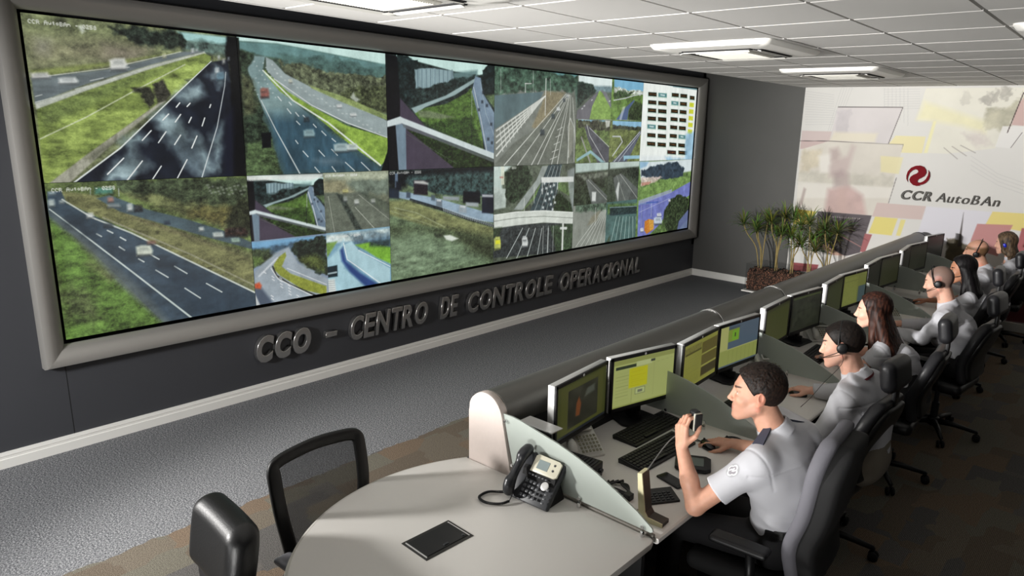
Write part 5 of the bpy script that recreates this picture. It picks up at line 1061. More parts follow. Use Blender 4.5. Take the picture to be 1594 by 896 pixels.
SWX, SWZ = MW-0.036, MH-0.042
def s_pic(P):
    P.fill((62, 66, 28), 0.05, (3, 3)); R_(P, (78, 82, 34), 0, 0, 1, 1, 0.01, 0.0); R_(P, (84, 84, 40), 0.06, 0.06, 0.94, 0.96, 0.01, 0.5); R_(P, (44, 44, 34), 0.2, 0.12, 0.82, 0.86, 0.006, 1, 0.3, (5, 5))
    P.poly((120, 66, 32), [(0.36, 0.3), (0.44, 0.28), (0.47, 0.5), (0.42, 0.66), (0.37, 0.55)], 0.03, 0.9); P.poly((92, 98, 88), [(0.55, 0.6), (0.76, 0.62), (0.74, 0.76), (0.58, 0.74)], 0.05, 0.7); R_(P, (30, 34, 40), 0, 0, 1, 0.05)
def s_doc(P):
    P.fill((176, 184, 112), 0.02, (2, 2)); R_(P, (150, 156, 88), 0, 0.9, 1, 1); R_(P, (52, 62, 44), 0.03, 0.80, 0.36, 0.87); R_(P, (192, 200, 140), 0.36, 0.80, 0.62, 0.9); R_(P, (70, 74, 60), 0.6, 0.84, 0.67, 0.89)
    R_(P, (198, 196, 40), 0.25, 0.36, 0.55, 0.78); 
    for k in range(9): P.line((120, 126, 70), [(0.04, 0.72-k*0.07), (0.24, 0.72-k*0.07)], 0.006, 0.7); P.line((176, 160, 20), [(0.28, 0.74-k*0.042), (0.52-(k % 3)*0.05, 0.74-k*0.042)], 0.006, 0.6)
    R_(P, (190, 200, 136), 0.36, 0.2, 0.52, 0.33); P.line((70, 76, 60), [(0.36, 0.2), (0.36, 0.33), (0.52, 0.33), (0.52, 0.2), (0.36, 0.2)], 0.008, 0.8); R_(P, (120, 124, 100), 0.4, 0.23, 0.48, 0.29)
    P.line((130, 134, 80), [(0.3, 0.02), (0.3, 0.34)], 0.006, 0.8); P.line((140, 146, 90), [(0.66, 0.1), (0.66, 0.8), (1, 0.84)], 0.005, 0.6); R_(P, (150, 158, 84), 0, 0.0, 1, 0.03)
def s_list(P):
    P.fill((140, 140, 62), 0.03, (3, 3)); R_(P, (120, 116, 58), 0, 0.8, 0.5, 0.93, 0.003, 1, 0.25, (60, 30)); R_(P, (84, 80, 36), 0.02, 0.76, 0.5, 0.8); R_(P, (96, 88, 42), 0.52, 0.1, 1, 0.9, 0.003, 1, 0.06); R_(P, (150, 148, 72), 0.52, 0.32, 1, 0.36); R_(P, (150, 148, 72), 0.52, 0.6, 1, 0.64); R_(P, (62, 56, 28), 0.54, 0.12, 1, 0.31)
    for k in range(12): P.line((100, 98, 40), [(0.05+k*0.036, 0.05), (0.05+k*0.036, 0.16+0.05*((k*7) % 3))], 0.008, 0.7)
    for k in range(8): P.line((112, 110, 48), [(0.04, 0.7-k*0.06), (0.44, 0.7-k*0.06)], 0.005, 0.5)
def s_blue(P):
    P.fill((82, 98, 112)); R_(P, (176, 178, 110), 0, 0.1, 0.2, 1); R_(P, (150, 158, 84), 0, 0.0, 1, 0.42); R_(P, (128, 150, 60), 0.2, 0.6, 0.48, 0.92); R_(P, (120, 170, 50), 0.3, 0.62, 0.46, 0.86); R_(P, (70, 84, 96), 0.2, 0.9, 0.5, 0.96)
    for k in range(7): P.line((112, 116, 56), [(0.24+k*0.11, 0.04), (0.24+k*0.11, 0.38)], 0.006, 0.8)
    R_(P, (84, 98, 110), 0, 0, 1, 0.04); P.line((190, 190, 120), [(0.2, 0.42), (1, 0.42)], 0.02, 0.8); R_(P, (60, 66, 40), 0.36, 0.7, 0.39, 0.8)
def s_olive(c, k0=0):
    def f(P):
        P.fill(c, 0.06, (3, 3)); R_(P, tuple(v*1.12 for v in c), 0.03, 0.03, 0.97, 0.9, 0.01, 0.7)
        for k in range(5): P.line(tuple(v*0.78 for v in c), [(0.1+k*0.17+k0, 0.1), (0.1+k*0.17+k0, 0.85)], 0.006, 0.6)
        R_(P, tuple(v*0.8 for v in c), 0, 0.92, 1, 1)
    return f
def s_dark(P):
    P.fill((34, 37, 26), 0.1, (4, 4)); R_(P, (42, 45, 34), 0.06, 0.1, 0.94, 0.9, 0.02, 1, 0.4, (7, 9)); 
    for k in range(5): R_(P, (56, 60, 46), 0.12+k*0.16, 0.3+0.06*(k % 2), 0.2+k*0.16, 0.7, 0.02, 0.6)
    P.line((24, 26, 20), [(0.06, 0.52), (0.94, 0.6)], 0.02, 0.8); R_(P, (64, 74, 40), 0.02, 0.92, 0.98, 0.98)
def s_mix(P):
    P.fill((112, 118, 60), 0.04, (3, 3)); R_(P, (70, 86, 88), 0.68, 0.0, 1, 0.55); R_(P, (124, 130, 66), 0.04, 0.05, 0.62, 0.92, 0.004, 1, 0.1)
    P.line((84, 88, 44), [(0.04, 0.8), (0.62, 0.8)], 0.01)
who = ['the man holding the microphone', 'the lanyard man', 'the woman with long brown hair', 'the shaven headed man', 'the woman with long black hair', 'the balding man', 'the woman with blue headphones']
MON = [((3.565, 2.300), (3.513, 2.805), s_pic, 'near left monitor with a dark picture, in front of the man holding the microphone'),
       ((3.513, 2.812), (3.628, 3.285), s_doc, 'bright monitor showing a yellow note, in front of the man holding the microphone'),
       ((3.655, 3.300), (3.624, 3.785), s_list, 'yellow monitor with lists, left screen in front of the lanyard man'),
       ((3.624, 3.792), (3.673, 4.255), s_blue, 'monitor with blue and yellow windows, right screen before the lanyard man'),
       ((3.648, 4.395), (3.622, 4.895), s_olive((58, 62, 27)), 'plain olive monitor, left screen in front of the woman with long brown hair'),
       ((3.622, 4.902), (3.676, 5.385), s_dark, 'dark monitor with small pictures, before the woman with long brown hair'),
       ((3.668, 5.495), (3.632, 5.990), s_olive((44, 48, 26), 0.05), 'dim monitor at the left of the pair before the shaven headed man'),
       ((3.632, 5.997), (3.683, 6.450), s_mix, 'olive monitor with a bluish block, right screen before the shaven headed man'),
       ((3.640, 6.645), (3.612, 7.110), s_olive((24, 25, 18)), 'dark monitor at the left of the pair before the black haired woman'),
       ((3.612, 7.117), (3.660, 7.600), s_olive((40, 42, 23)), 'dim monitor at the right of the pair before the black haired woman'),
       ((3.645, 7.770), (3.600, 8.225), s_olive((24, 25, 19)), 'dark monitor at the left of the pair before the balding man'),
       ((3.600, 8.232), (3.660, 8.680), s_olive((32, 34, 24)), 'dark monitor at the right of the pair before the balding man'),
       ((3.560, 9.120), (3.637, 9.600), s_olive((24, 26, 24)), 'dark single monitor farthest along the console desk')]
mons = [proto]+[dup(proto) for _ in MON[1:]]
for k, (p0, p1, fn, lab) in enumerate(MON):
    r = mons[k]
    a = math.atan2(-(p1[0]-p0[0]), p1[1]-p0[1]); r.location = ((p0[0]+p1[0])/2, (p0[1]+p1[1])/2, DZ); r.rotation_euler = (0, 0, a); r['label'] = lab
    nn = 110 if k < 4 else 60
    Pm = Paint(0, 1, 0, 1, int(nn*1.6), nn); fn(Pm); Pm.C = Pm.C[:, :]
    Pm.mesh('screen', M_scrD, lambda u, v: np.stack([np.full_like(u, 0.0005), (u-0.5)*SWX, 0.105+0.023+v*SWZ], 1), r)

# ------------------------------------------------------------------ things on the console desk
def keyboard():
    r = thing('keyboard', 'k', 'keyboard', (0, 0, 0), 0, 'black keyboards')
    B().prism([(-0.075, 0.0), (0.075, 0.0), (0.075, 0.012), (-0.072, 0.026), (-0.078, 0.02)], 'y', -0.225, 0.225, 0.002).build('case', M_black, r, auto=30)
    b = B()
    for i in range(6):
        for j in range(19):
            if i == 5 and 3 < j < 9: continue
            y = -0.208+j*0.0225; x = -0.055+i*0.0215; z0 = 0.0225-0.00095*i*0.9-i*0.0011
            b.box(x-0.0085, x+0.0085, y-0.009, y+0.009, z0, z0+0.007, 0.0015, seg=1)
    b.box(0.044, 0.061, -0.118, -0.012, 0.0165, 0.0235, 0.0015)
    b.build('keys', mat('dark_keys', (30, 30, 32), 0.5), r); return r
kb = keyboard()
KB = [((3.655, 3.00), -2, 'black keyboard under the bright monitor, in front of the microphone man'), ((3.835, 2.80), -3, 'front black keyboard nearest the man holding the microphone'),
      ((3.86, 3.80), 0, 'black keyboard under the hands of the lanyard man'), ((3.84, 4.92), 3, 'black keyboard in front of the woman with long brown hair'),
      ((3.90, 5.86), 0, 'keyboard in front of the shaven headed man'), ((3.86, 7.10), 0, 'keyboard in front of the black haired woman'), ((3.86, 8.25), 0, 'keyboard in front of the balding man')]
for k, (p, a, lab) in enumerate(KB):
    r = kb if k == 0 else dup(kb); r.location = (*p, DZ); r.rotation_euler = (0, 0, math.radians(a)); r['label'] = lab
def mouse():
    r = thing('computer_mouse', 'm', 'mouse', (0, 0, 0), 0, 'computer mice')
    s = SDF((-0.08, -0.05, -0.005), (0.08, 0.05, 0.06), 0.004); s.ell((0, 0, 0.008), (0.058, 0.032, 0.030), None, 0.004).cut((0, 0, 0.001), (0, 0, -1), 0.002)
    V, F = s.mesh(); np_obj('shell', V, F, mat('gloss_black', (14, 14, 16), 0.18), r)
    B().lathe([(0.006, -0.003), (0.007, 0), (0.006, 0.003)], (-0.035, 0, 0.032), 12, Matrix.Rotation(PI/2, 3, 'X')).build('wheel', M_dark, r, auto=40)
    B().tube(smooth_path([(-0.055, 0, 0.008), (-0.10, -0.01, 0.004), (-0.17, -0.05, 0.004), (-0.25, -0.06, 0.004)]), 0.002).build('cable', M_black, r, True); return r
ms = mouse()
MS = [((3.985, 3.03), -30, 'glossy black mouse under the hand of the man with the microphone'), ((4.06, 3.165), 20, 'black mouse beside the glass divider, behind the used mouse'),
      ((4.04, 4.07), 0, 'black mouse under the right hand of the lanyard man'), ((4.0, 6.20), 0, 'mouse by the hand of the shaven headed man')]
for k, (p, a, lab) in enumerate(MS):
    r = ms if k == 0 else dup(ms); r.location = (*p, DZ); r.rotation_euler = (0, 0, math.radians(a)); r['label'] = lab
wp = white_phone()
WP = [((3.615, 2.50), 62, 'white desk telephone under the near left monitor'), ((3.80, 4.22), 45, 'white desk telephone by the divider behind the nearest man'), ((3.76, 5.30), 45, 'white telephone before the woman with long brown hair'), ((3.93, 6.42), 40, 'cream telephone standing between the shaven headed man and his monitors')]
for k, (p, a, lab) in enumerate(WP):
    r = wp if k == 0 else dup(wp); r.location = (*p, DZ); r.rotation_euler = (0, 0, math.radians(a)); r['label'] = lab
# black radio set
r = thing('radio_set', 'black radio box with ribbed top behind the frosted glass divider', 'radio', (3.69, 2.34, DZ), math.radians(8))
B().box(-0.09, 0.09, -0.075, 0.075, 0.0, 0.075, 0.006).build('case', M_black, r, auto=40)
b = B()
for k in range(9): b.box(-0.075+k*0.018, -0.067+k*0.018, -0.06, 0.06, 0.075, 0.08)
b.build('cooling_ribs', M_dark, r); B().box(0.0905, 0.094, -0.05, 0.02, 0.02, 0.055, 0.001).build('front_plate', M_dark, r); B().lathe([(0.011, 0), (0.010, 0.012)], (0.09, 0.048, 0.038), 14, Matrix.Rotation(PI/2, 3, 'Y')).build('knob', M_dark, r, auto=40)
r = thing('cable_coil', 'loose black cables bunched on the desk beside the radio box', 'cable', (3.86, 2.36, DZ))
b = B()
for k in range(4):
    b.tube(smooth_path([(0.02*k-0.03, 0.03+0.01*k, 0.005+0.004*k), (0.05, 0.06-0.015*k, 0.01+0.006*k), (0.09+0.01*k, 0.0, 0.008), (0.04, -0.05+0.01*k, 0.006+0.005*k), (-0.02, -0.02, 0.006), (0.02*k-0.03, 0.03+0.01*k, 0.012+0.004*k)]), 0.004, 6)
b.build('cable_loops', M_black, r, True); B().box(0.10, 0.135, -0.045, -0.01, 0, 0.028, 0.003).build('plug_block', M_black, r)
# tablet style pad, phone, flat panel
r = thing('signature_pad', 'black handheld pad with grey screen beside the raised forearm', 'pad', (4.03, 2.80, DZ), math.radians(28))
B().prism([(-0.085, -0.055), (-0.06, -0.075), (0.06, -0.075), (0.085, -0.055), (0.085, 0.055), (0.06, 0.075), (-0.06, 0.075), (-0.085, 0.055)], 'z', 0.001, 0.024, 0.008).build('case', M_black, r, auto=40)
B().box(-0.05, 0.05, -0.042, 0.042, 0.024, 0.0255).build('display', mat('dead_lcd', (96, 106, 100), 0.25), r)
r = thing('smartphone', 'thin black smartphone lying on the desk near the elbow', 'phone', (4.035, 2.60, DZ), math.radians(76))
B().box(-0.034, 0.034, -0.07, 0.07, 0.0005, 0.011, 0.005).build('case', M_black, r, auto=40); B().box(-0.029, 0.029, -0.056, 0.056, 0.0112, 0.0118).build('glass', mat('phone_glass', (16, 17, 19), 0.08), r)
r = thing('desk_calculator', 'flat black calculator on the desk behind the cream stand', 'calculator', (4.075, 2.44, DZ), math.radians(55))
B().prism([(-0.05, 0), (0.05, 0), (0.05, 0.02), (-0.05, 0.01)], 'x', -0.07, 0.07, 0.003).build('case', M_black, r, auto=40)
b = B()
for i in range(5):
    for j in range(4): b.box(-0.055+i*0.022, -0.041+i*0.022, -0.04+j*0.016, -0.03+j*0.016, 0.0085+0.0014*j, 0.0145+0.0018*j, 0.001)
b.build('keys', M_dark, r)
r = thing('microphone_stand', 'cream edged dark wooden T shaped stand on the desk corner', 'stand', (4.13, 2.262, DZ), math.radians(4))
pf = [(-0.062, 0), (0.075, 0), (0.075, 0.016), (0.008, 0.022), (-0.006, 0.04), (-0.030, 0.205), (-0.050, 0.20), (-0.036, 0.03), (-0.062, 0.016)]
b = B().prism(pf, 'y', -0.030, -0.024); b.build('edge_face', M_beige, r); B().prism(pf, 'y', -0.024, 0.03).build('block', M_brown, r); 
B().prism([(-0.0505, 0.200), (-0.0295, 0.205), (-0.0295, 0.208), (-0.0505, 0.203)], 'y', -0.03, 0.03).build('top_face', M_beige, r)
r = thing('paper_tray', 'thin silver edged tray lying behind the top of the near glass', 'tray', (3.55, 2.22, 0.985), 0)
r2 = B().box(-0.10, 0.10, -0.03, 0.05, 0, 0.006, 0.002).build('shelf', M_silver, r); B().box(-0.095, 0.095, -0.03, -0.024, -0.245, 0).box(-0.095, -0.085, -0.03, 0.05, -0.245, 0).build('bracket', M_blackm, r)
r = thing('connector_block', 'small white connector block hanging behind the near left monitor', 'connector', (3.50, 2.42, 0.93))
B().box(-0.02, 0.02, -0.02, 0.02, 0, 0.045, 0.004, Matrix.Rotation(0.5, 3, 'X')).build('block', M_wph, r, auto=40); B().tube([(0, 0, 0), (0, 0.01, -0.1), (-0.03, 0.0, -0.19)], 0.006).build('cable', M_black, r, True)
# papers on the far desks
for k, (x, y, a, lab) in enumerate(((4.05, 5.62, 20, 'white paper sheet on the desk beyond the long brown hair'), (4.10, 5.42, -10, 'paper sheet near the elbow of the woman with long brown hair'), (3.98, 6.66, 5, 'white sheet on the desk behind the shaven headed man'))):
    o = B().box(-0.105, 0.105, -0.148, 0.148, 0.0008, 0.002).build('paper_sheet', M_white); o.location = (x, y, DZ); o.rotation_euler = (0, 0, math.radians(a)); tag(o, lab, 'paper', 'loose papers on the console desk')

# ------------------------------------------------------------------ chairs by the meeting table
def star_base(par, m=None, r=0.30, arms=5, a0=0.3, zt=0.42):
    m = m or M_black
    B().lathe([(0.028, 0.06), (0.028, 0.25), (0.018, 0.26), (0.018, zt)], (0, 0, 0), 14).build('gas_column', M_dark, par, auto=40)
    b = B()
    for k in range(arms):
        a = a0+2*PI*k/arms; c, s_ = math.cos(a), math.sin(a); b.tube([(0.02*c, 0.02*s_, 0.10), (r*0.5*c, r*0.5*s_, 0.098), (r*c, r*s_, 0.075)], [0.026, 0.021, 0.014], 8)
    b.lathe([(0.045, 0.07), (0.045, 0.125), (0.03, 0.135)], (0, 0, 0), 14); b.build('star_base', m, par, True)
    for k in range(arms):
        a = a0+2*PI*k/arms; c, s_ = math.cos(a), math.sin(a); q = B()
        for d in (-0.016, 0.016): q.lathe([(0.024, -0.009), (0.028, -0.005), (0.028, 0.005), (0.024, 0.009)], (r*c-s_*d, r*s_+c*d, 0.029), 12, Matrix.Rotation(a, 3, 'Z') @ Matrix.Rotation(PI/2, 3, 'X'))
        q.tube([(r*c, r*s_, 0.029), (r*c, r*s_, 0.08)], 0.008, 6); q.build('caster', M_blackm, par, True)
def mesh_chair():
    """faces +x"""
    r = thing('mesh_back_chair', 'black office chair with see-through mesh back at the meeting table', 'chair', (3.255, 1.455, 0), math.radians(2))
    s = SDF((-0.3, -0.3, 0.38), (0.3, 0.3, 0.56), 0.012); s.rbox((0.0, 0, 0.465), (0.235, 0.235, 0.035), 0.03, None, 0.01); V, F = s.mesh(); np_obj('seat', V, F, M_fabd, r)
    yb = lambda z: -0.225-0.05*((z-0.62)/0.33)**2 if z > 0.62 else -0.225
    o1 = []; Wt, Wb = 0.205, 0.17
    corner = 0.07
    path = [(-0.215, -Wb, 0.52), (-0.225, -Wb-0.012, 0.62), (-0.237, -Wt+0.004, 0.76), (-0.258, -Wt, 0.89), (-0.270, -Wt+0.006, 0.945), (-0.277, -Wt+0.04, 0.964), (-0.285, -0.09, 0.972), (-0.288, 0, 0.977), (-0.285, 0.09, 0.972), (-0.277, Wt-0.04, 0.964), (-0.270, Wt-0.006, 0.945), (-0.258, Wt, 0.89), (-0.237, Wt-0.004, 0.76), (-0.225, Wb+0.012, 0.62), (-0.215, Wb, 0.52)]
    sp = smooth_path(path, 4); b = B(); rings = []
    for i, p in enumerate(sp):
        a = sp[max(i-1, 0)]; c = sp[min(i+1, len(sp)-1)]; t = (c-a).normalized(); nx_ = Vector((1, 0, -0.15)).normalized(); side_ = t.cross(nx_).normalized()
        ring = [b.bm.verts.new(p+side_*u*0.027+nx_*v*0.012) for u, v in ((-1, -.6), (-1, .6), (-.6, 1), (.6, 1), (1, .6), (1, -.6), (.6, -1), (-.6, -1))]; rings.append(ring)
    for A, C in zip(rings, rings[1:]):
        for k in range(8): b.bm.faces.new((A[k], A[(k+1) % 8], C[(k+1) % 8], C[k]))
    b.bm.faces.new(rings[0]); b.bm.faces.new(rings[-1][::-1]); b.tube([(-0.215, -Wb, 0.53), (-0.225, 0, 0.51), (-0.215, Wb, 0.53)], 0.016); b.build('back_frame', mat('gloss_black_frame', (9, 9, 10), 0.5), r, True)
    m = bpy.data.materials.new('chair_mesh_cloth'); m.use_nodes = True; nt = m.node_tree; bs = nt.nodes['Principled BSDF']; bs.inputs['Base Color'].default_value = (0.014, 0.014, 0.015, 1); bs.inputs['Roughness'].default_value = 0.7
    tc = nt.nodes.new('ShaderNodeTexCoord'); ck = nt.nodes.new('ShaderNodeTexChecker'); ck.inputs['Scale'].default_value = 420; ck.inputs['Color1'].default_value = (1, 1, 1, 1); ck.inputs['Color2'].default_value = (0.42, 0.42, 0.42, 1)
    nt.links.new(tc.outputs['Object'], ck.inputs['Vector']); nt.links.new(ck.outputs['Color'], bs.inputs['Alpha'])
    V = []; F = []; n1, n2 = 16, 16
    for i in range(n1+1):
        z = 0.52+(0.955-0.52)*i/n1; w = Wb+(Wt-Wb)*min(1, (z-0.52)/0.25)
        if z > 0.93: w -= 0.02
        for j in range(n2+1):
            q = -1+2*j/n2; V.append((-0.215-0.065*((z-0.52)/0.44)**1.3-0.012*(1-q*q), q*w, z))
    for i in range(n1):
        for j in range(n2): q = i*(n2+1)+j; F.append((q, q+1, q+n2+2, q+n2+1))
    mesh_obj('mesh_panel', V, F, m, r, True)
    for sy in (-1, 1):
        B().tube([(-0.06, sy*0.25, 0.44), (-0.07, sy*0.275, 0.52), (-0.05, sy*0.275, 0.63)], [0.016, 0.014, 0.014], 8).build('arm_post', M_dark, r, True)
        s = SDF((-0.2, sy*0.27-0.06, 0.60), (0.2, sy*0.27+0.06, 0.69), 0.008); s.rbox((0.0, sy*0.27, 0.642), (0.13, 0.038, 0.014), 0.013, None, 0.01); V, F = s.mesh(); tag(np_obj('armrest', V, F, mat('armrest_silver', (140, 140, 146), 0.35, 0.5), r), 'silver grey armrest')
    star_base(r); return r
mesh_chair()
def leather_chair():
    """faces -y"""
    r = thing('leather_chair', 'thick black leather chair back at the bottom left edge', 'chair', (3.135, 0.70, 0), math.radians(-4))
    s = SDF((-0.3, -0.32, 0.38), (0.3, 0.3, 0.56), 0.012); s.rbox((0, -0.02, 0.465), (0.235, 0.24, 0.045), 0.04, None, 0.01); V, F = s.mesh(); np_obj('seat', V, F, M_leather, r)
    s = SDF((-0.28, 0.12, 0.52), (0.28, 0.42, 1.02), 0.007)
    def f(x, y, z):
        yy = y-(0.255+0.16*(z-0.75)-0.2*x*x); w = 0.205-0.02*np.clip((0.80-z)/0.3, 0, 1)-0.02*np.clip((z-0.84)/0.1, 0, 1)**2; q = [np.abs(x)-w+0.056, np.abs(yy)-0.058+0.056, np.abs(z-0.815)-0.135+0.056]
        return np.sqrt(sum(np.maximum(v, 0)**2 for v in q))+np.minimum(np.maximum(q[0], np.maximum(q[1], q[2])), 0)-0.056
    s.put((-0.24, 0.15, 0.68), (0.24, 0.4, 1.0), f, 0.01); V, F = s.mesh(); np_obj('back_cushion', V, F, M_leather, r)
    s = SDF((-0.26, 0.12, 0.45), (0.26, 0.36, 0.80), 0.008)
    def g(x, y, z):
        yy = y-(0.245+0.06*(z-0.6)-0.12*x*x); w = 0.20-0.09*np.clip((0.72-z)/0.25, 0, 1)**1.5; q = [np.abs(x)-w+0.02, np.abs(yy)-0.026+0.02, np.abs(z-0.61)-0.125+0.02]
        return np.sqrt(sum(np.maximum(v, 0)**2 for v in q))+np.minimum(np.maximum(q[0], np.maximum(q[1], q[2])), 0)-0.02
    s.put((-0.24, 0.15, 0.47), (0.24, 0.34, 0.76), g, 0.01); V, F = s.mesh(); tag(np_obj('lower_back', V, F, M_leather2, r), 'dark grey lower back shell')
    B().tube([(0, 0.24, 0.56), (0, 0.27, 0.46), (0, 0.1, 0.41)], 0.02, 8).build('back_bar', M_dark, r, True); star_base(r, a0=0.6); return r
leather_chair()

# ------------------------------------------------------------------ operator chairs (they face -x)
def op_chair(label, fab=False):
    r = thing('operator_chair', label, 'chair', (0, 0, 0), 0, 'operator chairs along the console desk')
    front = M_fab if fab else M_leather2; back = M_fabd if fab else M_leather
    s = SDF((-0.3, -0.3, 0.36), (0.3, 0.3, 0.58), 0.013); s.rbox((-0.02, 0, 0.455), (0.24, 0.245, 0.045), 0.04, None, 0.01); V, F = s.mesh(); np_obj('seat', V, F, back, r)
    top = 1.15 if fab else 0.985
    def slab(th, off, grow_, zb, zt, wmax):
        def f(x, y, z):
            u = (z-0.5)/(0.62); xx = x-(0.215+off+(0.03 if fab else 0.10)*u*u+0.02*u-0.035*np.exp(-((z-0.66)/0.12)**2)-0.30*y*y); w = wmax*(0.86+0.14*np.clip((z-0.5)/0.25, 0, 1))-0.10*np.clip((z-(zt-0.16))/0.16, 0, 1)**2.2
            q = [np.abs(xx)-th+min(th, 0.03), np.abs(y)-w+0.03, np.abs(z-(zb+zt)/2)-(zt-zb)/2+0.03]
            return np.sqrt(sum(np.maximum(v, 0)**2 for v in q))+np.minimum(np.maximum(q[0], np.maximum(q[1], q[2])), 0)-min(th, 0.03)
        return f
    s = SDF((0.08, -0.30, 0.46), (0.48, 0.30, top+0.06), 0.009); s.put((0.1, -0.27, 0.5), (0.45, 0.27, top), slab(0.032 if fab else 0.036, 0, 0, 0.50, top, 0.235), 0.005)
    V, F = s.mesh(); o = np_obj('back_cushion', V, F, front, r); tag(o, 'light grey front of the backrest' if fab else 'dark grey padded backrest')
    s = SDF((0.10, -0.28, 0.48), (0.50, 0.28, top+0.04), 0.009); s.put((0.1, -0.25, 0.52), (0.48, 0.25, top), slab(0.048 if fab else 0.024, 0.052 if fab else 0.036, 0, 0.52, top-0.03, 0.215), 0.005); V, F = s.mesh(); np_obj('back_shell', V, F, back, r)
    if not fab:
        s = SDF((0.1, -0.2, 0.98), (0.45, 0.2, 1.26), 0.008); Mh = Matrix.Rotation(math.radians(-10), 3, 'Y'); s.rbox((0.30, 0, 1.12), (0.045, 0.145, 0.085), 0.043, np.array(Mh.transposed()), 0.01); s.warp(lambda x, y, z: 0.25*y*y)
        V, F = s.mesh(); np_obj('headrest', V, F, front, r); B().box(0.305, 0.325, -0.03, 0.03, 0.93, 1.08, 0.004).build('headrest_post', M_black, r, auto=40)
    for sy in (-1, 1):
        B().tube([(0.05, sy*0.22, 0.43), (0.06, sy*0.29, 0.45), (0.05, sy*0.295, 0.64)], [0.018, 0.018, 0.02], 8).build('arm_post', M_black, r, True)
        s = SDF((-0.2, sy*0.29-0.06, 0.62), (0.22, sy*0.29+0.06, 0.70), 0.008); s.rbox((0.0, sy*0.29, 0.66), (0.125, 0.042, 0.016), 0.015, None, 0.01); V, F = s.mesh(); np_obj('armrest', V, F, M_black, r)
    star_base(r, a0=0.2, zt=0.43, r=0.31); return r
c1 = op_chair('light grey fabric office chair behind the man holding the microphone', True); c1.location = (4.42, 2.76, 0); c1.rotation_euler = (0, 0, math.radians(4))
c2 = op_chair('c')
OC = [((4.34, 3.78), -4, 'dark leather chair with oval headrest behind the lanyard man'), ((4.34, 4.92), 3, 'dark leather chair with headrest behind the woman with long brown hair'),
      ((4.46, 5.98), -6, 'dark leather chair with headrest pushed out behind the shaven headed man'), ((4.28, 7.18), 4, 'dark leather chair with oval headrest behind the black haired woman'), ((4.30, 8.36), 0, 'dark leather chair with headrest behind the balding man'), ((4.36, 9.38), 0, 'dark leather chair behind the woman with blue headphones')]
for k, (p, a, lab) in enumerate(OC):
    r = c2 if k == 0 else dup(c2); r.location = (*p, 0); r.rotation_euler = (0, 0, math.radians(a)); r['label'] = lab

# ------------------------------------------------------------------ planter and plants
X0, X1, Y0_, Y1_ = 1.20, 2.62, 9.38, 9.80
pl = thing('glass_planter', 'low clear glass planter box on a white base by the far wall', 'planter', (1.9, 9.6, 0))
def pp(b, n, m): o = b.build(n, m, pl); o.location = (-1.9, -9.6, 0); return o
pp(B().box(X0-0.03, X1+0.03, Y0_-0.03, Y1_+0.03, 0.035, 0.055, 0.003), 'base_plate', M_white); pp(B().box(X0+0.05, X1-0.05, Y0_+0.05, Y1_-0.05, 0, 0.035), 'plinth', M_blackm)
mg = bpy.data.materials.new('clear_glass'); mg.use_nodes = True; nt = mg.node_tree; bs = nt.nodes['Principled BSDF']; bs.inputs['Base Color'].default_value = (0.02, 0.03, 0.03, 1); bs.inputs['Roughness'].default_value = 0.03; bs.inputs['Alpha'].default_value = 0.10
pp(B().box(X0, X1, Y0_, Y0_+0.008, 0.056, 0.447).box(X0, X1, Y1_-0.008, Y1_, 0.056, 0.447).box(X0, X0+0.008, Y0_+0.009, Y1_-0.009, 0.056, 0.447).box(X1-0.008, X1, Y0_+0.009, Y1_-0.009, 0.056, 0.447), 'glass_wall', mg)
rnd = random.Random(3); V = []; F = []; T = []
for k in range(3000):
    top = k < 1500
    if top: c = Vector((rnd.uniform(X0+0.03, X1-0.03), rnd.uniform(Y0_+0.03, Y1_-0.03), 0.33+rnd.uniform(-0.02, 0.035)))
    else: c = Vector((rnd.uniform(X0+0.02, X1-0.02), Y0_+0.03+rnd.uniform(-0.008, 0.01), rnd.uniform(0.075, 0.34))) if k % 5 else Vector((X0+0.03, rnd.uniform(Y0_+0.02, Y1_-0.02), rnd.uniform(0.075, 0.34)))
    R = Matrix.Rotation(rnd.uniform(0, 6.28), 3, 'Z') @ Matrix.Rotation(rnd.uniform(-1, 1), 3, 'X') @ Matrix.Rotation(rnd.uniform(0, 6.28), 3, 'Y'); a, b_, c_ = rnd.uniform(0.010, 0.02), rnd.uniform(0.006, 0.013), rnd.uniform(0.003, 0.006); n0 = len(V)
    for sx, sy, sz in ((-1, -1, -1), (1, -.7, -1), (.8, 1, -1), (-.7, .9, -1), (-.8, -.8, 1), (.9, -.9, 1), (1, .8, 1), (-1, .7, 1)):
        v = c+R @ Vector((sx*a, sy*b_, sz*c_)); V.append((min(max(v.x, X0+0.01), X1-0.01)-1.9, min(max(v.y, Y0_+0.01), Y1_-0.01)-9.6, max(v.z, 0.058)))
    for f in ((0, 3, 2, 1), (4, 5, 6, 7), (0, 1, 5, 4), (1, 2, 6, 5), (2, 3, 7, 6), (3, 0, 4, 7)): F.append([n0+i for i in f])
    q = rnd.uniform(0.5, 1.25); T += [(122*q, 84*q, 66*q)]*8
bark = np_obj('bark_chips', np.array(V), np.array(F), attr_mat('bark', 0, 0.85), None, np.array(T), False); bark.location = (1.9, 9.6, 0)
tag(bark, 'reddish brown bark chips filling the glass planter', 'bark', kind='stuff')
soil = pp(B().box(X0+0.02, X1-0.02, Y0_+0.04, Y1_-0.02, 0.056, 0.315), 'soil', mat('soil', (58, 40, 30), 0.95))
M_leaf = attr_mat('dracaena_leaf', 0, 0.38, 0.5); M_stem = mat('cane_stem', (150, 132, 82), 0.7, noise=0.2, nscale=30)
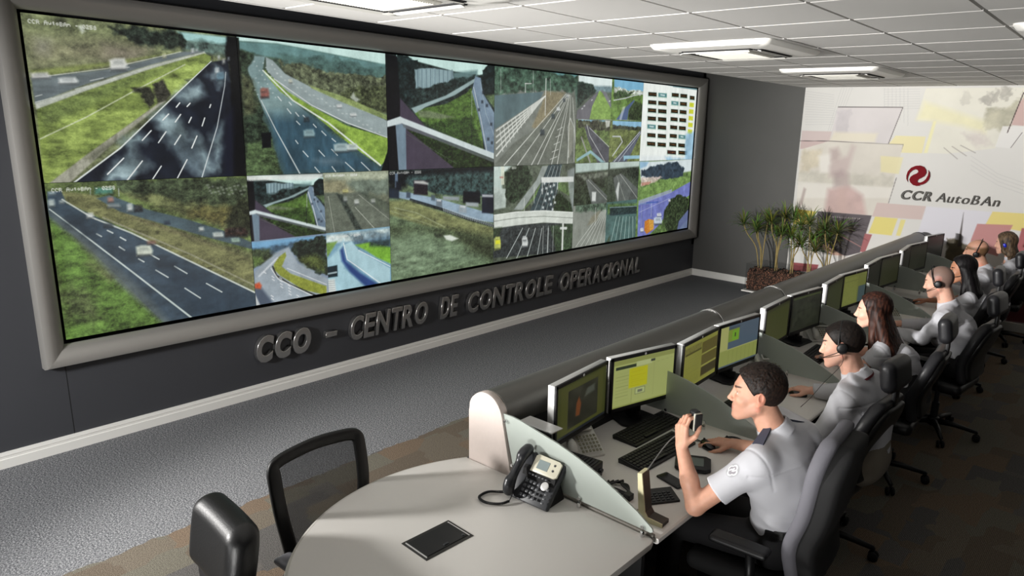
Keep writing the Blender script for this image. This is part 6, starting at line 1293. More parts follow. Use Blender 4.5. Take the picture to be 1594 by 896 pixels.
def dracaena(x, y, heads, label, seed):
    rn = random.Random(seed); r = thing('dracaena_plant', label, 'plant', (x, y, 0.32), 0, 'dracaena plants in the glass planter'); st = B(); V = []; F = []; T = []
    for hx, hy, hz in heads:
        bx, by = rn.uniform(-0.03, 0.03), rn.uniform(-0.03, 0.03); tip = Vector((hx-x, hy-y, hz-0.32))
        mid = Vector((bx+(tip.x-bx)*0.25, by+(tip.y-by)*0.25, tip.z*0.5)); st.tube(smooth_path([(bx, by, 0), mid, (tip.x*0.8, tip.y*0.8, tip.z*0.8), tip]), 0.008, 6)
        for k in range(46):
            a = rn.uniform(0, 2*PI); el = rn.uniform(-0.15, 1.35); L = rn.uniform(0.16, 0.29); d = Vector((math.cos(a)*math.cos(el), math.sin(a)*math.cos(el), math.sin(el))); p = tip+Vector((0, 0, rn.uniform(-0.05, 0.02))); n = 6; w0 = rn.uniform(0.006, 0.0095); sd = Vector((-math.sin(a), math.cos(a), 0)); g = rn.uniform(0.5, 1.4); col = (rn.uniform(70, 116), rn.uniform(92, 128), rn.uniform(40, 66)); base = len(V)
            for i in range(n+1):
                t = i/n; w = w0*(math.sin(PI*min(1, 0.25+t*0.75)))**0.8+0.0006; up = Vector((0, 0, 1)); e = 0.0018*(1-t)
                V += [tuple(p-sd*w+up*0.0025), tuple(p), tuple(p+sd*w+up*0.0025)]; q = 0.75+0.5*t; T += [tuple(min(255, c*q) for c in col)]*3
                d = (d+Vector((0, 0, -0.30*g*t))).normalized(); p = p+d*(L/n)
            for i in range(n):
                for j in range(2): q = base+i*3+j; F.append((q, q+1, q+4, q+3))
    st.build('canes', M_stem, r, True); lf = np_obj('leaves', np.array(V), np.array(F), M_leaf, r, np.array(T)); return r
dracaena(1.33, 9.56, [(1.05, 9.50, 1.00), (1.27, 9.45, 0.95), (1.36, 9.62, 1.06), (1.20, 9.68, 0.90)], 'leftmost dracaena in the glass planter, with a tight bunch of straight canes', 1)
dracaena(1.56, 9.55, [(1.47, 9.50, 1.06), (1.62, 9.60, 1.15), (1.66, 9.45, 0.93), (1.52, 9.62, 0.88)], 'second dracaena from the left, tallest over the grey wall', 2)
dracaena(1.80, 9.57, [(1.76, 9.52, 0.90), (1.86, 9.60, 1.02), (1.72, 9.66, 1.10), (1.90, 9.48, 0.82)], 'middle dracaena, in front of the edge where grey wall meets print', 3)
dracaena(2.05, 9.56, [(2.01, 9.50, 1.10), (2.12, 9.60, 0.98), (2.00, 9.66, 0.86), (1.95, 9.45, 0.80)], 'fourth dracaena from the left, in front of the printed night road', 4)
dracaena(2.28, 9.58, [(2.22, 9.52, 1.03), (2.36, 9.60, 1.03), (2.24, 9.66, 0.88), (2.14, 9.46, 0.76)], 'rightmost dracaena in the glass planter, beside the metal tube', 5)

# ------------------------------------------------------------------ people
M_skin = attr_mat('skin', 0, 0.5, 0.35, sss=0.12); M_hair = attr_mat('hair', 0, 0.55, 0.25); M_shirt = mat('white_shirt_cloth', (198, 198, 203), 0.8, bump=0.35, bscale=600)
def nrm(v): v = np.array(v, float); return v/np.linalg.norm(v)
class Head:
    def __init__(s, c, yaw, pitch, roll):
        f = np.array([-math.cos(yaw)*math.cos(pitch), -math.sin(yaw)*math.cos(pitch), math.sin(pitch)]); l0 = np.array([math.sin(yaw), -math.cos(yaw), 0]); u0 = np.cross(f, l0)
        s.c = np.array(c, float); s.f = f; s.l = math.cos(roll)*l0+math.sin(roll)*u0; s.u = -math.sin(roll)*l0+math.cos(roll)*u0; s.M = np.array([s.f, s.l, s.u])
    def p(s, a, b, c): return s.c+a*s.f+b*s.l+c*s.u
    def loc(s, V): return (V-s.c) @ s.M.T
def head_sdf(S, H, fem=False, neck=None, k=1.0):
    P = H.p; M = H.M
    S.ell(P(-0.018, 0, 0.035), (0.092, 0.074, 0.088), M, 0.02).ell(P(0.020, 0, 0.012), (0.073, 0.064, 0.082), M, 0.03)
    S.ell(P(0.040, 0, -0.045), (0.050, 0.052, 0.062), M, 0.03)
    jw = 0.048 if fem else 0.055
    for q in (-1, 1):
        S.cone(P(-0.002, q*jw, -0.052), P(0.068, q*0.018, -0.100), 0.020, 0.017, 0.025)
        S.ell(P(0.064, q*0.036, -0.026), (0.024, 0.022, 0.02), M, 0.02)
    S.ell(P(0.078, 0, -0.102), (0.018, 0.020, 0.015), M, 0.018)
    S.ell(P(0.071, 0, -0.068), (0.027, 0.030, 0.028), M, 0.015)
    if not fem: S.cone(P(0.083, -0.028, 0.026), P(0.083, 0.028, 0.026), 0.010, 0.010, 0.014)
    for q in (-1, 1):
        S.ell(P(0.097, q*0.032, 0.003), (0.017, 0.020, 0.012), M, 0.010, 'sub')
        S.ell(P(0.073, q*0.032, 0.003), (0.0135, 0.0145, 0.0125), M, 0.003)
        S.cone(P(0.083, q*0.020, 0.012), P(0.077, q*0.046, 0.010), 0.0045, 0.004, 0.004)
    S.cone(P(0.090, 0, 0.014), P(0.108, 0, -0.028), 0.0075, 0.010 if not fem else 0.0085, 0.010).ell(P(0.109, 0, -0.031), (0.0115, 0.0105, 0.009), M, 0.006)
    for q in (-1, 1): S.ell(P(0.099, q*0.012, -0.036), (0.010, 0.007, 0.007), M, 0.005)
    S.cone(P(0.092, -0.017, -0.063), P(0.092, 0.017, -0.063), 0.0055, 0.0055, 0.004).cone(P(0.090, -0.015, -0.0745), P(0.090, 0.015, -0.0745), 0.0065, 0.0065, 0.004)
    S.cone(P(0.104, -0.018, -0.0685), P(0.104, 0.018, -0.0685), 0.004, 0.004, 0.003, 'sub')
    for q in (-1, 1):
        R = np.array(Matrix.Rotation(q*-0.35, 3, 'Z')) ; Me = R @ M
        S.ell(P(-0.012, q*0.077, -0.002), (0.019, 0.007, 0.031), Me, 0.005).ell(P(-0.008, q*0.084, 0.004), (0.009, 0.006, 0.016), Me, 0.003, 'sub')
        S.ell(P(-0.004, q*0.075, -0.026), (0.009, 0.006, 0.010), Me, 0.004)
    nr = 0.047 if fem else 0.056
    if neck is not None: S.cone(P(-0.022, 0, -0.045), neck, nr, nr+0.008, 0.02)
def hand_sdf(S, w, a, n, t, curl, thumb=0.5, sc=1.0, spread=0.12):
    """w wrist, a along the hand, n out of the palm, t towards the thumb; curl = per finger (3 joint angles)"""
    w = np.array(w, float); a = nrm(a); n = nrm(n-a*np.dot(n, a)); t = nrm(t-a*np.dot(t, a)-n*np.dot(t, n))
    L = [(0.040, 0.024, 0.019), (0.045, 0.028, 0.020), (0.041, 0.026, 0.019), (0.032, 0.019, 0.017)]; off = [0.031, 0.010, -0.011, -0.030]; al = [0.086, 0.090, 0.085, 0.076]; rad = [0.0088, 0.009, 0.0085, 0.0075]
    for i in range(4):
        b = w+a*0.006+t*off[i]*0.55; k = w+(a*al[i]+t*off[i])*sc-n*0.002*(i in (1, 2))
        S.cone(b, k, 0.015*sc, 0.0115*sc, 0.008, flat=None)
        th = 0; p = k; d0 = nrm(a+t*off[i]*spread*20*0.3)
        for j in range(3):
            th += curl[i][j]; d = d0*math.cos(th)+n*math.sin(th); q = p+d*L[i][j]*sc; r0 = rad[i]*sc*(1-0.10*j); S.cone(p, q, r0, r0*0.92, 0.0035); p = q
    S.ell(w+a*0.045+n*0.004, (0.042*sc, 0.036*sc, 0.013*sc), np.array([a, t, n]), 0.012)
    b = w+a*0.018+t*0.022+n*0.006; m1 = b+(a*0.030+t*0.026+n*(0.012+0.02*thumb))*sc; m2 = m1+nrm(a*0.9+t*(0.5-0.6*thumb)+n*0.7*thumb)*0.031*sc; m3 = m2+nrm(a*0.95+t*(0.25-0.8*thumb)+n*0.7*thumb)*0.025*sc
    S.cone(b, m1, 0.016*sc, 0.0115*sc, 0.01).cone(m1, m2, 0.0105*sc, 0.0095*sc, 0.004).cone(m2, m3, 0.0095*sc, 0.008*sc, 0.003)
def capcone(S, a, b, ra, rb, k, n, flat=None):
    """cone ending in a flat hem at b"""
    a = np.array(a, float); b = np.array(b, float); ab = b-a; L2 = ab@ab; u = ab/math.sqrt(L2); R = max(ra, rb)
    def f(x, y, z):
        t = ((x-a[0])*ab[0]+(y-a[1])*ab[1]+(z-a[2])*ab[2])/L2; tc = np.clip(t, 0, 1.2)
        d = np.sqrt((x-a[0]-tc*ab[0])**2+(y-a[1]-tc*ab[1])**2+(z-a[2]-tc*ab[2])**2)-(ra+(rb-ra)*tc)
        e = (x-b[0])*u[0]+(y-b[1])*u[1]+(z-b[2])*u[2]; return np.maximum(d, e)
    return S.put(np.minimum(a, b)-R*1.2, np.maximum(a, b)+R*1.2, f, k)
SKIN = {'a': (202, 152, 128), 'b': (222, 172, 150), 'c': (190, 134, 104)}
def skin_tint(V, H, base, lips=(170, 96, 88), brow=(60, 40, 30), scalp=None, stubble=0.25, fem=False):
    q = H.loc(V); T = np.tile(np.array(base, float), (len(V), 1)); T *= (1+0.05*(fbm(V[:, 0]*60, V[:, 1]*60, V[:, 2]*60, 5, 3)-0.5)*2)[:, None]
    def blend(m, c):
        m = np.clip(m, 0, 1)[:, None]; T[:] = T*(1-m)+np.array(c, float)*m
    near = (np.abs(q[:, 0]) < 0.14) & (np.abs(q[:, 1]) < 0.1) & (np.abs(q[:, 2]) < 0.14)
    f, s, u = q[:, 0], q[:, 1], q[:, 2]
    if scalp is not None:
        line = 0.066-1.15*np.maximum(0.075-f, 0)+0.0 if scalp[1] == 'full' else 0.0
        if scalp[1] == 'full': m = (u-(0.075-1.1*np.maximum(0.070-f, 0)).clip(-0.055, 1))/0.012
        else: m = np.minimum((0.072-u)/0.02, (u-(0.03-0.9*np.maximum(0.01-f, 0)).clip(-0.06, 1))/0.012); 
        blend(np.where(near & (f < 0.085), m, 0)*0.85, scalp[0])
    e = np.abs(np.abs(s)-0.0); blend(np.where(near & (f > 0.08), 1-np.sqrt(((u+0.0685)/0.011)**2+(s/0.024)**2), 0)*3, lips)
    bw = 1-np.sqrt(((u-0.029-0.1*(np.abs(s)-0.03))/0.0055)**2+((np.abs(s)-0.032)/0.021)**2); blend(np.where(near & (f > 0.055), bw, 0)*3, brow)
    ey = 1-np.sqrt(((u-0.002)/0.0062)**2+((np.abs(s)-0.032)/0.0115)**2); blend(np.where(near & (f > 0.07), ey, 0)*4, (226, 220, 214)); iy = 1-np.sqrt(((u-0.002)/0.0052)**2+((np.abs(s)-0.033)/0.0052)**2); blend(np.where(near & (f > 0.07), iy, 0)*4, (52, 38, 30))
    lash = 1-np.sqrt(((u-0.0085)/0.0022)**2+((np.abs(s)-0.032)/0.015)**2); blend(np.where(near & (f > 0.07), lash, 0)*3, (60, 40, 34))
    if not fem: blend(np.where(near & (f > 0.0) & (u < -0.035), np.minimum((-0.035-u)/0.02, 1), 0)*stubble, (150, 112, 96))
    blend(np.where(near & (np.abs(s) > 0.072) & (f < 0.01), 0.35, 0), (214, 120, 100)); return T
def streaks(V, H, c0, c1, sc, seed=0, world=True):
    q = V if world else H.loc(V); n = fbm(q[:, 0]*sc[0], q[:, 1]*sc[1], q[:, 2]*sc[2], seed, 3); m = np.clip((n-0.35)*3, 0, 1)[:, None]; return np.array(c0, float)*(1-m)+np.array(c1, float)*m
def short_hair(H, par, col0, col1, h, spiky=0.004, lift=0.0):
    P = H.p; c = H.c; S = SDF(c-0.15, c+0.16, h)
    S.ell(P(-0.018, 0, 0.037), (0.103+lift, 0.0825, 0.099+lift), H.M, 0.01).ell(P(0.015, 0, 0.045), (0.082, 0.070, 0.076+lift), H.M, 0.015)
    S.cut(P(0.074, 0, 0.075), 0.80*H.f-0.60*H.u, 0.006); S.cut(P(-0.045, 0, -0.052), 0.25*H.f-0.97*H.u, 0.01)
    for q in (-1, 1): S.ell(P(0.000, q*0.088, -0.012), (0.030, 0.024, 0.036), H.M, 0.006, 'sub')
    def tuft(x, y, z):
        q = [(x-c[0])*H.M[i, 0]+(y-c[1])*H.M[i, 1]+(z-c[2])*H.M[i, 2] for i in range(3)]
        return -spiky*(0.55*vnoise(q[0]*110+q[2]*60, q[1]*330, q[2]*70, 3)+0.35*vnoise(q[0]*160, q[1]*200, q[2]*160, 4)-0.4)*np.clip(q[2]*12, 0.3, 1)
    if spiky: S.warp(tuft)
    V, F = S.mesh(); return np_obj('hair', V, F, M_hair, par, streaks(V, H, col0, col1, (330, 330, 120)))
def band_pts(H, r=(0.088, 0.105), f0=-0.008, tilt=0.0, a0=-5, a1=185, n=20):
    out = []
    for i in range(n+1):
        a = math.radians(a0+(a1-a0)*i/n); b = math.cos(a)*r[0]; u = math.sin(a)*(r[1]+0.028); out.append(tuple(H.p(f0-0.02*math.sin(a)+tilt*math.sin(a), b, u*1.0+0.0)))
    return out
def headset(H, label, col=None, boom=True, two=False, cordto=None, f0=-0.006, tilt=0.0):
    r = thing('headset', label, 'headset', tuple(H.p(-0.01, 0.09, -0.005)), 0); c = Vector(r.location); off = tuple(-c)
    def fin(b, n, m): o = b.build(n, m, r, True); o.location = off; return o
    fin(B().tube(band_pts(H, f0=f0, tilt=tilt), 0.0042, 8), 'headband', M_black)
    for q in ((1, -1) if two else (1,)):
        m4 = Matrix(((H.f[0], H.u[0], H.l[0]), (H.f[1], H.u[1], H.l[1]), (H.f[2], H.u[2], H.l[2]))).to_3x3(); cc = H.p(-0.008, q*0.088, -0.008)
        o = fin(B().lathe([(0.024, -0.010), (0.029, -0.006), (0.029, 0.004), (0.022, 0.010), (0.010, 0.012)], tuple(cc), 22, m4 if q == 1 else m4 @ Matrix.Diagonal((1, 1, -1))), 'ear_cup', col or M_black)
    if not two:
        fin(B().lathe([(0.018, -0.004), (0.018, 0.004)], tuple(H.p(-0.012, -0.086, 0.03)), 14, m4), 'temple_pad', M_black)
    if boom:
        fin(B().tube(smooth_path([H.p(0.0, 0.095, -0.02), H.p(0.035, 0.098, -0.035), H.p(0.085, 0.06, -0.055), H.p(0.112, 0.026, -0.062)]), 0.0025, 6).ball(tuple(H.p(0.113, 0.024, -0.062)), 0.007), 'microphone_boom', M_black)
    if cordto is not None:
        fin(B().tube(smooth_path([H.p(-0.005, 0.096, -0.03)]+cordto), 0.0016, 5), 'cord', M_black)
    return r
def person(label, H, N, pel, LS, RS, LE, RE, LW, RW, lhand, rhand, sleeve, h, tone, lo, hi, fem=False, trous=None, seed=1, bulk=1.0, tint={}, hsl=0.62, neck_r=0.074):
    """facing -x; N neck base, pel pelvis, then shoulders, elbows and wrists"""
    r = thing('person', label, 'person', (pel[0], pel[1], 0)); inv = np.array([pel[0], pel[1], 0.0])
    A = lambda v: np.array(v, float)
    N, pel, LS, RS, LE, RE, LW, RW = map(A, (N, pel, LS, RS, LE, RE, LW, RW))
    S = SDF(lo, hi, h); head_sdf(S, H, fem, N-np.array([0, 0, 0.02]))
    mid = pel*0.5+N*0.5+np.array([0.03, 0, 0]); S.cone(N-np.array([0, 0, 0.05]), mid, 0.075, 0.10, 0.02).cone(mid, pel, 0.10, 0.11, 0.02).cone(LS, RS, 0.035, 0.035, 0.02)
    g = 0.85 if fem else 1.0
    for s_, e, w in ((LS, LE, LW), (RS, RE, RW)): S.cone(s_, e, 0.045*g, 0.040*g, 0.015).cone(e, e*0.55+w*0.45, 0.041*g, 0.037*g, 0.012).cone(e*0.6+w*0.4, w, 0.037*g, 0.025*g, 0.015)
    hand_sdf(S, LW, *lhand, sc=g if not fem else 0.88); hand_sdf(S, RW, *rhand, sc=g if not fem else 0.88)
    V, F = S.mesh(); T = skin_tint(V, H, SKIN[tone], fem=fem, **tint); body = np_obj('body', V-inv, F, M_skin, r, T)
    # shirt
    hs = max(h, 0.005); S = SDF(np.minimum(lo, pel-0.25), hi, hs); F_ = nrm(np.cross(LS-RS, np.array([0, 0, 1.0])) ); fx = (F_, 0.72); w = np.linalg.norm(LS-RS)
    chest = (LS+RS)/2+np.array([0.0, 0, -0.10]); S.cone(pel+np.array([0, 0, 0.05]), mid, 0.155*bulk, 0.150*bulk, 0.03, flat=fx).cone(mid, chest, 0.155*bulk, 0.165*bulk*(0.92 if fem else 1), 0.05, flat=fx)
    gg = 0.80 if fem else 1.0; S.cone(LS+np.array([0, 0, -0.02]), RS+np.array([0, 0, -0.02]), 0.064*gg, 0.064*gg, 0.06); S.cone(LS*0.8+RS*0.2+np.array([0, 0, -0.09]), RS*0.8+LS*0.2+np.array([0, 0, -0.09]), 0.085*g, 0.085*g, 0.06)
    S.cone(N+np.array([0.01, 0, 0.0]), LS*0.75+N*0.25, 0.055, 0.052*g, 0.04).cone(N+np.array([0.01, 0, 0.0]), RS*0.75+N*0.25, 0.055, 0.052*g, 0.04)
    if fem: 
        for q in (LS, RS): S.ell(chest*0.6+q*0.4+F_*0.0+np.array([-0.10, 0, -0.06]), (0.05, 0.055, 0.055), None, 0.05)
    for s_, e, wv in ((LS, LE, LW), (RS, RE, RW)):
        if sleeve == 'short':
            hem = s_*(1-hsl)+e*hsl; capcone(S, s_, hem, (0.046 if fem else 0.056), (0.052 if fem else 0.066), 0.05, None)
        else: S.cone(s_, e, 0.054*g, 0.052*g, 0.05); capcone(S, e, e*0.12+wv*0.88, 0.054*g, 0.040*g, 0.02, None)
    rng = seed*13.7
    def wr(x, y, z):
        a = fbm(x*8+rng, y*8, z*10+x*8, seed, 2)-0.5; b = np.abs(fbm(x*7+y*10+z*5+rng, y*5, z*13-x*9, seed+4, 2)-0.5); c = np.abs(fbm(x*12-y*6, y*12+rng, z*8+x*14, seed+9, 2)-0.5); m = np.clip((fbm(x*5+rng, y*5+3, z*5, seed+2, 2)-0.42)*5, 0, 1); ph = fbm(x*6, y*6+rng, z*6, seed+7, 2)*9; return 0.007*a+0.0055*m*np.sin((z*62+x*34+y*18)+ph)+0.0*b*c
    S.warp(wr)
    def seam(x, y, z):
        o = 0
        for s_, e in ((LS, LE), (RS, RE)):
            u = nrm(e-s_); q = s_+u*0.012+np.array([0, 0, 0.0]); w_ = nrm(np.array([0, np.sign(s_[1]-N[1])*1.0, 0])*0.7+u*0.6); d = (x-q[0])*w_[0]+(y-q[1])*w_[1]+(z-q[2])*w_[2]; near = ((x-s_[0])**2+(y-s_[1])**2+(z-s_[2])**2) < 0.13**2; o = o+np.where(near, 0.0028*np.exp(-(d/0.005)**2), 0)
        d = z-(N[2]-0.105)-0.12*(x-N[0]); return o+np.where(x > N[0], 0.0035*np.exp(-(d/0.0045)**2), 0)
    S.warp(seam)
    nd = nrm(H.p(-0.02, 0, -0.05)-N); cc = N+nd*0.012
    def collar(x, y, z):
        X, Y, Zz = x-cc[0], y-cc[1], z-cc[2]; hh = X*nd[0]+Y*nd[1]+Zz*nd[2]; rr = np.sqrt(np.maximum(X*X+Y*Y+Zz*Zz-hh*hh, 0)); fr_ = -(X*F_[0]+Y*F_[1])
        hh2 = hh-0.12*0; return np.maximum(np.abs(rr-(neck_r-0.30*hh*1.0))-0.0045, np.abs(hh-0.006+0.25*X*-1*0)-0.026)
    S.put(cc-0.11, cc+0.11, collar, 0.004)
    V, F = S.mesh(); np_obj('shirt', V-inv, F, M_shirt, r)
    # trousers and shoes
    S = SDF((3.72, pel[1]-0.28, 0.0), (pel[0]+0.24, pel[1]+0.28, 0.78), 0.013); S.cone(pel+np.array([0, -0.06, 0]), pel+np.array([0, 0.06, 0]), 0.125, 0.125, 0.03)
    S.cone(pel, pel+np.array([0, 0, 0.10]), 0.150*bulk, 0.150*bulk, 0.03, flat=fx)
    sh = []
    for q in (-1, 1):
        hp = pel+np.array([-0.02, q*0.09, -0.01]); kn = np.array([pel[0]-0.46, pel[1]+q*0.13, 0.52]); an = np.array([kn[0]+0.03+0.05*q, kn[1], 0.11]); S.cone(hp, kn, 0.088, 0.065, 0.03).cone(kn, an, 0.062, 0.05, 0.02); sh.append(an)
    V, F = S.mesh(); np_obj('trousers', V-inv, F, trous or M_trous, r)
    for an in sh:
        S = SDF((an[0]-0.24, an[1]-0.08, -0.005), (an[0]+0.1, an[1]+0.08, 0.16), 0.009); S.cone(an+np.array([0.0, 0, -0.055]), an+np.array([-0.15, 0, -0.072]), 0.045, 0.034, 0.02).cone(an, an+np.array([0, 0, -0.05]), 0.048, 0.045, 0.02); S.cut((0, 0, 0.002), (0, 0, -1), 0.003)
        V, F = S.mesh(); np_obj('shoe', V-inv, F, M_leather, r)
    r['inv'] = 0; del r['inv']; return r, inv
CG = ((0.35, 0.5, 0.3),)*4            # relaxed on keys
def kbhand(tx): return (np.array([-1, 0, -0.08]), np.array([0, 0, -1.0]), np.array([0, tx, 0.0]), CG, 0.25)
def reroot(o, inv):
    o.location = (-inv[0], -inv[1], -inv[2]); return o

# 1: the nearest man, microphone raised in his left hand
H1 = Head((4.363, 2.681, 1.240), 0.502, 0.012, 0.062)
lh = (np.array([-0.10, 0.08, 1.0]), np.array([0.42, 0.90, 0.0]), np.array([0.9, -0.42, 0.1]), ((0.45, 1.0, 0.7), (0.5, 1.05, 0.7), (0.55, 1.1, 0.7), (0.6, 1.1, 0.7)), 0.9)
rh = (np.array([-1, -0.25, -0.10]), np.array([0, 0, -1.0]), np.array([-0.25, -1, 0]), ((0.15, 0.35, 0.25), (0.15, 0.4, 0.3), (0.2, 0.4, 0.3), (0.25, 0.45, 0.3)), 0.3)
r1, inv = person('man in white short sleeved uniform shirt raising a microphone, seated at the near desk end', H1, (4.445, 2.725, 1.075), (4.50, 2.76, 0.60), (4.455, 2.545, 1.005), (4.50, 2.905, 1.01),
    (4.262, 2.405, 0.792), (4.33, 3.10, 0.80), (4.150, 2.452, 1.010), (4.095, 3.075, 0.785), lh, rh, 'short', 0.0036, 'a', (3.86, 2.33, 0.5), (4.72, 3.2, 1.39), seed=2, bulk=1.08, hsl=0.66, tint=dict(brow=(70, 46, 34), stubble=0.3))
short_hair(H1, r1, (16, 11, 9), (44, 30, 22), 0.0026, 0.008, 0.001).location = tuple(-inv)
tag([c for c in r1.children if c.name.startswith('hair')][0], 'short spiky dark brown hair')
for LSx, e in (((4.455, 2.545, 1.005), 0), ((4.50, 2.905, 1.01), 1)):
    a = np.array(LSx)*0.80+np.array((4.445, 2.725, 1.075))*0.20; c = np.array(LSx)*0.28+np.array((4.445, 2.725, 1.075))*0.72; d = nrm(c-a); upv = np.array([-0.25, 0, 1.0]); sd = nrm(np.cross(d, upv)); upv = nrm(np.cross(sd, d)); Lg = np.linalg.norm(c-a)
    b = B(); q = [a+sd*0.024, a-sd*0.024, c-sd*0.016, c+nrm(d)*0.012, c+sd*0.016]; top = [v+upv*0.064 for v in q]; bot = [v+upv*0.056 for v in q]
    tv = [b.bm.verts.new(v-inv) for v in top]; bv = [b.bm.verts.new(v-inv) for v in bot]; b.bm.faces.new(tv); b.bm.faces.new(bv[::-1])
    for i in range(5): b.bm.faces.new((tv[i], bv[i], bv[(i+1) % 5], tv[(i+1) % 5]))
    tag(b.build('epaulette', mat('navy_epaulette', (66, 70, 86), 0.7), r1), 'dark blue shoulder strap')
tp = attr_mat('sleeve_patch', 0, 0.7)
Pp = Paint(-1, 1, -1, 1, 40, 40); Pp.fill((176, 176, 180)); qa = [(math.cos(k*PI/16), math.sin(k*PI/16)) for k in range(32)]
Pp.poly((232, 232, 232), [(x*.9, y*.9) for x, y in qa], 0.05); Pp.poly((150, 146, 152), [(x*.66, y*.66) for x, y in qa], 0.05); Pp.line((236, 236, 238), [(-.4, -.3), (0, .35), (.1, -.1), (.45, .4)], 0.22, 1)
from mathutils.bvhtree import BVHTree
shirt = [c for c in r1.children if c.name.startswith('shirt')][0]; tree = BVHTree.FromPolygons([v.co[:] for v in shirt.data.vertices], [p.vertices[:] for p in shirt.data.polygons])
pc = np.array([4.385, 2.44, 0.99])-inv; hit = tree.find_nearest(Vector(pc)); pn = np.array(hit[1]); pe = nrm(np.cross([0.35, 0, 1.0], pn)); pu = np.cross(pn, pe)
def put(a, b):
    k = np.maximum(np.maximum(abs(a), abs(b)), 1e-6)/np.maximum(np.hypot(a, b), 1e-6); a = a*k; b = b*k; out = []
    for u, v in zip(a, b):
        q = tree.find_nearest(Vector(np.array(hit[0])+u*pe*0.026+v*pu*0.031)); out.append(np.array(q[0])+np.array(q[1])*0.0012)
    return np.array(out)
tag(Pp.mesh('sleeve_patch', tp, put, r1), 'round pale emblem patch on the sleeve')
b = B(); cxp = 0
rg = [(math.cos(t*PI/12)*0.125+0.0, math.sin(t*PI/12)*0.155) for t in range(24)]
bl = [b.bm.verts.new((4.53+x*1.06-inv[0], 2.76+y*1.02-inv[1], 0.665-0.03*x)) for x, y in rg]; bh = [b.bm.verts.new((4.53+x*1.06-inv[0], 2.76+y*1.02-inv[1], 0.70-0.03*x)) for x, y in rg]
for i in range(24): b.bm.faces.new((bl[i], bl[(i+1) % 24], bh[(i+1) % 24], bh[i]))
b.build('belt', M_leather, r1)
# hand microphone
mc = Vector((4.168, 2.505, 1.118)); rm = thing('hand_microphone', 'black hand microphone held up in the raised fist of the nearest man', 'microphone', tuple(mc)); Rm = np.array([nrm([0.9, -0.42, 0]), nrm([0.42, 0.9, 0]), [0, 0, 1.0]])
S = SDF((-0.06, -0.06, -0.07), (0.06, 0.06, 0.06), 0.004); S.rbox((0.008, 0.0, 0), (0.024, 0.018, 0.045), 0.012, Rm, 0.005); V, F = S.mesh(); np_obj('case', V, F, M_black, rm)
S = SDF((-0.06, -0.06, -0.07), (0.08, 0.08, 0.06), 0.0035); S.rbox(tuple(Rm[0]*0.030), (0.006, 0.0205, 0.040), 0.006, Rm, 0.003); V, F = S.mesh(); tag(np_obj('rim', V, F, mat('mic_rim', (186, 184, 170), 0.4), rm), 'pale rim of the microphone')
S = SDF((-0.06, -0.06, -0.07), (0.08, 0.08, 0.06), 0.0035); S.rbox(tuple(Rm[0]*0.037), (0.004, 0.0185, 0.037), 0.0035, Rm, 0.001); V, F = S.mesh(); np_obj('grille', V, F, M_blackm, rm)
p = [(-0.0, 0.0, -0.045), (-0.06, -0.04, -0.075), (-0.10, -0.055, -0.14), (-0.09, -0.13, -0.20), (4.10-mc.x, 2.27-mc.y, 0.94-mc.z)]
coil(smooth_path([(-0.01, 0.0, -0.045), (-0.055, -0.05, -0.08), (-0.075, -0.10, -0.12), (4.10-mc.x, 2.27-mc.y, 0.944-mc.z)]), 0.0018, 60, 0.0012, 5).build('cord', mat('grey_cord', (120, 120, 118), 0.4), rm, True)

# 2: man with headset and lanyard
H2 = Head((4.357, 3.761, 1.206), 0.233, -0.176, 0.131)
r2, inv = person('man with dark cropped hair in white shirt and dark red lanyard, second along the desk', H2, (4.445, 3.785, 1.045), (4.53, 3.80, 0.60), (4.455, 3.60, 0.975), (4.475, 3.975, 0.975),
    (4.36, 3.55, 0.74), (4.27, 4.12, 0.81), (4.06, 3.64, 0.79), (4.11, 4.09, 0.785), kbhand(1), kbhand(-1), 'long', 0.0046, 'b', (3.80, 3.40, 0.5), (4.76, 4.30, 1.36), trous=M_trousb, seed=5, bulk=1.1, tint=dict(brow=(50, 36, 30)))
short_hair(H2, r2, (16, 12, 11), (34, 25, 20), 0.004, 0.005, -0.002).location = tuple(-inv)
hs2 = headset(H2, 'black call headset worn by the man with the dark red lanyard', cordto=[H2.p(0.0, 0.09, -0.09), (4.33, 3.60, 1.02), (4.27, 3.62, 0.92), (4.22, 3.63, 0.85)], f0=0.012)
b = B(); N2 = np.array((4.445, 3.785, 1.045)); nd = nrm(H2.p(-0.02, 0, -0.05)-N2); e1 = nrm(np.cross(nd, [0, 1, 0])); e2 = np.cross(nd, e1); ring = [N2-nd*0.006+(e1*math.cos(a)+e2*math.sin(a))*0.086 for a in [2*PI*k/28 for k in range(28)]]
for a_, c_ in zip(ring, ring[1:]+ring[:1]):
    v = [b.bm.verts.new(tuple(q-inv)) for q in (a_-nd*0.007, c_-nd*0.007, c_+nd*0.006, a_+nd*0.006)]; b.bm.faces.new(v)
b.build('lanyard', mat('maroon_ribbon', (104, 34, 42), 0.7), r2)

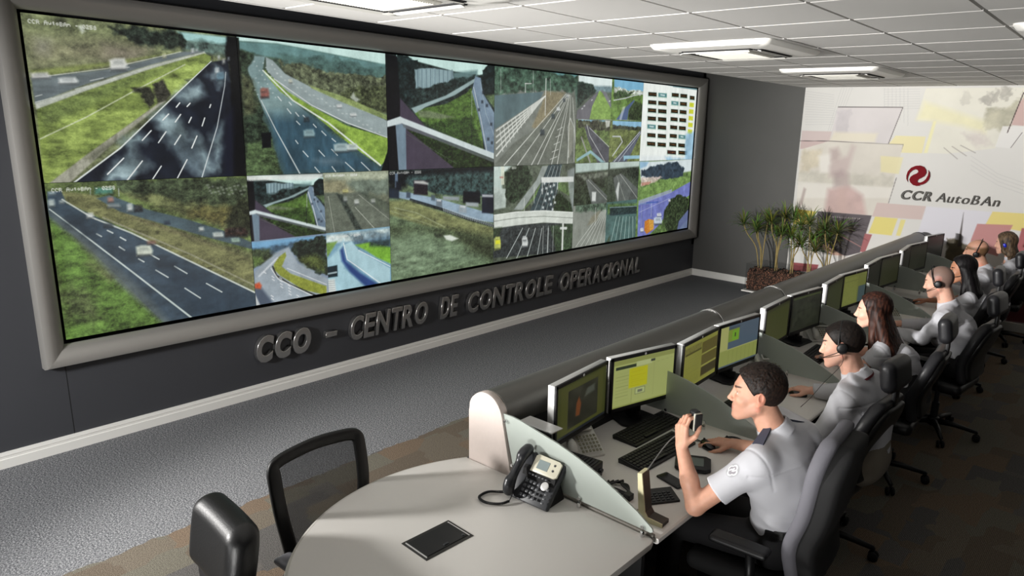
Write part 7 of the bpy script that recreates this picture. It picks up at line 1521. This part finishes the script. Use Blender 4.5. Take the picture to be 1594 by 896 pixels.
# 3: woman with long brown hair
H3 = Head((4.184, 4.906, 1.147), 0.23, -0.076, -0.084)
def long_hair(H, par, c0, c1, h, lenz, inv, sc, wide=0.0, back=0.10, front=True, seed=1):
    P = H.p; c = H.c; zb = c[2]-lenz; S = SDF((c[0]-0.16, c[1]-0.20, zb-0.03), (c[0]+0.32, c[1]+0.20, c[2]+0.16), h)
    S.ell(P(-0.018, 0, 0.037), (0.108, 0.090, 0.104), H.M, 0.01).ell(P(0.012, 0, 0.045), (0.082, 0.072, 0.080), H.M, 0.015); S.cut(P(0.066, 0, 0.082), 0.86*H.f-0.50*H.u, 0.01)
    X = lambda dx, dy, z: (c[0]+dx, c[1]+dy, z)
    for dy, rr in ((-0.062, 0.042), (-0.03, 0.05), (0.0, 0.054), (0.03, 0.05), (0.062, 0.042)):
        S.cone(X(0.045, dy, c[2]+0.01), X(0.07+back*0.5, dy*(1.25+wide), c[2]-lenz*0.5), rr, rr*1.0, 0.02); S.cone(X(0.07+back*0.5, dy*(1.25+wide), c[2]-lenz*0.5), X(0.05+back, dy*(1.35+wide), zb+0.04), rr, rr*0.45, 0.02)
    if front:
        for q in (-1, 1): S.cone(P(0.012, q*0.078, 0.03), P(-0.008, q*0.086, -0.07), 0.022, 0.024, 0.02); S.cone(P(-0.008, q*0.086, -0.07), (c[0]+0.06, c[1]-q*0.10, c[2]-lenz*0.55), 0.026, 0.03, 0.02)
    S.warp(lambda x, y, z: -0.007*(fbm(x*sc, y*sc, z*5+x*8, seed, 3)-0.5)); V, F = S.mesh(); o = np_obj('hair', V-inv, F, M_hair, par, streaks(V, H, c0, c1, (110, 110, 6))); return o
r3, inv = person('woman with very long reddish brown hair in a white blouse at the third workplace', H3, (4.275, 4.92, 0.995), (4.47, 4.94, 0.60), (4.30, 4.775, 0.915), (4.31, 5.065, 0.915),
    (4.20, 4.72, 0.78), (4.17, 5.14, 0.80), (3.98, 4.83, 0.785), (3.97, 5.03, 0.785), kbhand(1), kbhand(-1), 'short', 0.005, 'b', (3.72, 4.58, 0.5), (4.66, 5.26, 1.30), fem=True, seed=8, bulk=0.93, tint=dict(brow=(80, 56, 44)), neck_r=0.066)
tag(long_hair(H3, r3, (30, 15, 11), (72, 40, 28), 0.0045, 0.47, inv, 90, 0.35, 0.17, seed=3), 'very long straight reddish brown hair')

# 4: shaven headed man
H4 = Head((4.343, 6.010, 1.208), -0.008, -0.265, 0.0)
r4, inv = person('man with shaven head in white shirt wearing a headset, fourth along the desk', H4, (4.43, 6.02, 1.03), (4.56, 6.04, 0.60), (4.45, 5.83, 0.955), (4.45, 6.21, 0.955),
    (4.32, 5.79, 0.79), (4.30, 6.28, 0.80), (4.06, 5.87, 0.785), (4.05, 6.14, 0.785), kbhand(1), kbhand(-1), 'long', 0.0055, 'b', (3.80, 5.64, 0.5), (4.78, 6.42, 1.37), seed=11, bulk=1.1, tint=dict(scalp=((128, 104, 94), 'full'), brow=(60, 44, 36), stubble=0.5))
headset(H4, 'black headset on the shaven headed man', f0=0.02, tilt=0.03)
# 5: woman with long black hair, hand at her cheek
H5 = Head((4.295, 7.152, 1.138), 0.35, -0.132, -0.025)
lh5 = (np.array([-0.15, 0.35, 1.0]), np.array([0.3, 0.8, 0.0]), np.array([0.8, -0.3, 0]), ((0.3, 0.5, 0.3),)*4, 0.4)
r5, inv = person('woman with long black hair touching her face, between two headset wearing men', H5, (4.38, 7.17, 0.975), (4.52, 7.18, 0.60), (4.41, 7.01, 0.905), (4.41, 7.33, 0.905),
    (4.20, 6.98, 0.80), (4.22, 7.38, 0.80), (4.17, 7.03, 1.02), (4.03, 7.26, 0.785), lh5, kbhand(-1), 'short', 0.0055, 'c', (3.80, 6.86, 0.5), (4.74, 7.5, 1.29), fem=True, seed=14, bulk=0.93, tint=dict(brow=(30, 24, 22)), neck_r=0.066)
tag(long_hair(H5, r5, (9, 8, 9), (26, 22, 24), 0.0055, 0.42, inv, 80, 0.15, 0.13, seed=5), 'long black hair')
headset(H5, 'black headset on the woman with long black hair')
# 6: balding man
H6 = Head((4.217, 8.200, 1.173), 0.056, -0.061, -0.203)
r6, inv = person('balding man in white shirt leaning forward at the sixth workplace', H6, (4.31, 8.21, 0.995), (4.46, 8.25, 0.60), (4.34, 8.02, 0.925), (4.34, 8.40, 0.925),
    (4.21, 7.98, 0.79), (4.20, 8.45, 0.80), (3.98, 8.08, 0.785), (3.97, 8.33, 0.785), kbhand(1), kbhand(-1), 'long', 0.006, 'a', (3.70, 7.82, 0.5), (4.68, 8.62, 1.33), seed=17, bulk=1.1, tint=dict(scalp=((112, 84, 58), 'ring'), brow=(80, 60, 44)))
headset(H6, 'black headset with thick band on the balding man', f0=0.0, tilt=-0.03)
# 7: woman with blue headphones
H7 = Head((4.322, 9.307, 1.147), -0.183, -0.136, -0.102)
r7, inv = person('woman with brown bobbed hair in pale shirt, farthest along the desk', H7, (4.40, 9.32, 0.98), (4.50, 9.32, 0.60), (4.42, 9.16, 0.91), (4.42, 9.48, 0.91),
    (4.27, 9.13, 0.80), (4.27, 9.52, 0.80), (4.04, 9.20, 0.785), (4.04, 9.44, 0.785), kbhand(1), kbhand(-1), 'short', 0.006, 'b', (3.78, 9.0, 0.5), (4.72, 9.66, 1.30), fem=True, seed=20, bulk=0.93, tint=dict(brow=(70, 54, 40)), neck_r=0.066)
tag(long_hair(H7, r7, (56, 44, 34), (112, 92, 70), 0.006, 0.20, inv, 70, 0.0, 0.02, seed=7), 'brown bobbed hair with lighter strands')
headset(H7, 'blue headphones worn by the farthest woman', mat('blue_plastic', (24, 40, 196), 0.3), boom=False, two=True)
